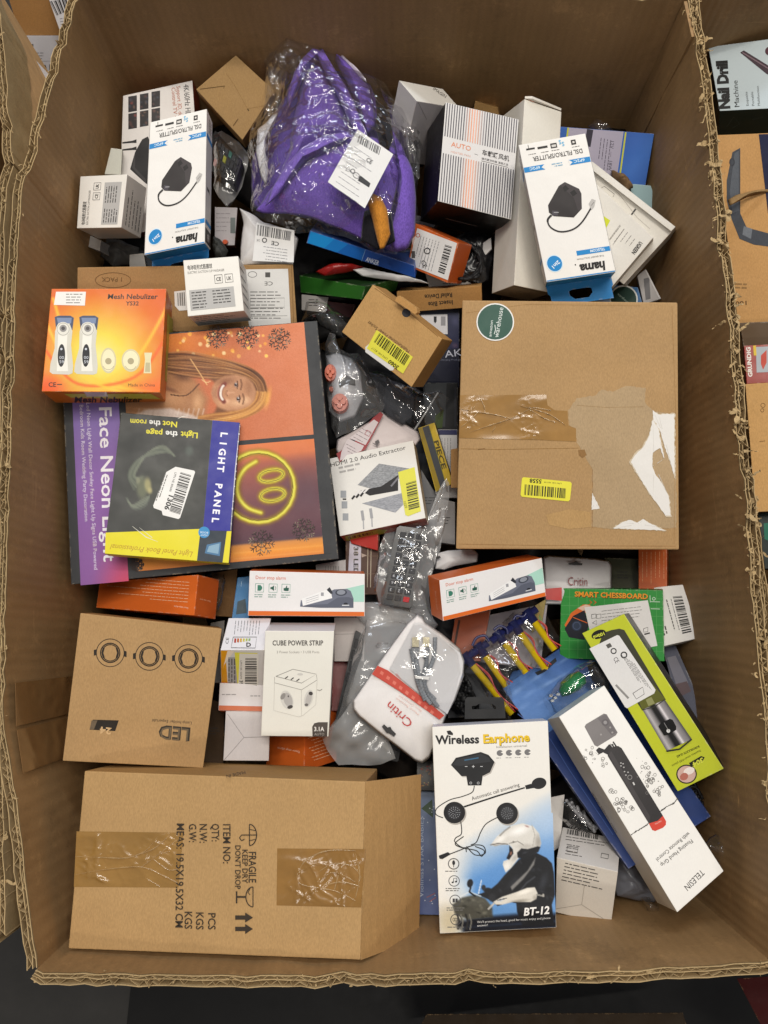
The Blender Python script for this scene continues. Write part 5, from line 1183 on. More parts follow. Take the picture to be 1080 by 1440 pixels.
pts = spline([(887, 1174), (898, 1167), (908, 1161), (913, 1157)], 6); f.line([(x, y + rn.uniform(-.6, .6)) for x, y in pts], [rn.uniform(.5, 2) for _ in pts], '#4a4745')
pts = spline([(928, 1141), (938, 1134), (946, 1130), (953, 1123)], 6); f.line([(x, y + rn.uniform(-.6, .6)) for x, y in pts], [rn.uniform(.6, 2.4) for _ in pts], '#4a4745')
for bx, by, n_, sp in ((830, 1060, 16, 13), (848, 1075, 8, 6), (872, 1132, 26, 9), (862, 1112, 6, 6), (885, 1140, 10, 8), (906, 1080, 14, 12), (915, 1100, 16, 10), (926, 1113, 16, 6), (918, 1090, 8, 9), (868, 1150 - 20, 5, 4)):
    for _ in range(n_):
        x, y, r = rn.gauss(bx, sp * .5), rn.gauss(by, sp * .6), rn.uniform(.4, 2.4)
        if r > 1.3: f.ring(x, y, r, r * rn.uniform(.8, 1.2), .6, '#6a6764', n=10)
        else: f.ell(x, y, r * .8, r * .6, '#77736f', n=7)
f.tline((972, 1179.5), (928, 1215), 'Floating Hand Grip', 8.3, '#3a3736'); f.tline((967.5, 1169.5), (922, 1207.5), 'with Remote Control', 8.3, '#3a3736'); f.tline((986, 1222), (961, 1247), 'TELESIN', 12.5, '#33302f', bold=.0, shear=.15)
f.build('printed_front', c.thing)
cv = c.face('l'); cv.tline((832, 1115), (866, 1171), 'www.telesin.com', 4.5, '#77706a'); cv.build('printed_lettering', c.thing)

# --- lime grinder box
c = Carton('product_box', 'lime yellow box picturing a steel 100ml grinder, with a wide white label', 'box', [(1018, 1081), (953, 1113), (818.5, 890.5), (877.5, 863)], (5, -8), .05, .80, dict(f='#b8bf2a', s='#2e2c28', b='#3a3834', t='#8d9426', l='#2e2c28'))
f = c.face()
f.poly([(843, 905), (848, 890), (860, 886), (871, 884), (878, 886), (936.5, 984), (903, 999)], '#3a3a2c'); f.poly([(895, 975), (918, 962), (936.5, 984), (903, 999)], '#5b5c24'); f.poly([(908, 984), (916, 980), (921, 989), (912, 993)], '#8a8a5a')
n = 26; A0, A1, B0, B1 = (903.5, 998), (935, 983.5), (937.5, 1056), (973, 1039)
for k in range(n):
    u0, u1 = k / n, (k + 1) / n; cc = np.interp((u0 + u1) / 2, [0, .12, .3, .38, .52, .66, .74, .9, 1], [.40, .72, .42, .10, .14, .90, .58, .48, .28]); hx = '#%02x%02x%02x' % tuple(int(255 * v) for v in (cc, cc * .97, cc * .98))
    f.poly([lerp2(A0, A1, u0), lerp2(A0, A1, u1), lerp2(B0, B1, u1), lerp2(B0, B1, u0)], hx)
f.line([B0, (956, 1053), B1], 2.2, '#232224'); f.line([A0, (920, 994), A1], 1.2, '#33322c')
f.poly([(926, 1021), (930, 1016), (942, 1010.5), (946, 1012), (951, 1021), (951, 1026), (940, 1033), (934, 1034)], '#141414'); f.ell(940, 1027.5, 2.6, 2.6, '#d5d3d0'); f.line([(934, 1016), (941, 1028)], .8, '#8b8987')
f.ell(842, 892, 10.5, 6, '#1a1a14', ang=-20); f.tline((850, 888), (834, 894.5), '100ml', 6.5, '#ced248', bold=.03)
f.ell(965.5, 1088.6, 14.5, 13.5, '#23211c'); f.ell(965.5, 1088.6, 12.8, 11.8, '#c9a79c'); f.ell(969, 1084, 8, 5, '#e5d9d2', ang=-20); f.ell(962, 1092, 6, 5, '#b06a5c', ang=-30)
f.poly([(969, 1073), (986, 1063), (991, 1065), (988, 1070), (972, 1078)], '#1a1a14'); f.tline((988, 1065), (973, 1073), '304', 9, '#ced248', bold=.04, shear=.2); f.tline((985, 1054), (944, 1076), 'Stainless steel+ABS plastic', 4.2, '#55570f'); f.tline((983, 1048), (951, 1063), 'BOROSILICATE GLASS', 4.2, '#33340c', bold=.02)
f.build('printed_front', c.thing)
cv = label_on(c, 'f', [(829, 912), (868, 893), (871, 894), (922, 970), (920, 975), (882, 996), (879, 994)], '#dad8d6')
for k in range(6): cv.micro(874 + k * 3.6, 920 + k * 2.5, 50, 1, 3, '#6a6866', rot=57, th=.7, seed=k)
cv.tline((862, 926), (866, 933), 'CE', 9, '#2a2826'); cv.ring(877.5, 921, 4, 4, 1.8, '#2a2826', n=12); cv.ring(863, 915.5, 3.6, 3.6, 1.6, '#2a2826', n=12); cv.poly([(852, 907), (858, 904), (861, 909), (855, 912)], '#55534f'); cv.line([(890, 975), (904, 966), (906, 976), (895, 983), (890, 975)], .8, '#3a3836'); cv.line([(866, 963), (884, 982)], 3, '#8a8886'); done(cv, c)
s = c.face('r').art(60, 250)
s.build('printed_side', c.thing)

# --- chessboard
c = Carton('product_box', 'green box lettered SMART CHESSBOARD with a white instruction label', 'box', [(789, 827), (932.5, 830), (934.5, 930), (787, 926)], (1, -3), .02, .86, dict(f='#2f8a3a', s='#1f5c28'))
f = c.face()
for k in range(1, 12): f.line([(789 + k * 12.2, 827.6), (788 + k * 12.3, 926)], .6, '#58a55c')
for k in range(1, 8): f.line([(788.6, 827 + k * 12.2), (933, 830 + k * 12.3)], .6, '#58a55c')
f.tline((808.6, 839.4), (911.6, 843), 'SMART CHESSBOARD', 10, '#5a2c10', bold=.05); f.tline((808, 838.6), (911, 842.2), 'SMART CHESSBOARD', 10, '#e0942c', bold=.03)
f.poly([(794, 879), (803, 862), (820, 850), (830, 850), (827, 860), (806, 870), (797, 884)], '#d8692c'); f.poly([(812, 855), (824, 850), (834, 853), (822, 860)], '#d9b9a4'); f.poly([(794, 884), (806, 866), (822, 858), (828, 880), (822, 900), (800, 896)], '#23242c'); f.ell(811, 880, 7, 7, '#30394c'); f.ring(811, 880, 5, 5, 1, '#4a5670'); f.line([(806, 868), (826, 876)], 1, '#d8692c')
f.poly([(828, 843), (833, 847), (828, 851), (831, 847)], '#c8501c'); f.poly([(834, 843), (839, 847), (834, 851), (837, 847)], '#c8501c'); f.ring(919.5, 842, 2, 2, .8, '#cfe2cf', n=12); f.line([(914, 837), (914.4, 847)], .8, '#cfe2cf'); f.line([(915, 846), (928, 846.4)], .8, '#cfe2cf'); f.line([(915, 856), (928, 856.4)], .8, '#cfe2cf')
f.build('printed_front', c.thing)
cv = label_on(c, 'f', [(822, 854), (911, 844), (924.5, 908), (905, 912), (830, 890)], '#dcdad8')
for k in range(5): cv.micro(846, 859 - k * .5 + k * 5, 62, 1, 3, '#7a7876', rot=-6.5, th=.8, seed=k)
for x in (832, 839): cv.line([(x, 864), (x + 6, 863.4), (x + 6, 869), (x, 869.6), (x, 864)], .8, '#4a4846')
cv.line([(833, 876), (839, 872), (839, 878), (833, 876)], .7, '#4a4846'); cv.line([(905, 884), (911, 882), (911, 888), (905, 889), (905, 884)], .8, '#4a4846'); cv.line([(906, 892), (914, 890)], 2, '#3a3836'); done(cv, c)
# --- white barcode box beside it
c = Carton('product_box', 'small white box with a barcode tucked behind the green chessboard box', 'box', [(919, 826), (960, 822), (984.5, 897), (932, 909)], (3, 3), .03, .85, dict(f='#dedad4', s='#cfcac2'))
f = c.face(); f.bars([(959, 838), (973, 889), (960, 892), (946, 839)], 22); f.micro(944, 842, 48, 1, 3, '#6a6664', rot=75, th=.9); f.micro(938, 843, 46, 1, 3, '#4a4644', rot=75, th=1.4); f.micro(936, 880, 14, 2, 4, '#3a3634', rot=75, th=1.8); f.build('printed_front', c.thing)
# ------------------------------------------------------------------ soft and bagged things, odd packs
def bagthing(name, label, cat, px, D, group=None):
    cx = sum(p[0] for p in px) / len(px); cy = sum(p[1] for p in px) / len(px)
    p = at(cx, cy, D); return thing(name, label, cat, p - Vector((0, 0, .01)), group)

class Slab:
    """a flat frame on photo corners q at depth D, for things built on a plane"""
    def __init__(s, q, D, ext=None, t=.02):
        cx = sum(p[0] for p in q) / 4; cy = sum(p[1] for p in q) / 4; C = at(cx, cy, D); n = Vector((0, 0, 1))
        if ext:
            r = ray(cx + ext[0], cy + ext[1]).normalized(); b = CAM - C; B = b.dot(r); base = CAM + r * (-B + math.sqrt(max(B * B - (b.dot(b) - t * t), 0))); n = (C - base).normalized()
        s.q = [onplane(x, y, C, n) for x, y in q]; s.n = n; s.c = C
    def canvas(s, lift=.0002): return Canvas(s.q, s.n, lift)

# --- purple plush in a crinkled clear bag
PL = '#6a42a8'
th = bagthing('plush_costume', 'purple plush costume folded inside a crinkled clear plastic bag with a white paper tag', 'plush costume', [(355, 20), (590, 360)], .84)
pillow('plush_body', th, [(354, 222), (360, 202), (376, 190), (388, 160), (398, 138), (407, 104), (422, 80), (440, 64), (458, 62), (476, 78), (500, 96), (522, 116), (530, 140), (545, 165), (560, 188), (572, 214), (582, 240), (584, 280), (582, 320), (572, 348), (556, 358), (538, 352), (514, 332), (500, 336), (470, 322), (440, 310), (400, 302), (366, 300), (356, 290)], .835, .045, FABRIC, '#5a4590', crumple=.006, fr=22, seed=3, cen=(470, 220))
pillow('plush_hood', th, [(376, 282), (390, 250), (408, 206), (414, 160), (424, 120), (434, 92), (450, 78), (464, 92), (478, 118), (494, 150), (504, 176), (500, 196), (470, 200), (440, 212), (415, 240), (398, 266)], .797, .022, FABRIC, '#6a50a2', crumple=.004, fr=26, seed=5, cen=(440, 190))
pillow('plush_flap', th, [(360, 296), (372, 276), (398, 240), (424, 212), (458, 196), (500, 188), (536, 196), (558, 212), (564, 240), (552, 300), (534, 328), (512, 338), (480, 322), (440, 308), (400, 302), (368, 300)], .79, .022, FABRIC, '#684fa0', crumple=.004, fr=24, seed=8, cen=(470, 262))
for nm, px, cl, D, h in (('plush_fold', [(442, 70), (452, 66), (466, 90), (484, 118), (500, 150), (516, 186), (520, 204), (510, 204), (494, 176), (474, 136), (456, 104)], '#7058aa', .775, .012),
                         ('plush_fold', [(404, 130), (412, 104), (428, 80), (446, 64), (466, 66), (452, 76), (436, 92), (424, 112), (414, 142), (406, 156)], '#6d55a6', .782, .012),
                         ('plush_fold', [(462, 66), (480, 80), (502, 104), (520, 122), (526, 150), (530, 178), (518, 190), (508, 164), (496, 132), (478, 100)], '#6a52a4', .79, .014),
                         ('plush_fold', [(372, 290), (384, 262), (402, 232), (424, 208), (452, 192), (490, 184), (500, 190), (460, 202), (432, 218), (408, 244), (390, 274)], '#745cae', .768, .007),
                         ('plush_fold', [(552, 182), (566, 204), (580, 236), (586, 280), (584, 330), (574, 350), (556, 354), (546, 336), (558, 300), (562, 250)], '#684fa0', .786, .015),
                         ('white_trim', [(362, 182), (374, 172), (384, 160), (392, 158), (386, 170), (376, 186), (374, 212), (378, 240), (374, 262), (366, 246), (360, 214)], '#cfcdd0', .785, .008),
                         ('white_trim', [(468, 70), (484, 80), (500, 96), (514, 112), (516, 118), (500, 106), (484, 90)], '#bfb6c4', .79, .006),
                         ('dark_panel', [(528, 140), (540, 150), (550, 168), (553, 196), (546, 212), (534, 204), (528, 180), (530, 160)], '#17151a', .782, .008),
                         ('dark_panel', [(512, 296), (534, 292), (550, 300), (556, 340), (530, 352), (508, 338)], '#1b1a1e', .776, .006),
                         ('amber_patch', [(516, 284), (524, 272), (536, 276), (546, 296), (549, 330), (540, 348), (534, 350), (526, 322)], '#b0742c', .768, .008)):
    pillow(nm, th, px, D, h, FABRIC, cl, rings=10, n=60, crumple=.002, fr=40, seed=len(px))
sl = Slab([(503, 182), (553, 217), (513, 293), (461, 256)], .745); cv = sl.canvas()
cv.poly([(503, 182), (553, 217), (513, 293), (461, 256)], '#d9d7d4'); cv.bars([(505, 190), (537, 208), (534, 219), (502, 200)], 20, '#2c2a2c')
for k in range(9): cv.micro(498 - k * 3.6, 206 + k * 7, 44 if k != 3 else 20, 1, 3, '#77757a', rot=34, th=.8, seed=k)
cv.tline((514, 226), (522, 231), 'CE', 8, '#2c2a2c', bold=.02); cv.poly([(507, 247), (521, 258), (519, 264), (503, 254)], '#2c2a2c'); cv.ring(501, 247, 5, 3.6, .9, '#2c2a2c', ang=34, n=14); cv.line([(486, 240), (490, 234), (493, 242), (486, 240)], .9, '#2c2a2c'); cv.ring(496, 241, 3, 3, 1, '#2c2a2c', n=12)
cv.build('paper_tag', th, PAPER)
pillow('film_bag', th, [(378, 20), (400, 24), (424, 38), (448, 56), (466, 72), (496, 94), (516, 112), (545, 122), (560, 150), (584, 176), (592, 206), (588, 250), (586, 300), (580, 345), (556, 360), (520, 346), (490, 338), (452, 326), (420, 330), (390, 318), (356, 300), (352, 262), (350, 222), (362, 180), (372, 140), (374, 90), (374, 50)], .80, .062, FILMK, rings=64, n=230, crumple=.0075, fr=52, seed=11, cen=(462, 220), under=False)

pillow('bag_neck', th, [(376, 19), (400, 23), (424, 37), (450, 57), (442, 68), (424, 86), (410, 112), (400, 142), (386, 168), (370, 164), (373, 90)], .792, .016, FILMW, rings=30, n=110, crumple=.008, fr=60, seed=71, under=False)
pillow('bag_skirt', th, [(540, 122), (562, 148), (586, 176), (594, 206), (590, 250), (574, 236), (560, 200), (546, 160)], .80, .010, FILMW, rings=20, n=80, crumple=.007, fr=60, seed=72, under=False)

# --- clear bag with a remote, top left
def remote(q, D, parent, rows, cols, ext=None, keycol='#2b2b2d', body='#19191b', red=None, legends=None, accents=(), up=True):
    sl = Slab(q, D, ext, .02); cv = sl.canvas(0).art(10, 30)
    b = raised('remote_body', parent, cv, [(.6, .2), (9.4, .2), (10, .8), (9.8, 29), (9, 29.9), (1, 29.9), (.2, 29), (0, .8)], -.014, .002, body, PLASTIC, .985)
    for j in range(rows):
        for i in range(cols):
            x = 1.1 + i * 7.8 / cols; y = 2.2 + j * 26 / rows; wd = 7.8 / cols - .55; hh = 26 / rows - .6; cl = keycol
            for (ai, aj, ac) in accents:
                if (i, j) == (ai, aj): cl = ac
            key = raised('key', b, cv, [(x + .15, y), (x + wd - .15, y), (x + wd, y + .3), (x + wd, y + hh - .3), (x + wd - .15, y + hh), (x + .15, y + hh), (x, y + hh - .3), (x, y + .3)], .0018, .0034, cl, RUBBER, .9)
    if legends:
        lc = sl.canvas(.0036).art(10, 30)
        for (i, j, s) in legends:
            lc.text(1.1 + (i + .46) * 7.8 / cols, 2.2 + (j + .62) * 26 / rows, s, 1.5, '#c9c9cc', rot=0, align='c')
        lc.build('key_lettering', b)
    return b
px = [(300, 188), (312, 184), (334, 200), (350, 218), (346, 240), (342, 262), (330, 280), (320, 289), (308, 276), (301, 262)]
th = bagthing('bagged_remote', 'black remote control in a clear bag with coloured keys below the tan cube carton', 'remote', px, .85)
remote([(342, 228), (330, 262), (290, 238), (302, 182)], .842, th, 7, 3, accents=((1, 3, '#8a8a2a'), (0, 2, '#2a5a50'), (2, 5, '#8a2a2a')))
pillow('bag_back', th, px, .862, .002, MILK2, rings=12, n=60, crumple=.003, fr=50, seed=121, under=False)
pillow('film_bag', th, px, .838, .012, FILM, rings=22, n=80, crumple=.004, fr=50, seed=21, under=False)

# --- white pouch with barcode under the plush bag
px = [(337, 292), (350, 298), (372, 312), (410, 326), (420, 334), (416, 352), (413, 372), (376, 374), (335, 374), (340, 344), (343, 316)]
th = bagthing('padded_pouch', 'soft white pouch with a barcode label under the plush bag', 'pouch', px, .83)
pillow('pouch_body', th, px, .83, .012, PAPER, '#c9c6c4', rings=16, n=80, crumple=.003, fr=45, seed=22)
sl = Slab([(361, 313), (414, 324), (413, 369), (355, 367)], .812); cv = sl.canvas(); cv.poly([(361, 313), (414, 324), (413, 369), (355, 367)], '#d3d1ce')
cv.bars([(362, 316), (411, 326), (409, 339), (361, 331)], 26, '#2c2a2c'); cv.tline((393, 341), (382, 339), 'CE', 8, '#2c2a2c', bold=.02); cv.ring(372, 338, 3, 3, 1.4, '#2c2a2c', n=12); cv.tline((366, 337), (361, 336), 'UK', 5, '#2c2a2c')
for k in range(5): cv.micro(404, 352 + k * 4.3, 44, 1, 3, '#66646a', rot=188, th=.8, seed=k)
cv.build('paper_label', th, PAPER)

# --- small blister pack with an orange knob
c = Carton('blister_pack', 'narrow grey card pack with an orange knob beside the splitter box', 'pack', [(302, 291), (334, 292), (330, 345), (302, 345)], (2, 4), .02, .862, dict(f='#b9b3b4', t='#7a3022', s='#6a3a34'), mat=MATTE)
f = c.face()
for k in range(5): f.micro(304, 300 + k * 6, 22, 1, 3, '#8a8486', seed=k, th=.8)
f.rect(324, 306, 7, 22, '#6c7472'); f.build('printed_front', c.thing)
raised('orange_knob', c.thing, c.face(), [(317 + 4.5 * math.cos(a * .5236), 341 + 4 * math.sin(a * .5236)) for a in range(12)], 0, .006, '#c9501c', PLASTIC, .8)
px = [(300, 330), (312, 340), (322, 352), (316, 366), (300, 364)]
th = bagthing('plastic_bag', 'dark clear plastic bag crumpled beside the splitter box end', 'bag', px, .86); pillow('bag_skin', th, px, .86, .01, RUBBER, '#3a3b38', rings=12, n=50, crumple=.005, fr=60, seed=24)

# --- white and dark clutter under the sideways massager box
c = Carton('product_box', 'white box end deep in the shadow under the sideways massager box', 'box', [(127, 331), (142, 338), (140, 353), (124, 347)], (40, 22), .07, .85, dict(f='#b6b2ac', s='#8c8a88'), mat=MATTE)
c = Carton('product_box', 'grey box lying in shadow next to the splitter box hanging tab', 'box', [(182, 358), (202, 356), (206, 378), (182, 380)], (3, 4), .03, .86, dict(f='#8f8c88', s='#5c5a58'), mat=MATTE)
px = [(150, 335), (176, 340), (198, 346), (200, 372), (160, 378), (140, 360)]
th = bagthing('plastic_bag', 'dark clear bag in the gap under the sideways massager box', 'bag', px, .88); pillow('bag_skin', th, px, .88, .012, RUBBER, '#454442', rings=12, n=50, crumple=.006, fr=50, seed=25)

# --- slim blue box, green box, insect device box
c = Carton('product_box', 'long slim blue box in several blues with white lettering under the plush', 'box', [(436, 324), (582, 373), (584, 391), (431, 342)], (8, -16), .05, .815, dict(f='#1f4fa0', t='#2a3f70', l='#1a86c8'))
f = c.face(); f.poly([(437, 325), (514, 351), (508, 366), (432.5, 341.4)], '#1760b0'); f.poly([(437, 325), (470, 336), (456, 349), (432.5, 341.4)], '#1c8ad0'); f.poly([(470, 336), (490, 343), (474, 355), (456, 349)], '#1a76c2'); f.poly([(540, 360), (582, 374), (583, 390), (520, 370)], '#1c4690'); f.line([(514, 351), (508.5, 367)], .8, '#7aa0d0')
f.tline((514, 367), (532, 373), 'ANKER', 9, '#dbe4f2', bold=.02); f.build('printed_side', c.thing)
px = [(444, 381), (460, 372), (480, 370), (498, 371), (512, 375), (500, 380), (476, 384), (456, 388)]
th = bagthing('red_pouch', 'red plastic pouch edge curling over the green box', 'pouch', px, .835); pillow('pouch_body', th, px, .835, .010, PLASTIC, '#8a1714', rings=12, n=60, crumple=.002, seed=26)
px = [(496, 379), (512, 376), (540, 384), (574, 390), (604, 399), (590, 398), (560, 396), (530, 392), (508, 388)]
th = bagthing('white_pouch', 'white plastic pouch edge between the blue box and the green box', 'pouch', px, .832); pillow('pouch_body', th, px, .832, .006, PAPER, '#d6d4d2', rings=12, n=60, crumple=.002, seed=27)
c = Carton('product_box', 'plain green box lying behind the kraft power socket box', 'box', [(421, 387), (514, 403), (509, 421.5), (423, 411.5)], (48, -12), .06, .855, dict(f='#2f6b26', t='#1f3a1c', r='#2c5a24'))
cv = c.face('r'); cv.tline((540, 402), (556, 398), 'SOS', 8, '#4a7a42'); cv.build('printed_side', c.thing)
c = Carton('cardboard_box', 'kraft box lettered Insect Bite Relief Device upside down', 'box', [(678, 431), (558, 440), (558, 410), (677, 402)], (3, -6), .045, .845, dict(f='#9a7140', b='#a27a48', s='#8a6438'), mat=KRAFT)
f = c.face(); f.tline((637, 422), (602, 425), 'Insect Bite', 9, '#2c241c', bold=.02); f.tline((636, 411.5), (597, 414.5), 'Relief Device', 9, '#2c241c', bold=.02); f.build('printed_lettering', c.thing, KINK)

# --- orange box with white barcode label next to the plush
c = Carton('product_box', 'orange box with a large white barcode label beside the plush', 'box', [(584, 314), (645, 341), (629, 398), (573, 374)], (20, 3), .04, .82, dict(f='#c05c24', s='#b0501e'))
f = c.face(); f.build('printed_side', c.thing)
cv = label_on(c, 'f', [(587, 321), (643, 342), (630, 394), (575, 372)], '#d8d5d2'); cv.bars([(626, 344), (616, 383), (625, 386.5), (636, 347)], 18); cv.ring(601, 353, 4, 4, 1.6, '#2a2826', n=12); cv.tline((592, 367), (596, 377), 'CE', 8, '#2a2826', bold=.02); cv.rect(579, 353, 5, 10, '#55524f'); cv.ring(588, 331, 2.6, 2.6, 1, '#b0402a', n=12)
for k in range(7): cv.micro(618 - k * 4.2, 340 - k * 1.4, 44, 1, 3, '#77757a', rot=105, th=.8, seed=k)
done(cv, c)
px = [(640, 330), (664, 322), (688, 318), (692, 360), (690, 392), (676, 402), (650, 400), (636, 396), (660, 352)]
th = bagthing('cable_bag', 'glossy black bagged cable between the striped box and the tall white carton', 'cable', px, .86)
pillow('bag_skin', th, px, .862, .014, PLASTIC, '#18181a', rings=18, n=70, crumple=.007, fr=50, seed=28)
rn = random.Random(4)
for k in range(3): tube('black_cable', th, [at(x, y, .843 + rn.uniform(-.003, .003)) for x, y in spline([(642 + k * 5, 336), (660 + k * 6, 344 + k * 5), (676, 366 + k * 8), (664, 388 + k * 2), (646, 392)], 6)], .0022, '#1a1a1c', RUBBER)
c = Carton('paper_sheet', 'folded white leaflet sticking out beside the orange labelled box', 'leaflet', [(664, 352), (690, 334), (691, 350), (668, 374)], (1, 1), .004, .852, '#bdbab8', mat=PAPER)
c = Carton('paper_sheet', 'small white paper corner below the orange labelled box', 'leaflet', [(657, 372), (666, 364), (664, 378), (655, 386)], (1, 1), .004, .855, '#d4d2cf', mat=PAPER)

# --- right back corner: slim white boxes, blue box, teal box, clamshell
c = Carton('product_box', 'bright blue box with a grey print panel and yellow stripes in the back corner', 'box', [(788, 178), (920, 188), (907, 264), (780, 254)], (2, 8), .05, .85, dict(f='#2a5aa8', s='#1c3f7c'))
f = c.face(); g = Soft([(872, 185), (919.4, 188.6), (906.6, 263), (860, 259.6)], 12, 16, '#3a6ab8'); g.grad(g.U * .5 + g.Vv * .5, [(0, '#2a55a4'), (.6, '#3a6cbc'), (1, '#2c5cac')]); f.soft(g)
f.poly([(800, 179.6), (877, 185.4), (866, 260), (790, 254)], '#a8a2b4'); f.line([(880, 186), (870, 260)], 2.2, '#c2c436'); f.line([(799, 179.5), (790, 254)], 2.2, '#c2c436'); f.line([(830, 182), (826, 206)], 9, '#34303c')
for k in range(4): f.micro(846 + k * 4.5, 194 + k, 44, 1, 3, '#55505c', rot=97, th=1, seed=k)
f.tline((859, 197), (855, 240), '12V  —  18W', 7, '#4a4652'); f.build('printed_front', c.thing)
px = [(826, 178), (836, 170), (846, 176), (858, 174), (864, 184), (845, 186)]
th = bagthing('plastic_bag', 'little clear bag corner poking up behind the blue box', 'bag', px, .845); pillow('bag_skin', th, px, .845, .008, FILM, rings=12, n=50, crumple=.005, fr=70, seed=31)
Carton('product_box', 'pale teal box against the right wall below the blue box', 'box', [(886, 258), (915, 261), (930, 308), (892, 312)], (2, 2), .03, .86, '#9bb8bc')
px = [(862, 240), (876, 244), (888, 256), (892, 268), (880, 272), (866, 262)]
th = bagthing('paper_wrap', 'crumpled brown paper between the blue box and the slim white boxes', 'paper', px, .85); pillow('wrap_sheet', th, px, .85, .012, KRAFT, '#7d6448', rings=10, n=50, crumple=.006, fr=70, seed=32)
c = Carton('product_box', 'slim white box with a dented lid, the upper of two by the right wall', 'box', [(763, 306), (834, 229), (950, 320), (877, 400)], (4, 6), .032, .805, dict(f='#d9d5cc', s='#c9c4ba', b='#bdb7ac'), mat=MATTE)
f = c.face(); f.line([(840, 240), (904, 285), (943, 318)], 1, '#b5afa4'); f.line([(846, 264), (850, 262), (864, 273), (862, 277)], .7, '#77736c'); f.line([(888, 302), (894, 294)], 2.2, '#3c3a38'); f.line([(850, 256), (870, 272), (896, 306), (914, 322)], .5, '#a39d94'); f.build('printed_lettering', c.thing, MATTE)
raised('lid_edge', c.thing, c.face(), [(834, 229), (950, 320), (944, 326), (828, 236)], .0005, .006, '#dcd8d0', MATTE)
c = Carton('product_box', 'slim white box with small grey lettering, the lower of two by the right wall', 'box', [(781, 328), (839.6, 259.6), (919, 334), (860, 404)], (2, 5), .03, .785, dict(f='#dad6ce', s='#c4beb4'), mat=MATTE)
f = c.face(); f.tline((899.5, 339), (888, 355), 'UGREEN', 8, '#2f2c2a', bold=.03)
for k in range(5): f.micro(893 - k * 5, 336 - k * 4.6 + 0, 16 + k * 4, 1, 3, '#77736e', rot=127, th=.8, seed=k)
f.line([(878, 322), (862, 344)], .5, '#77736e'); f.line([(872, 316), (850, 346)], .5, '#77736e'); f.poly([(849, 304), (858, 310), (853, 320), (846, 314)], '#c5cc2c'); f.build('printed_lettering', c.thing, MATTE)
c = Carton('blister_pack', 'blue pack with a round dark green sticker peeping over the biggest carton', 'pack', [(836, 398), (897, 404), (905, 432), (836, 432)], (1, 3), .02, .862, dict(f='#3a6a9c', s='#2a4a6c'))
f = c.face(); f.poly([(838, 412), (856, 408), (858, 426), (838, 426)], '#8aa4c4'); f.ell(877, 421, 20, 20, '#d9ddda'); f.ell(877, 421, 18, 18, '#1c3a30'); f.tline((868, 414), (884, 428), 'warehouse', 5, '#9fb3a8'); f.build('printed_front', c.thing)
c = Carton('blister_pack', 'grey clear clamshell pack standing by the right wall above the biggest carton', 'pack', [(896, 388), (908, 378), (930, 420), (905, 428)], (-2, 4), .02, .855, dict(f='#aaa6a4', s='#c4c0bc', r='#c9c6c2'), mat=PLASTIC)
f = c.face(); f.poly([(905, 392), (913, 390), (915, 420), (908, 422)], '#5c5a5c'); f.line([(908, 380), (928, 420)], 2, '#cfccca'); f.build('printed_front', c.thing, PLASTIC)

# --- middle gap: dark packs
c = Carton('product_box', 'navy blue pack with white AK lettering half hidden beside the biggest carton', 'box', [(582, 434), (646, 434), (646, 545), (582, 545)], (0, 3), .03, .875, dict(f='#14172c', s='#0e1020'))
f = c.face(); f.poly([(592, 443), (629, 442), (629.5, 470), (592, 470)], '#c9c7ca'); f.poly([(610, 445), (614, 445), (614, 452), (612, 455), (610, 452)], '#18181c'); f.rect(620, 445, 6.5, 13, '#8a888c')
g = Soft([(630, 440), (645, 440), (645, 490), (630, 492)], 10, 20, '#1c2040'); g.blob(640, 452, 8, 10, 0, '#4a4a6a', .6, 1); g.blob(640, 486, 8, 6, 0, '#77586a', .6, 1); f.soft(g)
f.tline((626, 503), (650, 500), 'AK', 14, '#c9c9d4'); f.tline((618, 507), (648, 507), 'Charging Product', 3.4, '#77798a'); f.build('printed_front', c.thing)
c = Carton('product_box', 'black pack with a grey panel below the navy pack', 'box', [(594, 538), (644, 538), (644, 606), (598, 606)], (0, 2), .02, .885, dict(f='#121214', s='#0c0c0e'))
f = c.face(); f.poly([(597, 540), (628, 538.5), (626, 600), (600, 600)], '#3b3d3e'); f.poly([(612, 585), (624, 575), (622, 602), (612, 602)], '#3a4a1c'); f.line([(640, 545), (640, 600)], .8, '#3a3c46'); f.build('printed_front', c.thing)
c = Carton('product_box', 'white pack with a navy top strip beside the yellow tool pack', 'box', [(612, 604), (643, 604), (643, 700), (612, 700)], (0, 2), .02, .88, dict(f='#c6c4c2', s='#a09e9c'))
f = c.face(); f.rect(612.6, 604.6, 30, 7, '#1c2050')
for k in range(4): f.micro(622 + k * 4, 616, 60, 1, 3, '#8a8886', rot=90, th=.8, seed=k)
f.build('printed_front', c.thing)
c = Carton('cardboard_box', 'thin kraft edge beside the biggest carton', 'box', [(634, 632), (644, 630), (644, 686), (634, 686)], (0, 1), .03, .85, '#a57c4c', mat=KRAFT)

c = Carton('tool_pack', 'yellow and black tool pack standing on its edge', 'pack', [(588, 602), (611, 594), (637, 680), (613, 692)], (2, 1), .015, .862, dict(f='#b89a16', s='#5c4c10'))
f = c.face(); f.poly([(594, 601), (603, 598), (628, 684), (620, 688)], '#3a3c40'); f.line([(603, 598), (628, 684)], .8, '#77701c'); f.poly([(589, 603), (594, 601), (620, 688), (614, 691)], '#8a741a'); f.tline((610, 620), (622, 660), 'PIECE', 9, '#4a4012', bold=.03); f.build('printed_front', c.thing)

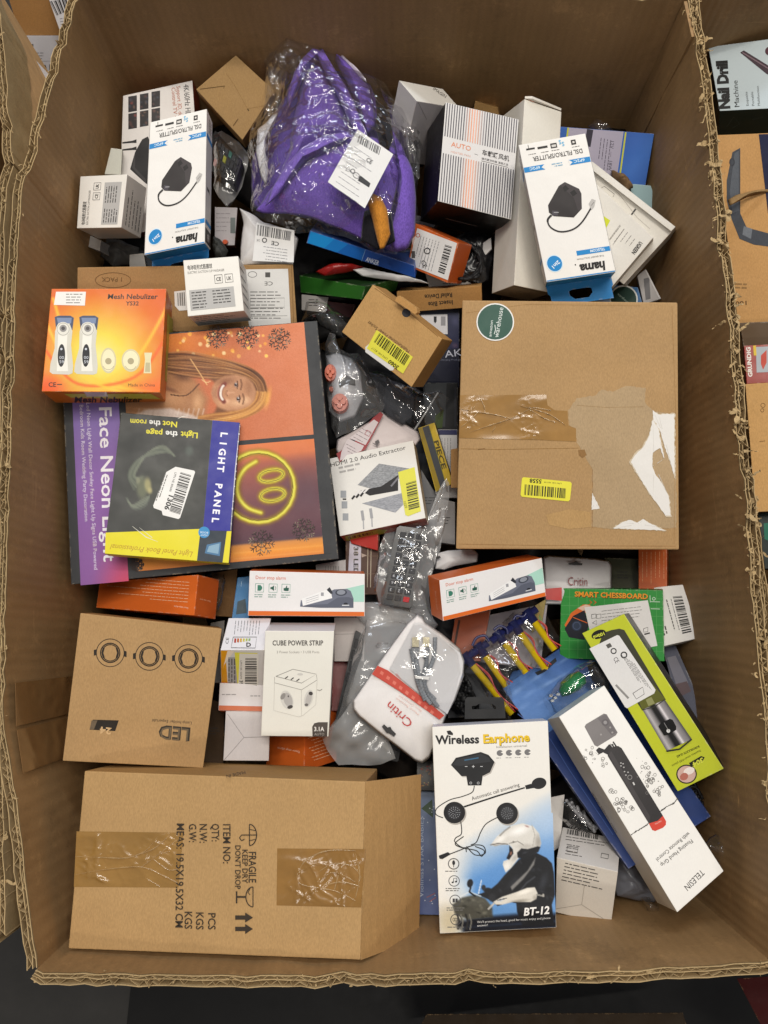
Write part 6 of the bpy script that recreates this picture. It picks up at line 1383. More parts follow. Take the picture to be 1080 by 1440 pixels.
# --- dark clear bag above the neon box
px = [(424, 450), (430, 424), (446, 420), (470, 436), (492, 446), (500, 460), (486, 478), (470, 470), (452, 458), (440, 452)]
th = bagthing('plastic_bag', 'crinkled clear bag of dark parts under the green box', 'bag', px, .86); pillow('bag_contents', th, [(440, 440), (470, 440), (494, 460), (480, 474), (450, 456)], .868, .008, RUBBER, '#2a2a2a', rings=10, n=50, crumple=.004, seed=33)
pillow('film_bag', th, px, .86, .014, FILM, rings=20, n=80, crumple=.007, fr=50, seed=34, under=False)

# --- game pad in a milky bag
px = [(458, 482), (464, 467), (472, 470), (480, 492), (490, 497), (505, 494), (513, 505), (519, 524), (532, 545), (541, 568), (536, 580), (516, 594), (494, 606), (472, 617), (464, 600), (460, 540)]
th = bagthing('game_pad', 'pale grey game pad with round orange buttons in a milky plastic bag', 'game pad', px, .86)
pillow('pad_body', th, [(458, 500), (474, 496), (496, 504), (508, 524), (512, 560), (500, 586), (478, 594), (462, 580)], .868, .016, PLASTIC, '#b2b2b6', rings=14, n=70, crumple=0, cen=(478, 540))
sl = Slab([(458, 490), (520, 490), (520, 610), (458, 610)], .854); cv = sl.canvas(0)
def disc(x, y, rx, ry, n=16): return [(x + rx * math.cos(2 * math.pi * k / n), y + ry * math.sin(2 * math.pi * k / n)) for k in range(n)]
for x, y, rx, ry in ((465, 525, 9, 13), (478, 567, 12.5, 14), (466, 548, 3, 4)):
    b = raised('button_cluster', th, cv, disc(x, y, rx, ry), -.004, .003, '#b84410', PLASTIC, .9)
    if rx > 5:
        for dx, dy in ((-.38, 0), (.38, 0), (0, -.38), (0, .38)): raised('button', b, cv, disc(x + dx * rx, y + dy * ry, rx * .34, ry * .3, 10), .003, .006, '#c24c12', PLASTIC, .85)
raised('dark_grip', th, cv, [(474, 534), (486, 527), (499, 534), (500, 541), (486, 541), (477, 547)], -.003, .003, '#38383a', RUBBER, .9)
pillow('film_bag', th, px, .858, .018, MILK, rings=34, n=120, crumple=.006, fr=45, seed=35, under=False, cen=(490, 548))

# --- zip bag with a black device
px = [(519, 527), (530, 524), (552, 533), (577, 543), (597, 552), (606, 549), (619, 549), (634, 561), (618, 588), (600, 612), (592, 620), (582, 612), (560, 596), (538, 582), (528, 560)]
th = bagthing('zip_bag', 'clear zip bag holding a dark grey device under the power socket box', 'zip bag', px, .855)
pillow('dark_device', th, [(522, 530), (540, 530), (572, 545), (584, 560), (580, 588), (566, 598), (544, 584), (530, 562)], .866, .012, RUBBER, '#3d3e42', rings=14, n=60, crumple=0)
pillow('film_bag', th, px, .858, .014, FILM, rings=26, n=100, crumple=.005, fr=48, seed=36, under=False)
V, Fc = tubemesh([[at(x, y, .848) for x, y in ((616, 552), (600, 578), (583, 604))]], .0011, 6); link('zip_seal', mesh('zip_seal', V, Fc, '#b4b4b4', worg(th)), MILK2, th, True)

# --- red and white card pouch
px = [(472, 632), (474, 618), (496, 606), (520, 592), (536, 578), (546, 584), (570, 596), (590, 608), (594, 616), (586, 626), (566, 640), (520, 664), (478, 650)]
th = bagthing('card_pouch', 'white pouch with dark red printed panels under the zip bag', 'pouch', px, .87)
pillow('pouch_body', th, px, .872, .004, PAPER, '#c9bdbb', rings=14, n=80, crumple=.001, seed=37)
sl = Slab([(472, 580), (600, 580), (600, 660), (472, 660)], .864); cv = sl.canvas()
cv.poly([(473, 638), (498, 622), (524, 588), (535, 579), (539, 583), (514, 632), (478, 650)], '#8c1a20'); cv.poly([(492, 616), (526, 590), (532, 594), (514, 626), (490, 614)][:4], '#c4b8b8'); cv.poly([(487, 620), (490, 617), (512, 627), (508, 634), (478, 648), (480, 636)], '#c4b8b8')
for k in range(4): cv.micro(497 + k * 4, 614 - k * 4, 22, 1, 3, '#77686a', rot=28, th=.8, seed=k)
for k in range(3): cv.micro(487 + k, 624 + k * 5, 20, 1, 3, '#77686a', rot=28, th=.8, seed=k)
cv.line([(516, 605), (522, 608), (519, 614), (513, 611), (516, 605)], .8, '#a0404a'); cv.poly([(527, 621), (532, 618), (534, 622), (530, 627)], '#3a3234'); cv.line([(524, 623), (532, 628)], 1, '#4a4244')
cv.build('printed_panel', th, INK)

# --- remote in a long milky bag
px = [(532, 768), (545, 742), (570, 738), (598, 736), (614, 700), (624, 676), (631, 668), (632, 700), (626, 736), (618, 770), (606, 812), (604, 842), (612, 876), (596, 880), (560, 872), (534, 862), (526, 830), (530, 800)]
th = bagthing('bagged_remote', 'long black remote control with a red power key in a milky bag', 'remote', px, .85)
LG = [(0, 6, '1'), (1, 6, '2'), (2, 6, '3'), (0, 5, '4'), (1, 5, '5'), (2, 5, '6'), (0, 4, '7'), (1, 4, '8'), (2, 4, '9'), (1, 3, '0'), (0, 3, '-')]
LG = [(i, 9 - j + 0, s) for i, j, s in LG]
remote([(578, 857), (534, 850), (558, 738), (601, 744)], .842, th, 10, 3, accents=((0, 0, '#b8242c'),), keycol='#2e2e31', body='#222224', legends=[(i, 9 - j, s) for i, j, s in LG if 0 <= 9 - j] if False else [(i, 1 + k, s) for k, row in enumerate(('123', '456', '789', '-0.')) for i, s in enumerate(row)] + [(0, 5, '^'), (2, 5, '^'), (1, 6, 'OK'), (0, 7, 'v'), (2, 7, 'v'), (1, 8, 'MENU')])
pillow('bag_back', th, px, .866, .002, MILK2, rings=20, n=90, crumple=.004, fr=40, seed=138, under=False, cen=(572, 800))
pillow('film_bag', th, px, .846, .016, FILM, rings=36, n=130, crumple=.006, fr=40, seed=38, under=False, cen=(572, 800))

# --- milky bag with a second remote, below
px = [(514, 872), (530, 866), (560, 868), (588, 872), (580, 900), (560, 930), (524, 968), (512, 1000), (530, 1040), (560, 1068), (540, 1076), (500, 1076), (476, 1074), (462, 1056), (456, 1040), (474, 1010), (488, 960), (502, 910)]
th = bagthing('bagged_remote', 'black remote control mostly hidden in a folded milky bag behind the cube power strip box', 'remote', px, .85)
remote([(514, 892), (500, 884), (462, 1052), (484, 1062)], .862, th, 9, 1)
pillow('film_bag', th, px, .856, .016, MILK2, rings=28, n=110, crumple=.007, fr=40, seed=39, under=False, cen=(516, 960))
px2 = [(526, 1010), (548, 1016), (580, 1040), (578, 1066), (544, 1070), (520, 1056)]
th = bagthing('remote_control', 'black remote control end showing under the white cable pouch', 'remote', px2, .85)
remote([(560, 1072), (518, 1064), (528, 1006), (572, 1012)], .858, th, 4, 3)
px = [(498, 852), (540, 850), (600, 862), (620, 884), (600, 900), (560, 886), (520, 884), (500, 872)]
th = bagthing('plastic_bag', 'crumpled white film bag spread below the long remote', 'bag', px, .862); pillow('bag_skin', th, px, .866, .012, MILK2, rings=22, n=90, crumple=.008, fr=38, seed=40)

# --- the two charging cable pouches
px = [(587, 864), (594, 868), (599, 876), (620, 890), (646, 912), (653, 930), (652, 952), (640, 985), (628, 1006), (616, 1040), (604, 1066), (594, 1073), (584, 1070), (540, 1036), (505, 1008), (497, 998), (496, 986), (520, 950), (546, 914), (574, 876)]
th = bagthing('cable_pouch', 'white pouch with a red band and a clear window showing a braided charging cable', 'pouch', px, .835)
pillow('pouch_body', th, px, .832, .0035, PAPER, '#dcd8d6', rings=18, n=220, crumple=.0012, fr=26, seed=41, power=7, cen=(575, 968))
sl = Slab([(496, 864), (656, 864), (656, 1074), (496, 1074)], .8265); cv = sl.canvas(0.0)
cv.poly([(531, 936), (546, 943), (588, 976), (625, 1006), (618, 1012), (560, 971), (523, 948)], '#b93c2a')
cv.tline((582, 1016), (549, 986), 'Critin', 17, '#b8322c'); cv.tline((594, 999), (562, 977), 'More Connection', 4.6, '#e8c0b4'); cv.tline((590, 1004), (558, 981), 'More Session', 4.0, '#e8c0b4')
for k in range(9): x = 536 + k * 8.8; y = 943 + k * 6.9; cv.poly([(x, y), (x + 4, y + 3), (x + 2, y + 7), (x - 2, y + 4)], '#d06a58')
cv.poly([(537, 1022), (540, 1018.5), (545, 1023), (549, 1022), (551, 1026), (557, 1032), (554, 1036), (547, 1031), (544, 1031)], '#2c2a2a')
cv.poly([(584, 876), (590, 875), (606, 886), (647, 918), (651, 932), (650, 947), (638, 984), (629, 1004), (590, 976), (548, 941)], '#c9c7c7')
cv.build('printed_front', th, PAPER)
for k, (a, b) in enumerate((([(584, 902), (586, 930), (590, 950), (596, 975), (606, 990)], 4.0), ([(600, 905), (600, 930), (596, 952), (602, 975), (616, 994)], 4.0), ([(612, 896), (610, 925), (600, 950), (598, 968), (612, 984)], 3.2), ([(578, 912), (584, 942), (588, 962), (598, 985)], 3.2))):
    P = [at(x, y, .8235 - .001 * (k % 2)) for x, y in spline(a, 12)]
    rr = [.0022 * (1.12 if i % 2 else .92) for i in range(len(P))]
    V, Fc = tubemesh([P], rr, 8); link('braided_cable', mesh('braided_cable', V, Fc, '#73777c' if k % 2 else '#84888d', worg(th)), PLASTIC, th)
cs = Slab([(570, 880), (630, 880), (630, 960), (570, 960)], .8225).canvas(0)
for x0, y0, cl in ((596, 896, '#6a6c70'), (581, 896, '#707276')):
    u = raised('usb_plug', th, cs, [(x0 - 3, y0 + 14), (x0 + 9, y0 + 14), (x0 + 7, y0 + 30), (x0 - 1, y0 + 30)], -.001, .003, cl, PLASTIC, .9)
    raised('metal_shell', u, cs, [(x0 - 1.5, y0), (x0 + 8, y0), (x0 + 8, y0 + 14), (x0 - 1.5, y0 + 14)], -.0005, .0022, '#b5ad94', METAL, .96)
raised('cable_tie', th, cs, [(583, 950), (604, 951), (603, 956), (584, 954)], .002, .0035, '#dcdad6', PLASTIC, .95)
pillow('window_film', th, [(582, 876), (592, 874), (606, 885), (648, 918), (652, 946), (638, 986), (629, 1006), (590, 978), (546, 942)], .8265, .010, FILM, rings=22, n=80, crumple=.002, fr=40, seed=42, under=False)
px = [(764, 784), (770, 781), (800, 783), (840, 786), (857, 789), (860, 796), (861, 845), (840, 850), (766, 850)]
th = bagthing('cable_pouch', 'white and grey charging cable pouch under the bottom edge of the biggest carton', 'pouch', px, .875)
pillow('pouch_body', th, px, .876, .005, PAPER, '#c4c2c2', rings=12, n=80, crumple=.0006, seed=43)
sl = Slab([(764, 782), (862, 782), (862, 850), (764, 850)], .868); cv = sl.canvas(); cv.tline((798, 823), (826, 823.5), 'Critin', 17, '#7a2a2c'); cv.poly([(799, 792), (806, 791), (810, 788.5), (813, 791.4), (819, 792.4), (818, 795), (800, 794)], '#1f1d1d'); cv.poly([(766, 828), (790, 826), (790, 845), (768, 843)], '#b02a24'); cv.build('printed_front', th, PAPER)
px = [(611, 800), (614, 778), (630, 774), (664, 772), (672, 778), (671, 790), (640, 796), (624, 802)]
th = bagthing('white_pouch', 'white pouch top with a dark hanging hole left of the biggest carton foot', 'pouch', px, .86)
pillow('pouch_body', th, px, .86, .006, PAPER, '#d0ccca', rings=12, n=60, crumple=.001, seed=44)
Slab([(612, 778), (630, 778), (630, 790), (612, 790)], .853).canvas().poly([(613, 783), (618, 781.5), (620, 784), (616, 786), (613, 786)], '#1d1b1b').build('hang_hole', th, RUBBER)

# --- pack lettered 38 LED, neighbours
c = Carton('product_box', 'pack with dark window print lettered 38 LED below the audio extractor box', 'box', [(486, 752), (534, 752), (530, 836), (486, 836)], (1, 2), .02, .872, dict(f='#4a3024', s='#3a261c'), mat=MATTE)
f = c.face(); f.poly([(492, 760), (508, 762), (507, 835), (488, 835)], '#bdb8c4'); f.tline((497.5, 762), (497.5, 808), '138 LED', 9, '#22201f', bold=.03)
for x in (517.5, 522): f.line([(x, 766), (x - 1, 826)], 1.1, '#a89a86')
for y in (782, 807): f.line([(508, y), (530, y)], .5, '#77604c')
f.poly([(508, 778), (516, 781), (509, 784)], '#a89488'); f.build('printed_front', c.thing, MATTE)
Carton('red_card', 'bright red card corner under the audio extractor box', 'card', [(490, 754), (532, 745), (531, 774), (494, 764)], (1, 1), .004, .866, '#a8231a', mat=MATTE)
c = Carton('product_box', 'grey white box with lined print behind the left door stop alarm box', 'box', [(444, 794), (492, 786), (490, 836), (444, 836)], (1, 2), .03, .872, dict(f='#c0bab6', s='#98928e'), mat=MATTE)
f = c.face()
for k in range(6): f.line([(458 + k * 3.6, 796), (458 + k * 3.6, 808)], .8, '#8a8480')
f.build('printed_front', c.thing, MATTE)
c = Carton('product_box', 'plain grey box between the left door stop alarm box and the folded milky bag', 'box', [(470, 868), (514, 868), (512, 930), (470, 930)], (1, 3), .04, .868, dict(f='#b5afac', s='#8f8a86'), mat=MATTE)
f = c.face(); f.line([(471, 892), (513, 891)], .8, '#8a8582'); f.build('board_crease', c.thing, MATTE)
Carton('product_box', 'dark red box edge right of the cube power strip box', 'box', [(468, 922), (490, 922), (484, 1000), (466, 1000)], (1, 2), .03, .88, '#6a1512')
c = Carton('product_box', 'bright blue card pack between the orange box and the barcode-labelled lamp box', 'pack', [(334, 812), (352, 810), (350, 872), (326, 870)], (0, 2), .02, .865, '#1a6ea6')
f = c.face(); f.poly([(334, 846), (345, 842), (347, 862), (332, 864)], '#2f4652'); f.micro(340, 818, 10, 1, 3, '#9fc4dc', rot=95, th=.8); f.build('printed_front', c.thing)
Carton('cardboard_box', 'dull brown box in the gap right of the orange back-up box', 'box', [(296, 806), (334, 800), (330, 868), (300, 866)], (1, 2), .03, .88, '#6f5030', mat=KRAFT)
px = [(284, 812), (296, 804), (312, 806), (318, 820), (312, 846), (306, 862), (300, 840)]
th = bagthing('plastic_bag', 'small clear bag beside the orange back-up box', 'bag', px, .862); pillow('bag_skin', th, px, .862, .010, FILM, rings=16, n=60, crumple=.006, fr=60, seed=46)
c = Carton('product_box', 'rust brown box lying in the gap under the right door stop alarm box', 'box', [(640, 868), (690, 858), (676, 930), (630, 930)], (1, 2), .03, .872, dict(f='#8a3d18', s='#5c2812'))
f = c.face(); f.line([(646, 872), (636, 926)], 3, '#3a1d10'); f.build('printed_front', c.thing)
c = Carton('product_box', 'plain grey violet card behind the yellow motors', 'box', [(672, 868), (770, 848), (760, 940), (664, 930)], (1, 2), .02, .884, '#99949a', mat=MATTE)
Carton('cardboard_box', 'small tan box edge between the right door stop alarm box and the green chessboard box', 'box', [(742, 858), (768, 842), (762, 876), (748, 890)], (1, 2), .02, .874, '#a2915c', mat=KRAFT)

# --- bag of yellow tubes with blue heads
px = [(628, 922), (646, 912), (662, 904), (690, 890), (720, 862), (738, 842), (752, 848), (770, 868), (786, 896), (782, 910), (762, 936), (742, 950), (722, 966), (708, 984), (720, 1010), (706, 1010), (680, 982), (654, 952)]
th = bagthing('motor_bag', 'clear bag of five yellow tubes with dark blue heads and red leads', 'bag', px, .865)
for k, (a, b) in enumerate((((664, 935), (720, 1004)), ((682, 922), (712, 965)), ((709, 904), (740, 946)), ((731, 890), (766, 940)), ((751, 874), (780, 914)))):
    A, B = at(*a, .862 - .002 * k), at(*b, .858 - .002 * k); V, Fc = tubemesh([[A, B]], .0041, 12); link('yellow_tube', mesh('yellow_tube', V, Fc, '#d8b80e', worg(th)), PLASTIC, th, True)
    d = (A - B).normalized(); V, Fc = tubemesh([[A + d * .016, A - d * .001]], [.0058, .0050], 12); h = link('blue_head', mesh('blue_head', V, Fc, '#1e2350', worg(th)), PLASTIC, th, True)
    s = d.cross(Vector((0, 0, 1))).normalized(); V, Fc = tubemesh([[A + d * .010 - s * .011, A + d * .010 + s * .011]], .0044, 10); link('blue_cross_piece', mesh('blue_cross_piece', V, Fc, '#23285a', worg(th)), PLASTIC, th, True)
    for q, cl in ((1, '#8c1a24'), (2, '#b03a2a')):
        P = [A + s * .004, A * .7 + B * .3 + s * (.0045 + .0016 * q) + Vector((0, 0, .002)), A * .4 + B * .6 + s * (.004 - .001 * q) + Vector((0, 0, .003)), B + s * .004 * q + Vector((0, 0, .004))]
        tube('red_lead', th, [Vector(p) for p in spline([tuple(p) for p in P], 6)], .0008, cl, PLASTIC, 5)
for a in ([(664, 908), (670, 897), (682, 894), (688, 902)], [(694, 886), (702, 880), (712, 884), (714, 892)], [(722, 872), (726, 866), (736, 867), (740, 862)]):
    tube('blue_loop', th, [at(x, y, .850) for x, y in spline(a, 6)], .0015, '#262a58', PLASTIC, 7)
pillow('film_bag', th, px, .862, .016, FILM, rings=28, n=110, crumple=.006, fr=42, seed=47, under=False, cen=(708, 924))
# --- black cable bundle beside it
th = thing('cable_coil', 'black cable coil in the gap behind the earphone hanging tab', 'cable', at(646, 975, .87))
rn = random.Random(6)
for k in range(6):
    cx, cy = 640 + k * 4, 962 + k * 6; P = [(cx + (16 - k) * math.cos(t * .5), cy + (22 - k * 2) * math.sin(t * .5) + rn.uniform(-2, 2)) for t in range(13)]
    tube('cable_turn', th, [at(x, y, .862 + rn.uniform(-.006, .004)) for x, y in spline(P, 4)], .0026, '#161617', RUBBER)

# --- blue blister card with the green bulb
c = Carton('blister_card', 'blue cloudy card with a green bulb under a clear blister', 'blister card', [(706, 967), (818, 890), (1000, 1148), (884, 1222)], (-2, 2), .006, .842, dict(f='#22386f', s='#16244c'))
f = c.face(); g = Soft([(707.5, 967), (817.5, 891.5), (869, 964), (757, 1040)], 60, 44, '#2c5cae')
g.grad(g.U * .6 + (1 - g.Vv) * .4, [(0, '#5a7fb4'), (.5, '#4a70aa'), (1, '#2b4a86')])
rn = random.Random(12)
for _ in range(30): a = rn.random(); g.blob(716 + a * 120 + rn.uniform(-8, 14), 972 - a * 72 + rn.uniform(-6, 46), rn.uniform(8, 22), rn.uniform(3, 7), -34, rn.choice(['#7f9fd0', '#a8bcdc', '#5c84c4', '#8fabd6']), rn.uniform(.25, .6), 1)
g.blob(848, 900, 30, 40, 0, '#142a5c', .8, 1); g.fib(.012, 4); f.soft(g); f.build('printed_front', c.thing)
cv = c.face('f', .0006); cv.poly([(752, 946), (763, 941), (768, 936), (781, 925), (783, 930), (772, 940), (766, 945), (756, 950)], '#23262c'); cv.poly([(764, 941), (772, 934), (770, 942)], '#c9a91c'); cv.build('hang_hole', c.thing, RUBBER)
b = pillow('green_bulb', c.thing, [(786, 972), (788, 960), (800, 948), (814, 944), (823, 950), (825, 960), (816, 970), (800, 978), (790, 980)], .838, .014, PLASTIC, '#137a40', rings=14, n=60, crumple=0)
bs = Slab([(772, 965), (792, 965), (792, 990), (772, 990)], .834).canvas(0)
for x, y in ((784, 976), (780, 981), (776, 985), (774, 978)): raised('metal_pin', b, bs, disc(x, y, 3.4, 2.6, 8), -.002, .004, '#8f9396', METAL, .8)
pillow('black_lead', c.thing, [(826, 936), (838, 930), (852, 946), (858, 968), (846, 972), (832, 956)], .838, .008, RUBBER, '#16171b', rings=10, n=50, crumple=.003, seed=48)
pillow('blister_shell', c.thing, [(762, 984), (784, 956), (812, 936), (836, 926), (856, 946), (864, 970), (836, 986), (800, 1006), (774, 1006)], .8385, .022, FILM, rings=22, n=90, crumple=.002, fr=45, seed=49, under=False, power=6)
cv = c.face('f', .0004); cv.line([(728, 1004), (774, 1040), (800, 1082), (862, 1174)], .8, '#4a66a8')
cv.build('printed_edge', c.thing)
th2 = thing('cable_coil', 'thin black cable loop on the blue card right of the hand grip box', 'cable', at(975, 1115, .84))
for k in range(4):
    P = [(966 + k * 4 + (13 - k) * math.cos(t * .55), 1112 + k * 5 + (18 - k) * math.sin(t * .55)) for t in range(12)]
    tube('cable_turn', th2, [at(x, y, .830 + .002 * (k % 2)) for x, y in spline(P, 4)], .0016, '#141416', RUBBER)
c = Carton('blister_card', 'dim blue and grey printed card against the right wall behind the lime box', 'card', [(930, 905), (950, 908), (1000, 1020), (964, 1036)], (1, 1), .006, .86, '#4a4c5c')
f = c.face(); f.poly([(938, 925), (950, 922), (968, 960), (952, 966)], '#74727c'); f.poly([(950, 962), (966, 958), (972, 972), (956, 980)], '#5c4a4c'); f.build('printed_front', c.thing)

# --- lower right cartons and cable
c = Carton('product_box', 'small white box with a printed barcode end and creased flap beside the rider box', 'box', [(783, 1206), (869, 1226), (859, 1301), (781, 1283)], (6, -46), .05, .81, dict(f='#d6cfc4', t='#cfcac6', s='#c4bdb4'), mat=MATTE)
f = c.face('t'); f.bars([(798, 1166), (842, 1173), (841, 1181), (797, 1173)], 24); f.micro(796, 1176, 60, 2, 4, '#5a5654', rot=9, th=1); f.micro(797, 1187, 24, 4, 4.4, '#6a6664', rot=10, th=1.1)
f.line([(798, 1190), (813, 1192.4), (812, 1200), (797, 1197.6), (798, 1190)], .8, '#4a4644'); f.line([(846, 1200), (856, 1202), (855, 1208), (845, 1206), (846, 1200)], .9, '#4a4644'); f.build('printed_side', c.thing, MATTE)
f = c.face('f'); f.micro(795, 1213, 62, 6, 4.8, '#4f4b49', rot=13, th=1.3); f.line([(781, 1278), (818, 1272), (858, 1298)], .8, '#a39b90'); f.line([(818, 1272), (822, 1244)], .6, '#a39b90'); f.build('printed_lettering', c.thing, MATTE)
Carton('product_box', 'plain white carton flap standing behind the rider box', 'box', [(770, 1122), (794, 1117), (788, 1190), (772, 1202)], (-3, 2), .03, .845, '#c9c4bf', mat=MATTE)
px = [(790, 1128), (806, 1122), (826, 1140), (842, 1168), (836, 1176), (800, 1164), (788, 1150)]
th = bagthing('cable_coil', 'grey white cable coil in a clear bag above the barcode-ended white box', 'cable', px, .85)
rn = random.Random(7)
for k in range(7):
    P = [(798 + k * 4 + rn.uniform(-3, 3), 1126 + k * 3), (806 + k * 4, 1140 + k * 3 + rn.uniform(-4, 4)), (820 + k * 3, 1152 + k * 2), (836, 1168 + rn.uniform(-5, 4))]
    tube('cable_turn', th, [at(x, y, .842 + rn.uniform(-.006, .004)) for x, y in spline(P, 6)], .0019, '#8d8d90', PLASTIC)
pillow('film_bag', th, px, .842, .010, FILM, rings=14, n=60, crumple=.005, fr=60, seed=50, under=False)
px = [(866, 1200), (880, 1196), (908, 1232), (926, 1262), (918, 1270), (886, 1262), (868, 1258), (864, 1230)]
th = bagthing('plastic_bag', 'grey plastic bag under the lower end of the hand grip box', 'bag', px, .85); pillow('bag_skin', th, px, .85, .014, PLASTIC, '#6c6f78', rings=16, n=70, crumple=.005, fr=45, seed=51)
px = [(906, 1264), (918, 1262), (930, 1276), (926, 1286), (914, 1284)]
th = bagthing('plastic_bag', 'clear bag corner under the tip of the hand grip box', 'bag', px, .83); pillow('bag_skin', th, px, .83, .008, FILM, rings=12, n=50, crumple=.005, fr=70, seed=52)
px = [(990, 1188), (1008, 1172), (1030, 1190), (1034, 1204), (1016, 1222), (1004, 1206)]
th = bagthing('plastic_bag', 'clear bag edge against the right wall beside the hand grip box', 'bag', px, .80); pillow('bag_skin', th, px, .80, .008, FILM, rings=12, n=50, crumple=.004, fr=60, seed=53)
c = Carton('product_box', 'night blue starry box edge between the FRAGILE carton and the rider box', 'box', [(588, 1108), (650, 1110), (650, 1288), (588, 1286)], (1, 2), .03, .845, dict(f='#5a6a8c', s='#3c4868'))
f = c.face(); g = Soft([(588.6, 1108.6), (640, 1110), (640, 1287), (588.6, 1285.6)], 12, 40, '#5c6c90'); g.grad(g.Vv, [(0, '#77859c'), (.4, '#66769a'), (1, '#46568a')]); f.soft(g)
f.poly([(592.5, 1137), (608, 1124), (609, 1150)], '#2f4a2c'); f.tline((595.5, 1262), (595.5, 1148), 'Violiniss STAR BABIES', 8, '#aeb8cc')
rn = random.Random(5)
for _ in range(16): f.ell(rn.uniform(592, 612), rn.uniform(1116, 1280), .9, .9, '#c9d0dc', n=6)
f.line([(600, 1262), (612, 1256)], 1, '#a8584c'); f.line([(604, 1268), (613, 1262)], 1, '#a8584c'); f.build('printed_front', c.thing)
c = Carton('ornament_pack', 'dark glittery pack in the gap above the starry box', 'pack', [(586, 1070), (612, 1070), (612, 1112), (586, 1112)], (1, 1), .02, .86, '#1a1614')
f = c.face(); rn = random.Random(3)
for _ in range(30): f.ell(rn.uniform(590, 606), rn.uniform(1076, 1106), rn.uniform(.6, 2), rn.uniform(.6, 1.6), rn.choice(['#6a5030', '#4a3828', '#7a2420', '#8a7448']), n=7)
f.build('printed_front', c.thing)
# ------------------------------------------------------------------ dark fillers added for the shade deep in the pile, and the neighbours
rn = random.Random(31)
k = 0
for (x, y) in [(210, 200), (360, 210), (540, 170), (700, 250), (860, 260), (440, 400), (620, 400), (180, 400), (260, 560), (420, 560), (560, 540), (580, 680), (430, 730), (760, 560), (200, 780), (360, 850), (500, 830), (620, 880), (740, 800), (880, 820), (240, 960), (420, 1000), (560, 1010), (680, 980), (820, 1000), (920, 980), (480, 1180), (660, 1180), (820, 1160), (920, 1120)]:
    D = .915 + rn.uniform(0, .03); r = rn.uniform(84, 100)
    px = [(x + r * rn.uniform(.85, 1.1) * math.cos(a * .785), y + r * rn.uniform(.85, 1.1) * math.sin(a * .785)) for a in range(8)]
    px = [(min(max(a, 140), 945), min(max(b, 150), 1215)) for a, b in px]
    o = pillow('plastic_bag', None, px, D, .03, RUBBER, rn.choice(['#151516', '#1b1a1b', '#201f1f', '#18181b', '#241f1c']), rings=10, n=36, crumple=.008, fr=35, seed=60 + k)  # near-black filler added to darken the gaps between the goods
    tag(o, 'dark filler added for the shade deep in a gap of the pile', 'bag', 'dark fillers at the bottom of the pile'); k += 1

# --- small packs low in the gaps
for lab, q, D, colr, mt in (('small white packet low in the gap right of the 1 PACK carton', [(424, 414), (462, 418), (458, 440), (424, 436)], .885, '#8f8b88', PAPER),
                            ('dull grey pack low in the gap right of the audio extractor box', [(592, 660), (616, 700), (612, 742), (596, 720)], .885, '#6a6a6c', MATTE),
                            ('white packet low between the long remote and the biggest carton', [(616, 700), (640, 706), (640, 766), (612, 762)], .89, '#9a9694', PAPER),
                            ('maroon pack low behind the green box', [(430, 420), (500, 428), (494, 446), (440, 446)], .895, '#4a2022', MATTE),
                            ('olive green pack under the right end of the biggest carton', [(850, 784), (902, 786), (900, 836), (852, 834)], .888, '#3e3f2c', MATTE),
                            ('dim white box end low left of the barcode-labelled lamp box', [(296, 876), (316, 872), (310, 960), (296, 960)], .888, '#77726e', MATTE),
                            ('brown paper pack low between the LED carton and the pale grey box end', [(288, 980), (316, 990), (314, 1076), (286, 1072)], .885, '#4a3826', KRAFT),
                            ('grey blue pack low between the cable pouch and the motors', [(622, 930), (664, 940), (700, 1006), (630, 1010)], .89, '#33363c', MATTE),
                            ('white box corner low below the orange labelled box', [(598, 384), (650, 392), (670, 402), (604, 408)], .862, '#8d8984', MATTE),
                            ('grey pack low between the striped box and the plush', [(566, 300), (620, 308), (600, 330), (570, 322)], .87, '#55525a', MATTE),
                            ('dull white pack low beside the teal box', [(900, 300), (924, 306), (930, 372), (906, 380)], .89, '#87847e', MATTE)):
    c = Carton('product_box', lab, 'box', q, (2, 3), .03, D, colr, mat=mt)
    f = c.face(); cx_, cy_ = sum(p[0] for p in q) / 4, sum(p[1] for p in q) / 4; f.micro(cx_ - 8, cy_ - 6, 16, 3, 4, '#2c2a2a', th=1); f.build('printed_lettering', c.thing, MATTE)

# --- goods in the right-hand bin
c = Carton('product_box', 'pale blue box lettered Nail Drill Machine in the neighbouring bin', 'box', [(1012, 156), (996, 66), (1150, 46), (1170, 148)], (-6, 38), .06, .83, dict(f='#b4c0c4', s='#2f423c'))
f = c.face(); f.tline((1026, 153), (1022, 85), 'Nail Drill', 21, '#151515', bold=.06); f.tline((1040, 151), (1037, 113), 'Machine', 10, '#1f1f1f')
for k_, t in enumerate(('Exquisite', 'Portable', 'Multifunction')): f.tline((1053 + k_ * 8, 149), (1051 + k_ * 8, 129 - (8 if k_ == 2 else 0)), t, 5, '#5c6264')
f.poly([(1041, 74), (1046, 71), (1080, 92), (1100, 104), (1098, 112), (1078, 104)], '#3c2c34'); f.line([(1044, 74), (1096, 106)], 1.5, '#7a646c'); f.ell(1082, 72, 6, 6, '#4a2430'); f.build('printed_front', c.thing)
s = c.face('l'); s.line([(1022, 178), (1032, 164), (1040, 174), (1030, 180)], .8, '#5c6a66'); s.line([(1058, 168), (1074, 164)], 2, '#46544f'); s.build('printed_side', c.thing)
c = Carton('cardboard_box', 'kraft box printed with a dark grey hair clipper in the neighbouring bin', 'box', [(1004, 190), (1160, 184), (1180, 452), (1038, 456)], (-3, 22), .07, .85, dict(f='#b98d58', s='#6a4c2c', b='#7a5a36'), mat=KRAFT)
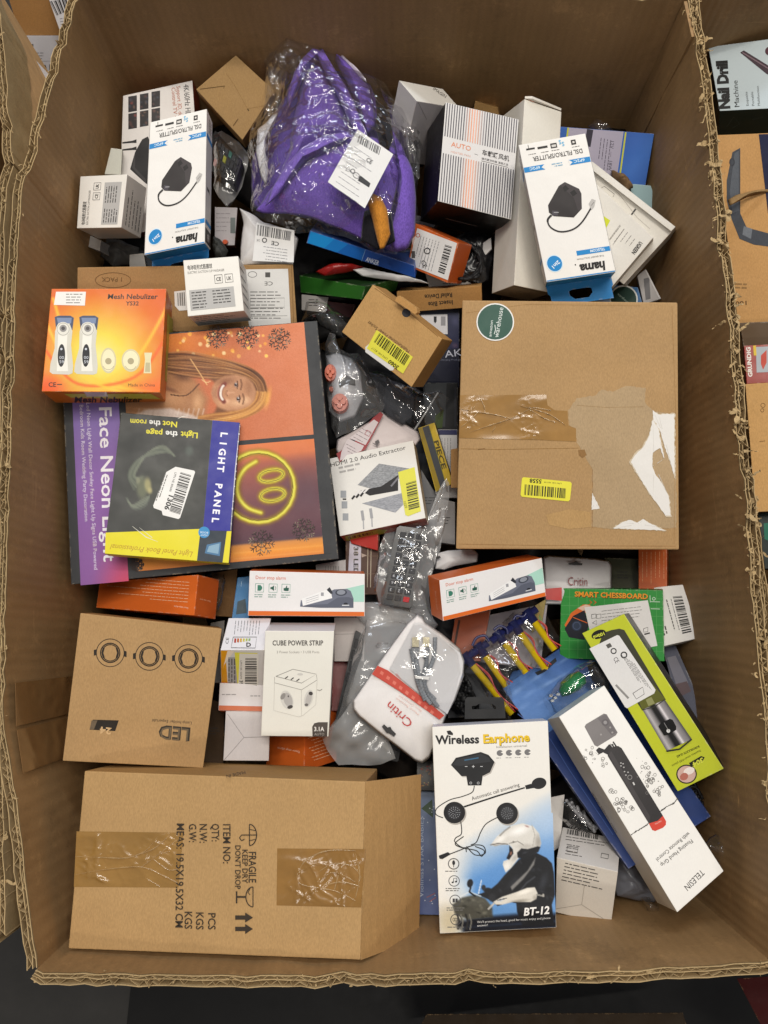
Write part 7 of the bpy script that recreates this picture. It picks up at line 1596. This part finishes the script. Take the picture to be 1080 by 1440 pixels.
f = c.face(); f.poly([(1030, 214), (1041, 208), (1041, 300), (1050, 320), (1080, 328), (1100, 340), (1090, 348), (1060, 344), (1040, 336), (1028, 306), (1022, 282), (1022, 254)], '#43464c'); f.poly([(1033, 216), (1039, 212), (1039, 296), (1030, 300), (1026, 270)], '#565a60'); f.ring(1029.5, 228, 3, 5, 1.8, '#3a3c42', n=16); f.poly([(1067, 189), (1120, 187), (1120, 300), (1080, 300)], '#232640'); f.poly([(1046, 318), (1058, 322), (1056, 336), (1044, 330)], '#6c7076'); f.tline((1052, 423), (1034, 424), '100', 8, '#5c4426', bold=.02) ; f.micro(1050, 406, 20, 2, 5, '#8a6a40', rot=182)
f.build('printed_lettering', c.thing, KINK)
pillow('torn_strip', c.thing, [(1024, 280), (1034, 274), (1050, 271), (1070, 268), (1086, 266), (1086, 270), (1066, 272), (1046, 277), (1034, 286), (1026, 290)], .845, .003, KRAFT, '#8a6e48', rings=6, n=40, crumple=.003, fr=60, seed=88)
c = Carton('blister_card', 'red blister card with white lettering and a small tool in the neighbouring bin', 'blister card', [(1046, 486), (1120, 482), (1124, 536), (1050, 540)], (-2, 4), .01, .82, '#8c2a1c')
f = c.face(); f.tline((1058, 530), (1055, 488), 'GRUNDIG', 8, '#d9d2c8', bold=.04); f.poly([(1063, 488), (1110, 486), (1112, 522), (1064, 524)], '#9aa0a4'); f.poly([(1070, 500), (1078, 492), (1078, 510), (1073, 520), (1070, 512)], '#b0341c'); f.poly([(1059, 486), (1063, 486), (1064, 500), (1060, 500)], '#c9a81c'); f.build('printed_front', c.thing)
c = Carton('cardboard_box', 'plain kraft box below the red blister card in the neighbouring bin', 'box', [(1048, 540), (1140, 534), (1150, 716), (1062, 720)], (-3, 8), .06, .81, dict(f='#bd935c', s='#7a5a36'), mat=KRAFT)
f = c.face(); f.ring(1073, 570, 3, 3, .7, '#6a4c2c', n=14); f.ring(1072, 577, 2.4, 2.4, .7, '#6a4c2c', n=14); f.line([(1068, 621), (1076, 620)], 1, '#8a663a'); f.build('printed_lettering', c.thing, KINK)
c = Carton('product_box', 'dark box with a bright green corner in the neighbouring bin', 'box', [(1066, 722), (1140, 718), (1140, 800), (1070, 800)], (-2, 4), .05, .84, dict(f='#14201c', s='#0c1010'))
f = c.face(); f.poly([(1074, 736), (1090, 734), (1090, 764), (1075, 758)], '#1c6a54'); f.build('printed_front', c.thing)
c = Carton('product_box', 'dark printed box end under the kraft clipper box in the neighbouring bin', 'box', [(1040, 454), (1130, 450), (1130, 488), (1046, 492)], (-2, 3), .04, .86, dict(f='#5a4630', s='#3a2a1c'))
for k_, (x, y) in enumerate(((1130, 620), (1150, 900), (1140, 1150))):
    px = [(x + 70 * math.cos(a * .785), y + 150 * math.sin(a * .785)) for a in range(8)]
    o = pillow('plastic_bag', None, px, .95, .03, RUBBER, '#1b1a1a', rings=10, n=36, crumple=.008, fr=35, seed=90 + k_); tag(o, 'dark filler added at the bottom of the neighbouring right-hand bin', 'bag', 'dark fillers in the neighbouring bin')  # dark filler added at the bottom, like those in the pile

Carton('cardboard_box', 'wide brown carton lying under the other goods in the neighbouring bin', 'box', [(975, 70), (1420, 50), (1440, 1100), (1050, 1100)], (0, 4), .1, .935, dict(f='#8a6a42', s='#6a4c2c'), mat=KRAFT)

# --- cartons behind the left corner
Carton('cardboard_box', 'plain brown carton in the gap behind the top left corner', 'box', [(4, -30), (92, -34), (92, 50), (28, 50)], (2, 3), .10, .92, '#8a6438', mat=KRAFT)
c = Carton('product_box', 'white carton edge with a black barcode behind the top left corner', 'box', [(62, -20), (110, -26), (112, 30), (85, 46)], (2, 3), .10, .86, '#b9b8bc', mat=MATTE)
f = c.face(); f.bars([(70, 2), (94, -2), (98, 14), (80, 22)], 9); f.micro(84, 26, 20, 3, 4, '#77757a', rot=-8, th=1); f.build('printed_front', c.thing)
c = Carton('product_box', 'white carton lettered 01 in the gap left of the torn corner edge', 'box', [(30, 50), (100, 50), (100, 120), (40, 120)], (2, 3), .10, .95, '#a2a2a8', mat=MATTE)
f = c.face(); f.tline((56, 101), (72, 101), '01', 15, '#2a2a2c', bold=.02); f.micro(46, 74, 16, 3, 4, '#66666a', th=1); f.rect(40, 62, 7, 5, '#3a3a3c'); f.line([(55, 86), (90, 86)], .8, '#8a8a8e'); f.build('printed_front', c.thing)
Carton('paper_stack', 'white stack of paper edges in the gap left of the torn corner edge', 'paper', [(50, 84), (72, 108), (62, 140), (58, 140)], (4, 10), .06, .86, dict(f='#b0aeb2', s='#a3a1a6'), mat=MATTE)

# --- things on the floor in front of the bin
o = link('floor_shade', mesh('floor_shade', [at(x, y, CAM.z - h) for h in (.012, .0) for x, y in ((190, 1330), (1300, 1330), (1300, 1700), (150, 1700))], [(0, 1, 2, 3), (7, 6, 5, 4), (0, 4, 5, 1), (1, 5, 6, 2), (2, 6, 7, 3), (3, 7, 4, 0)], '#191817'), RUBBER)  # dark sheet laid down as painted shade over the concrete
tag(o, 'dark sheet painted as the shade on the floor in front of the bin', 'mat')
Carton('plastic_crate', 'dark red plastic crate corner on the floor at the right', 'crate', [(1036, 1376), (1130, 1370), (1130, 1480), (1090, 1480)], (1, -3), .2, 1.25, '#3c0a0a', mat=KRAFT)
Carton('cardboard_box', 'dim brown carton edge on the floor below the front of the bin', 'box', [(600, 1426), (960, 1424), (985, 1500), (560, 1500)], (0, -4), .2, 1.28, '#2a1f12', mat=KRAFT)
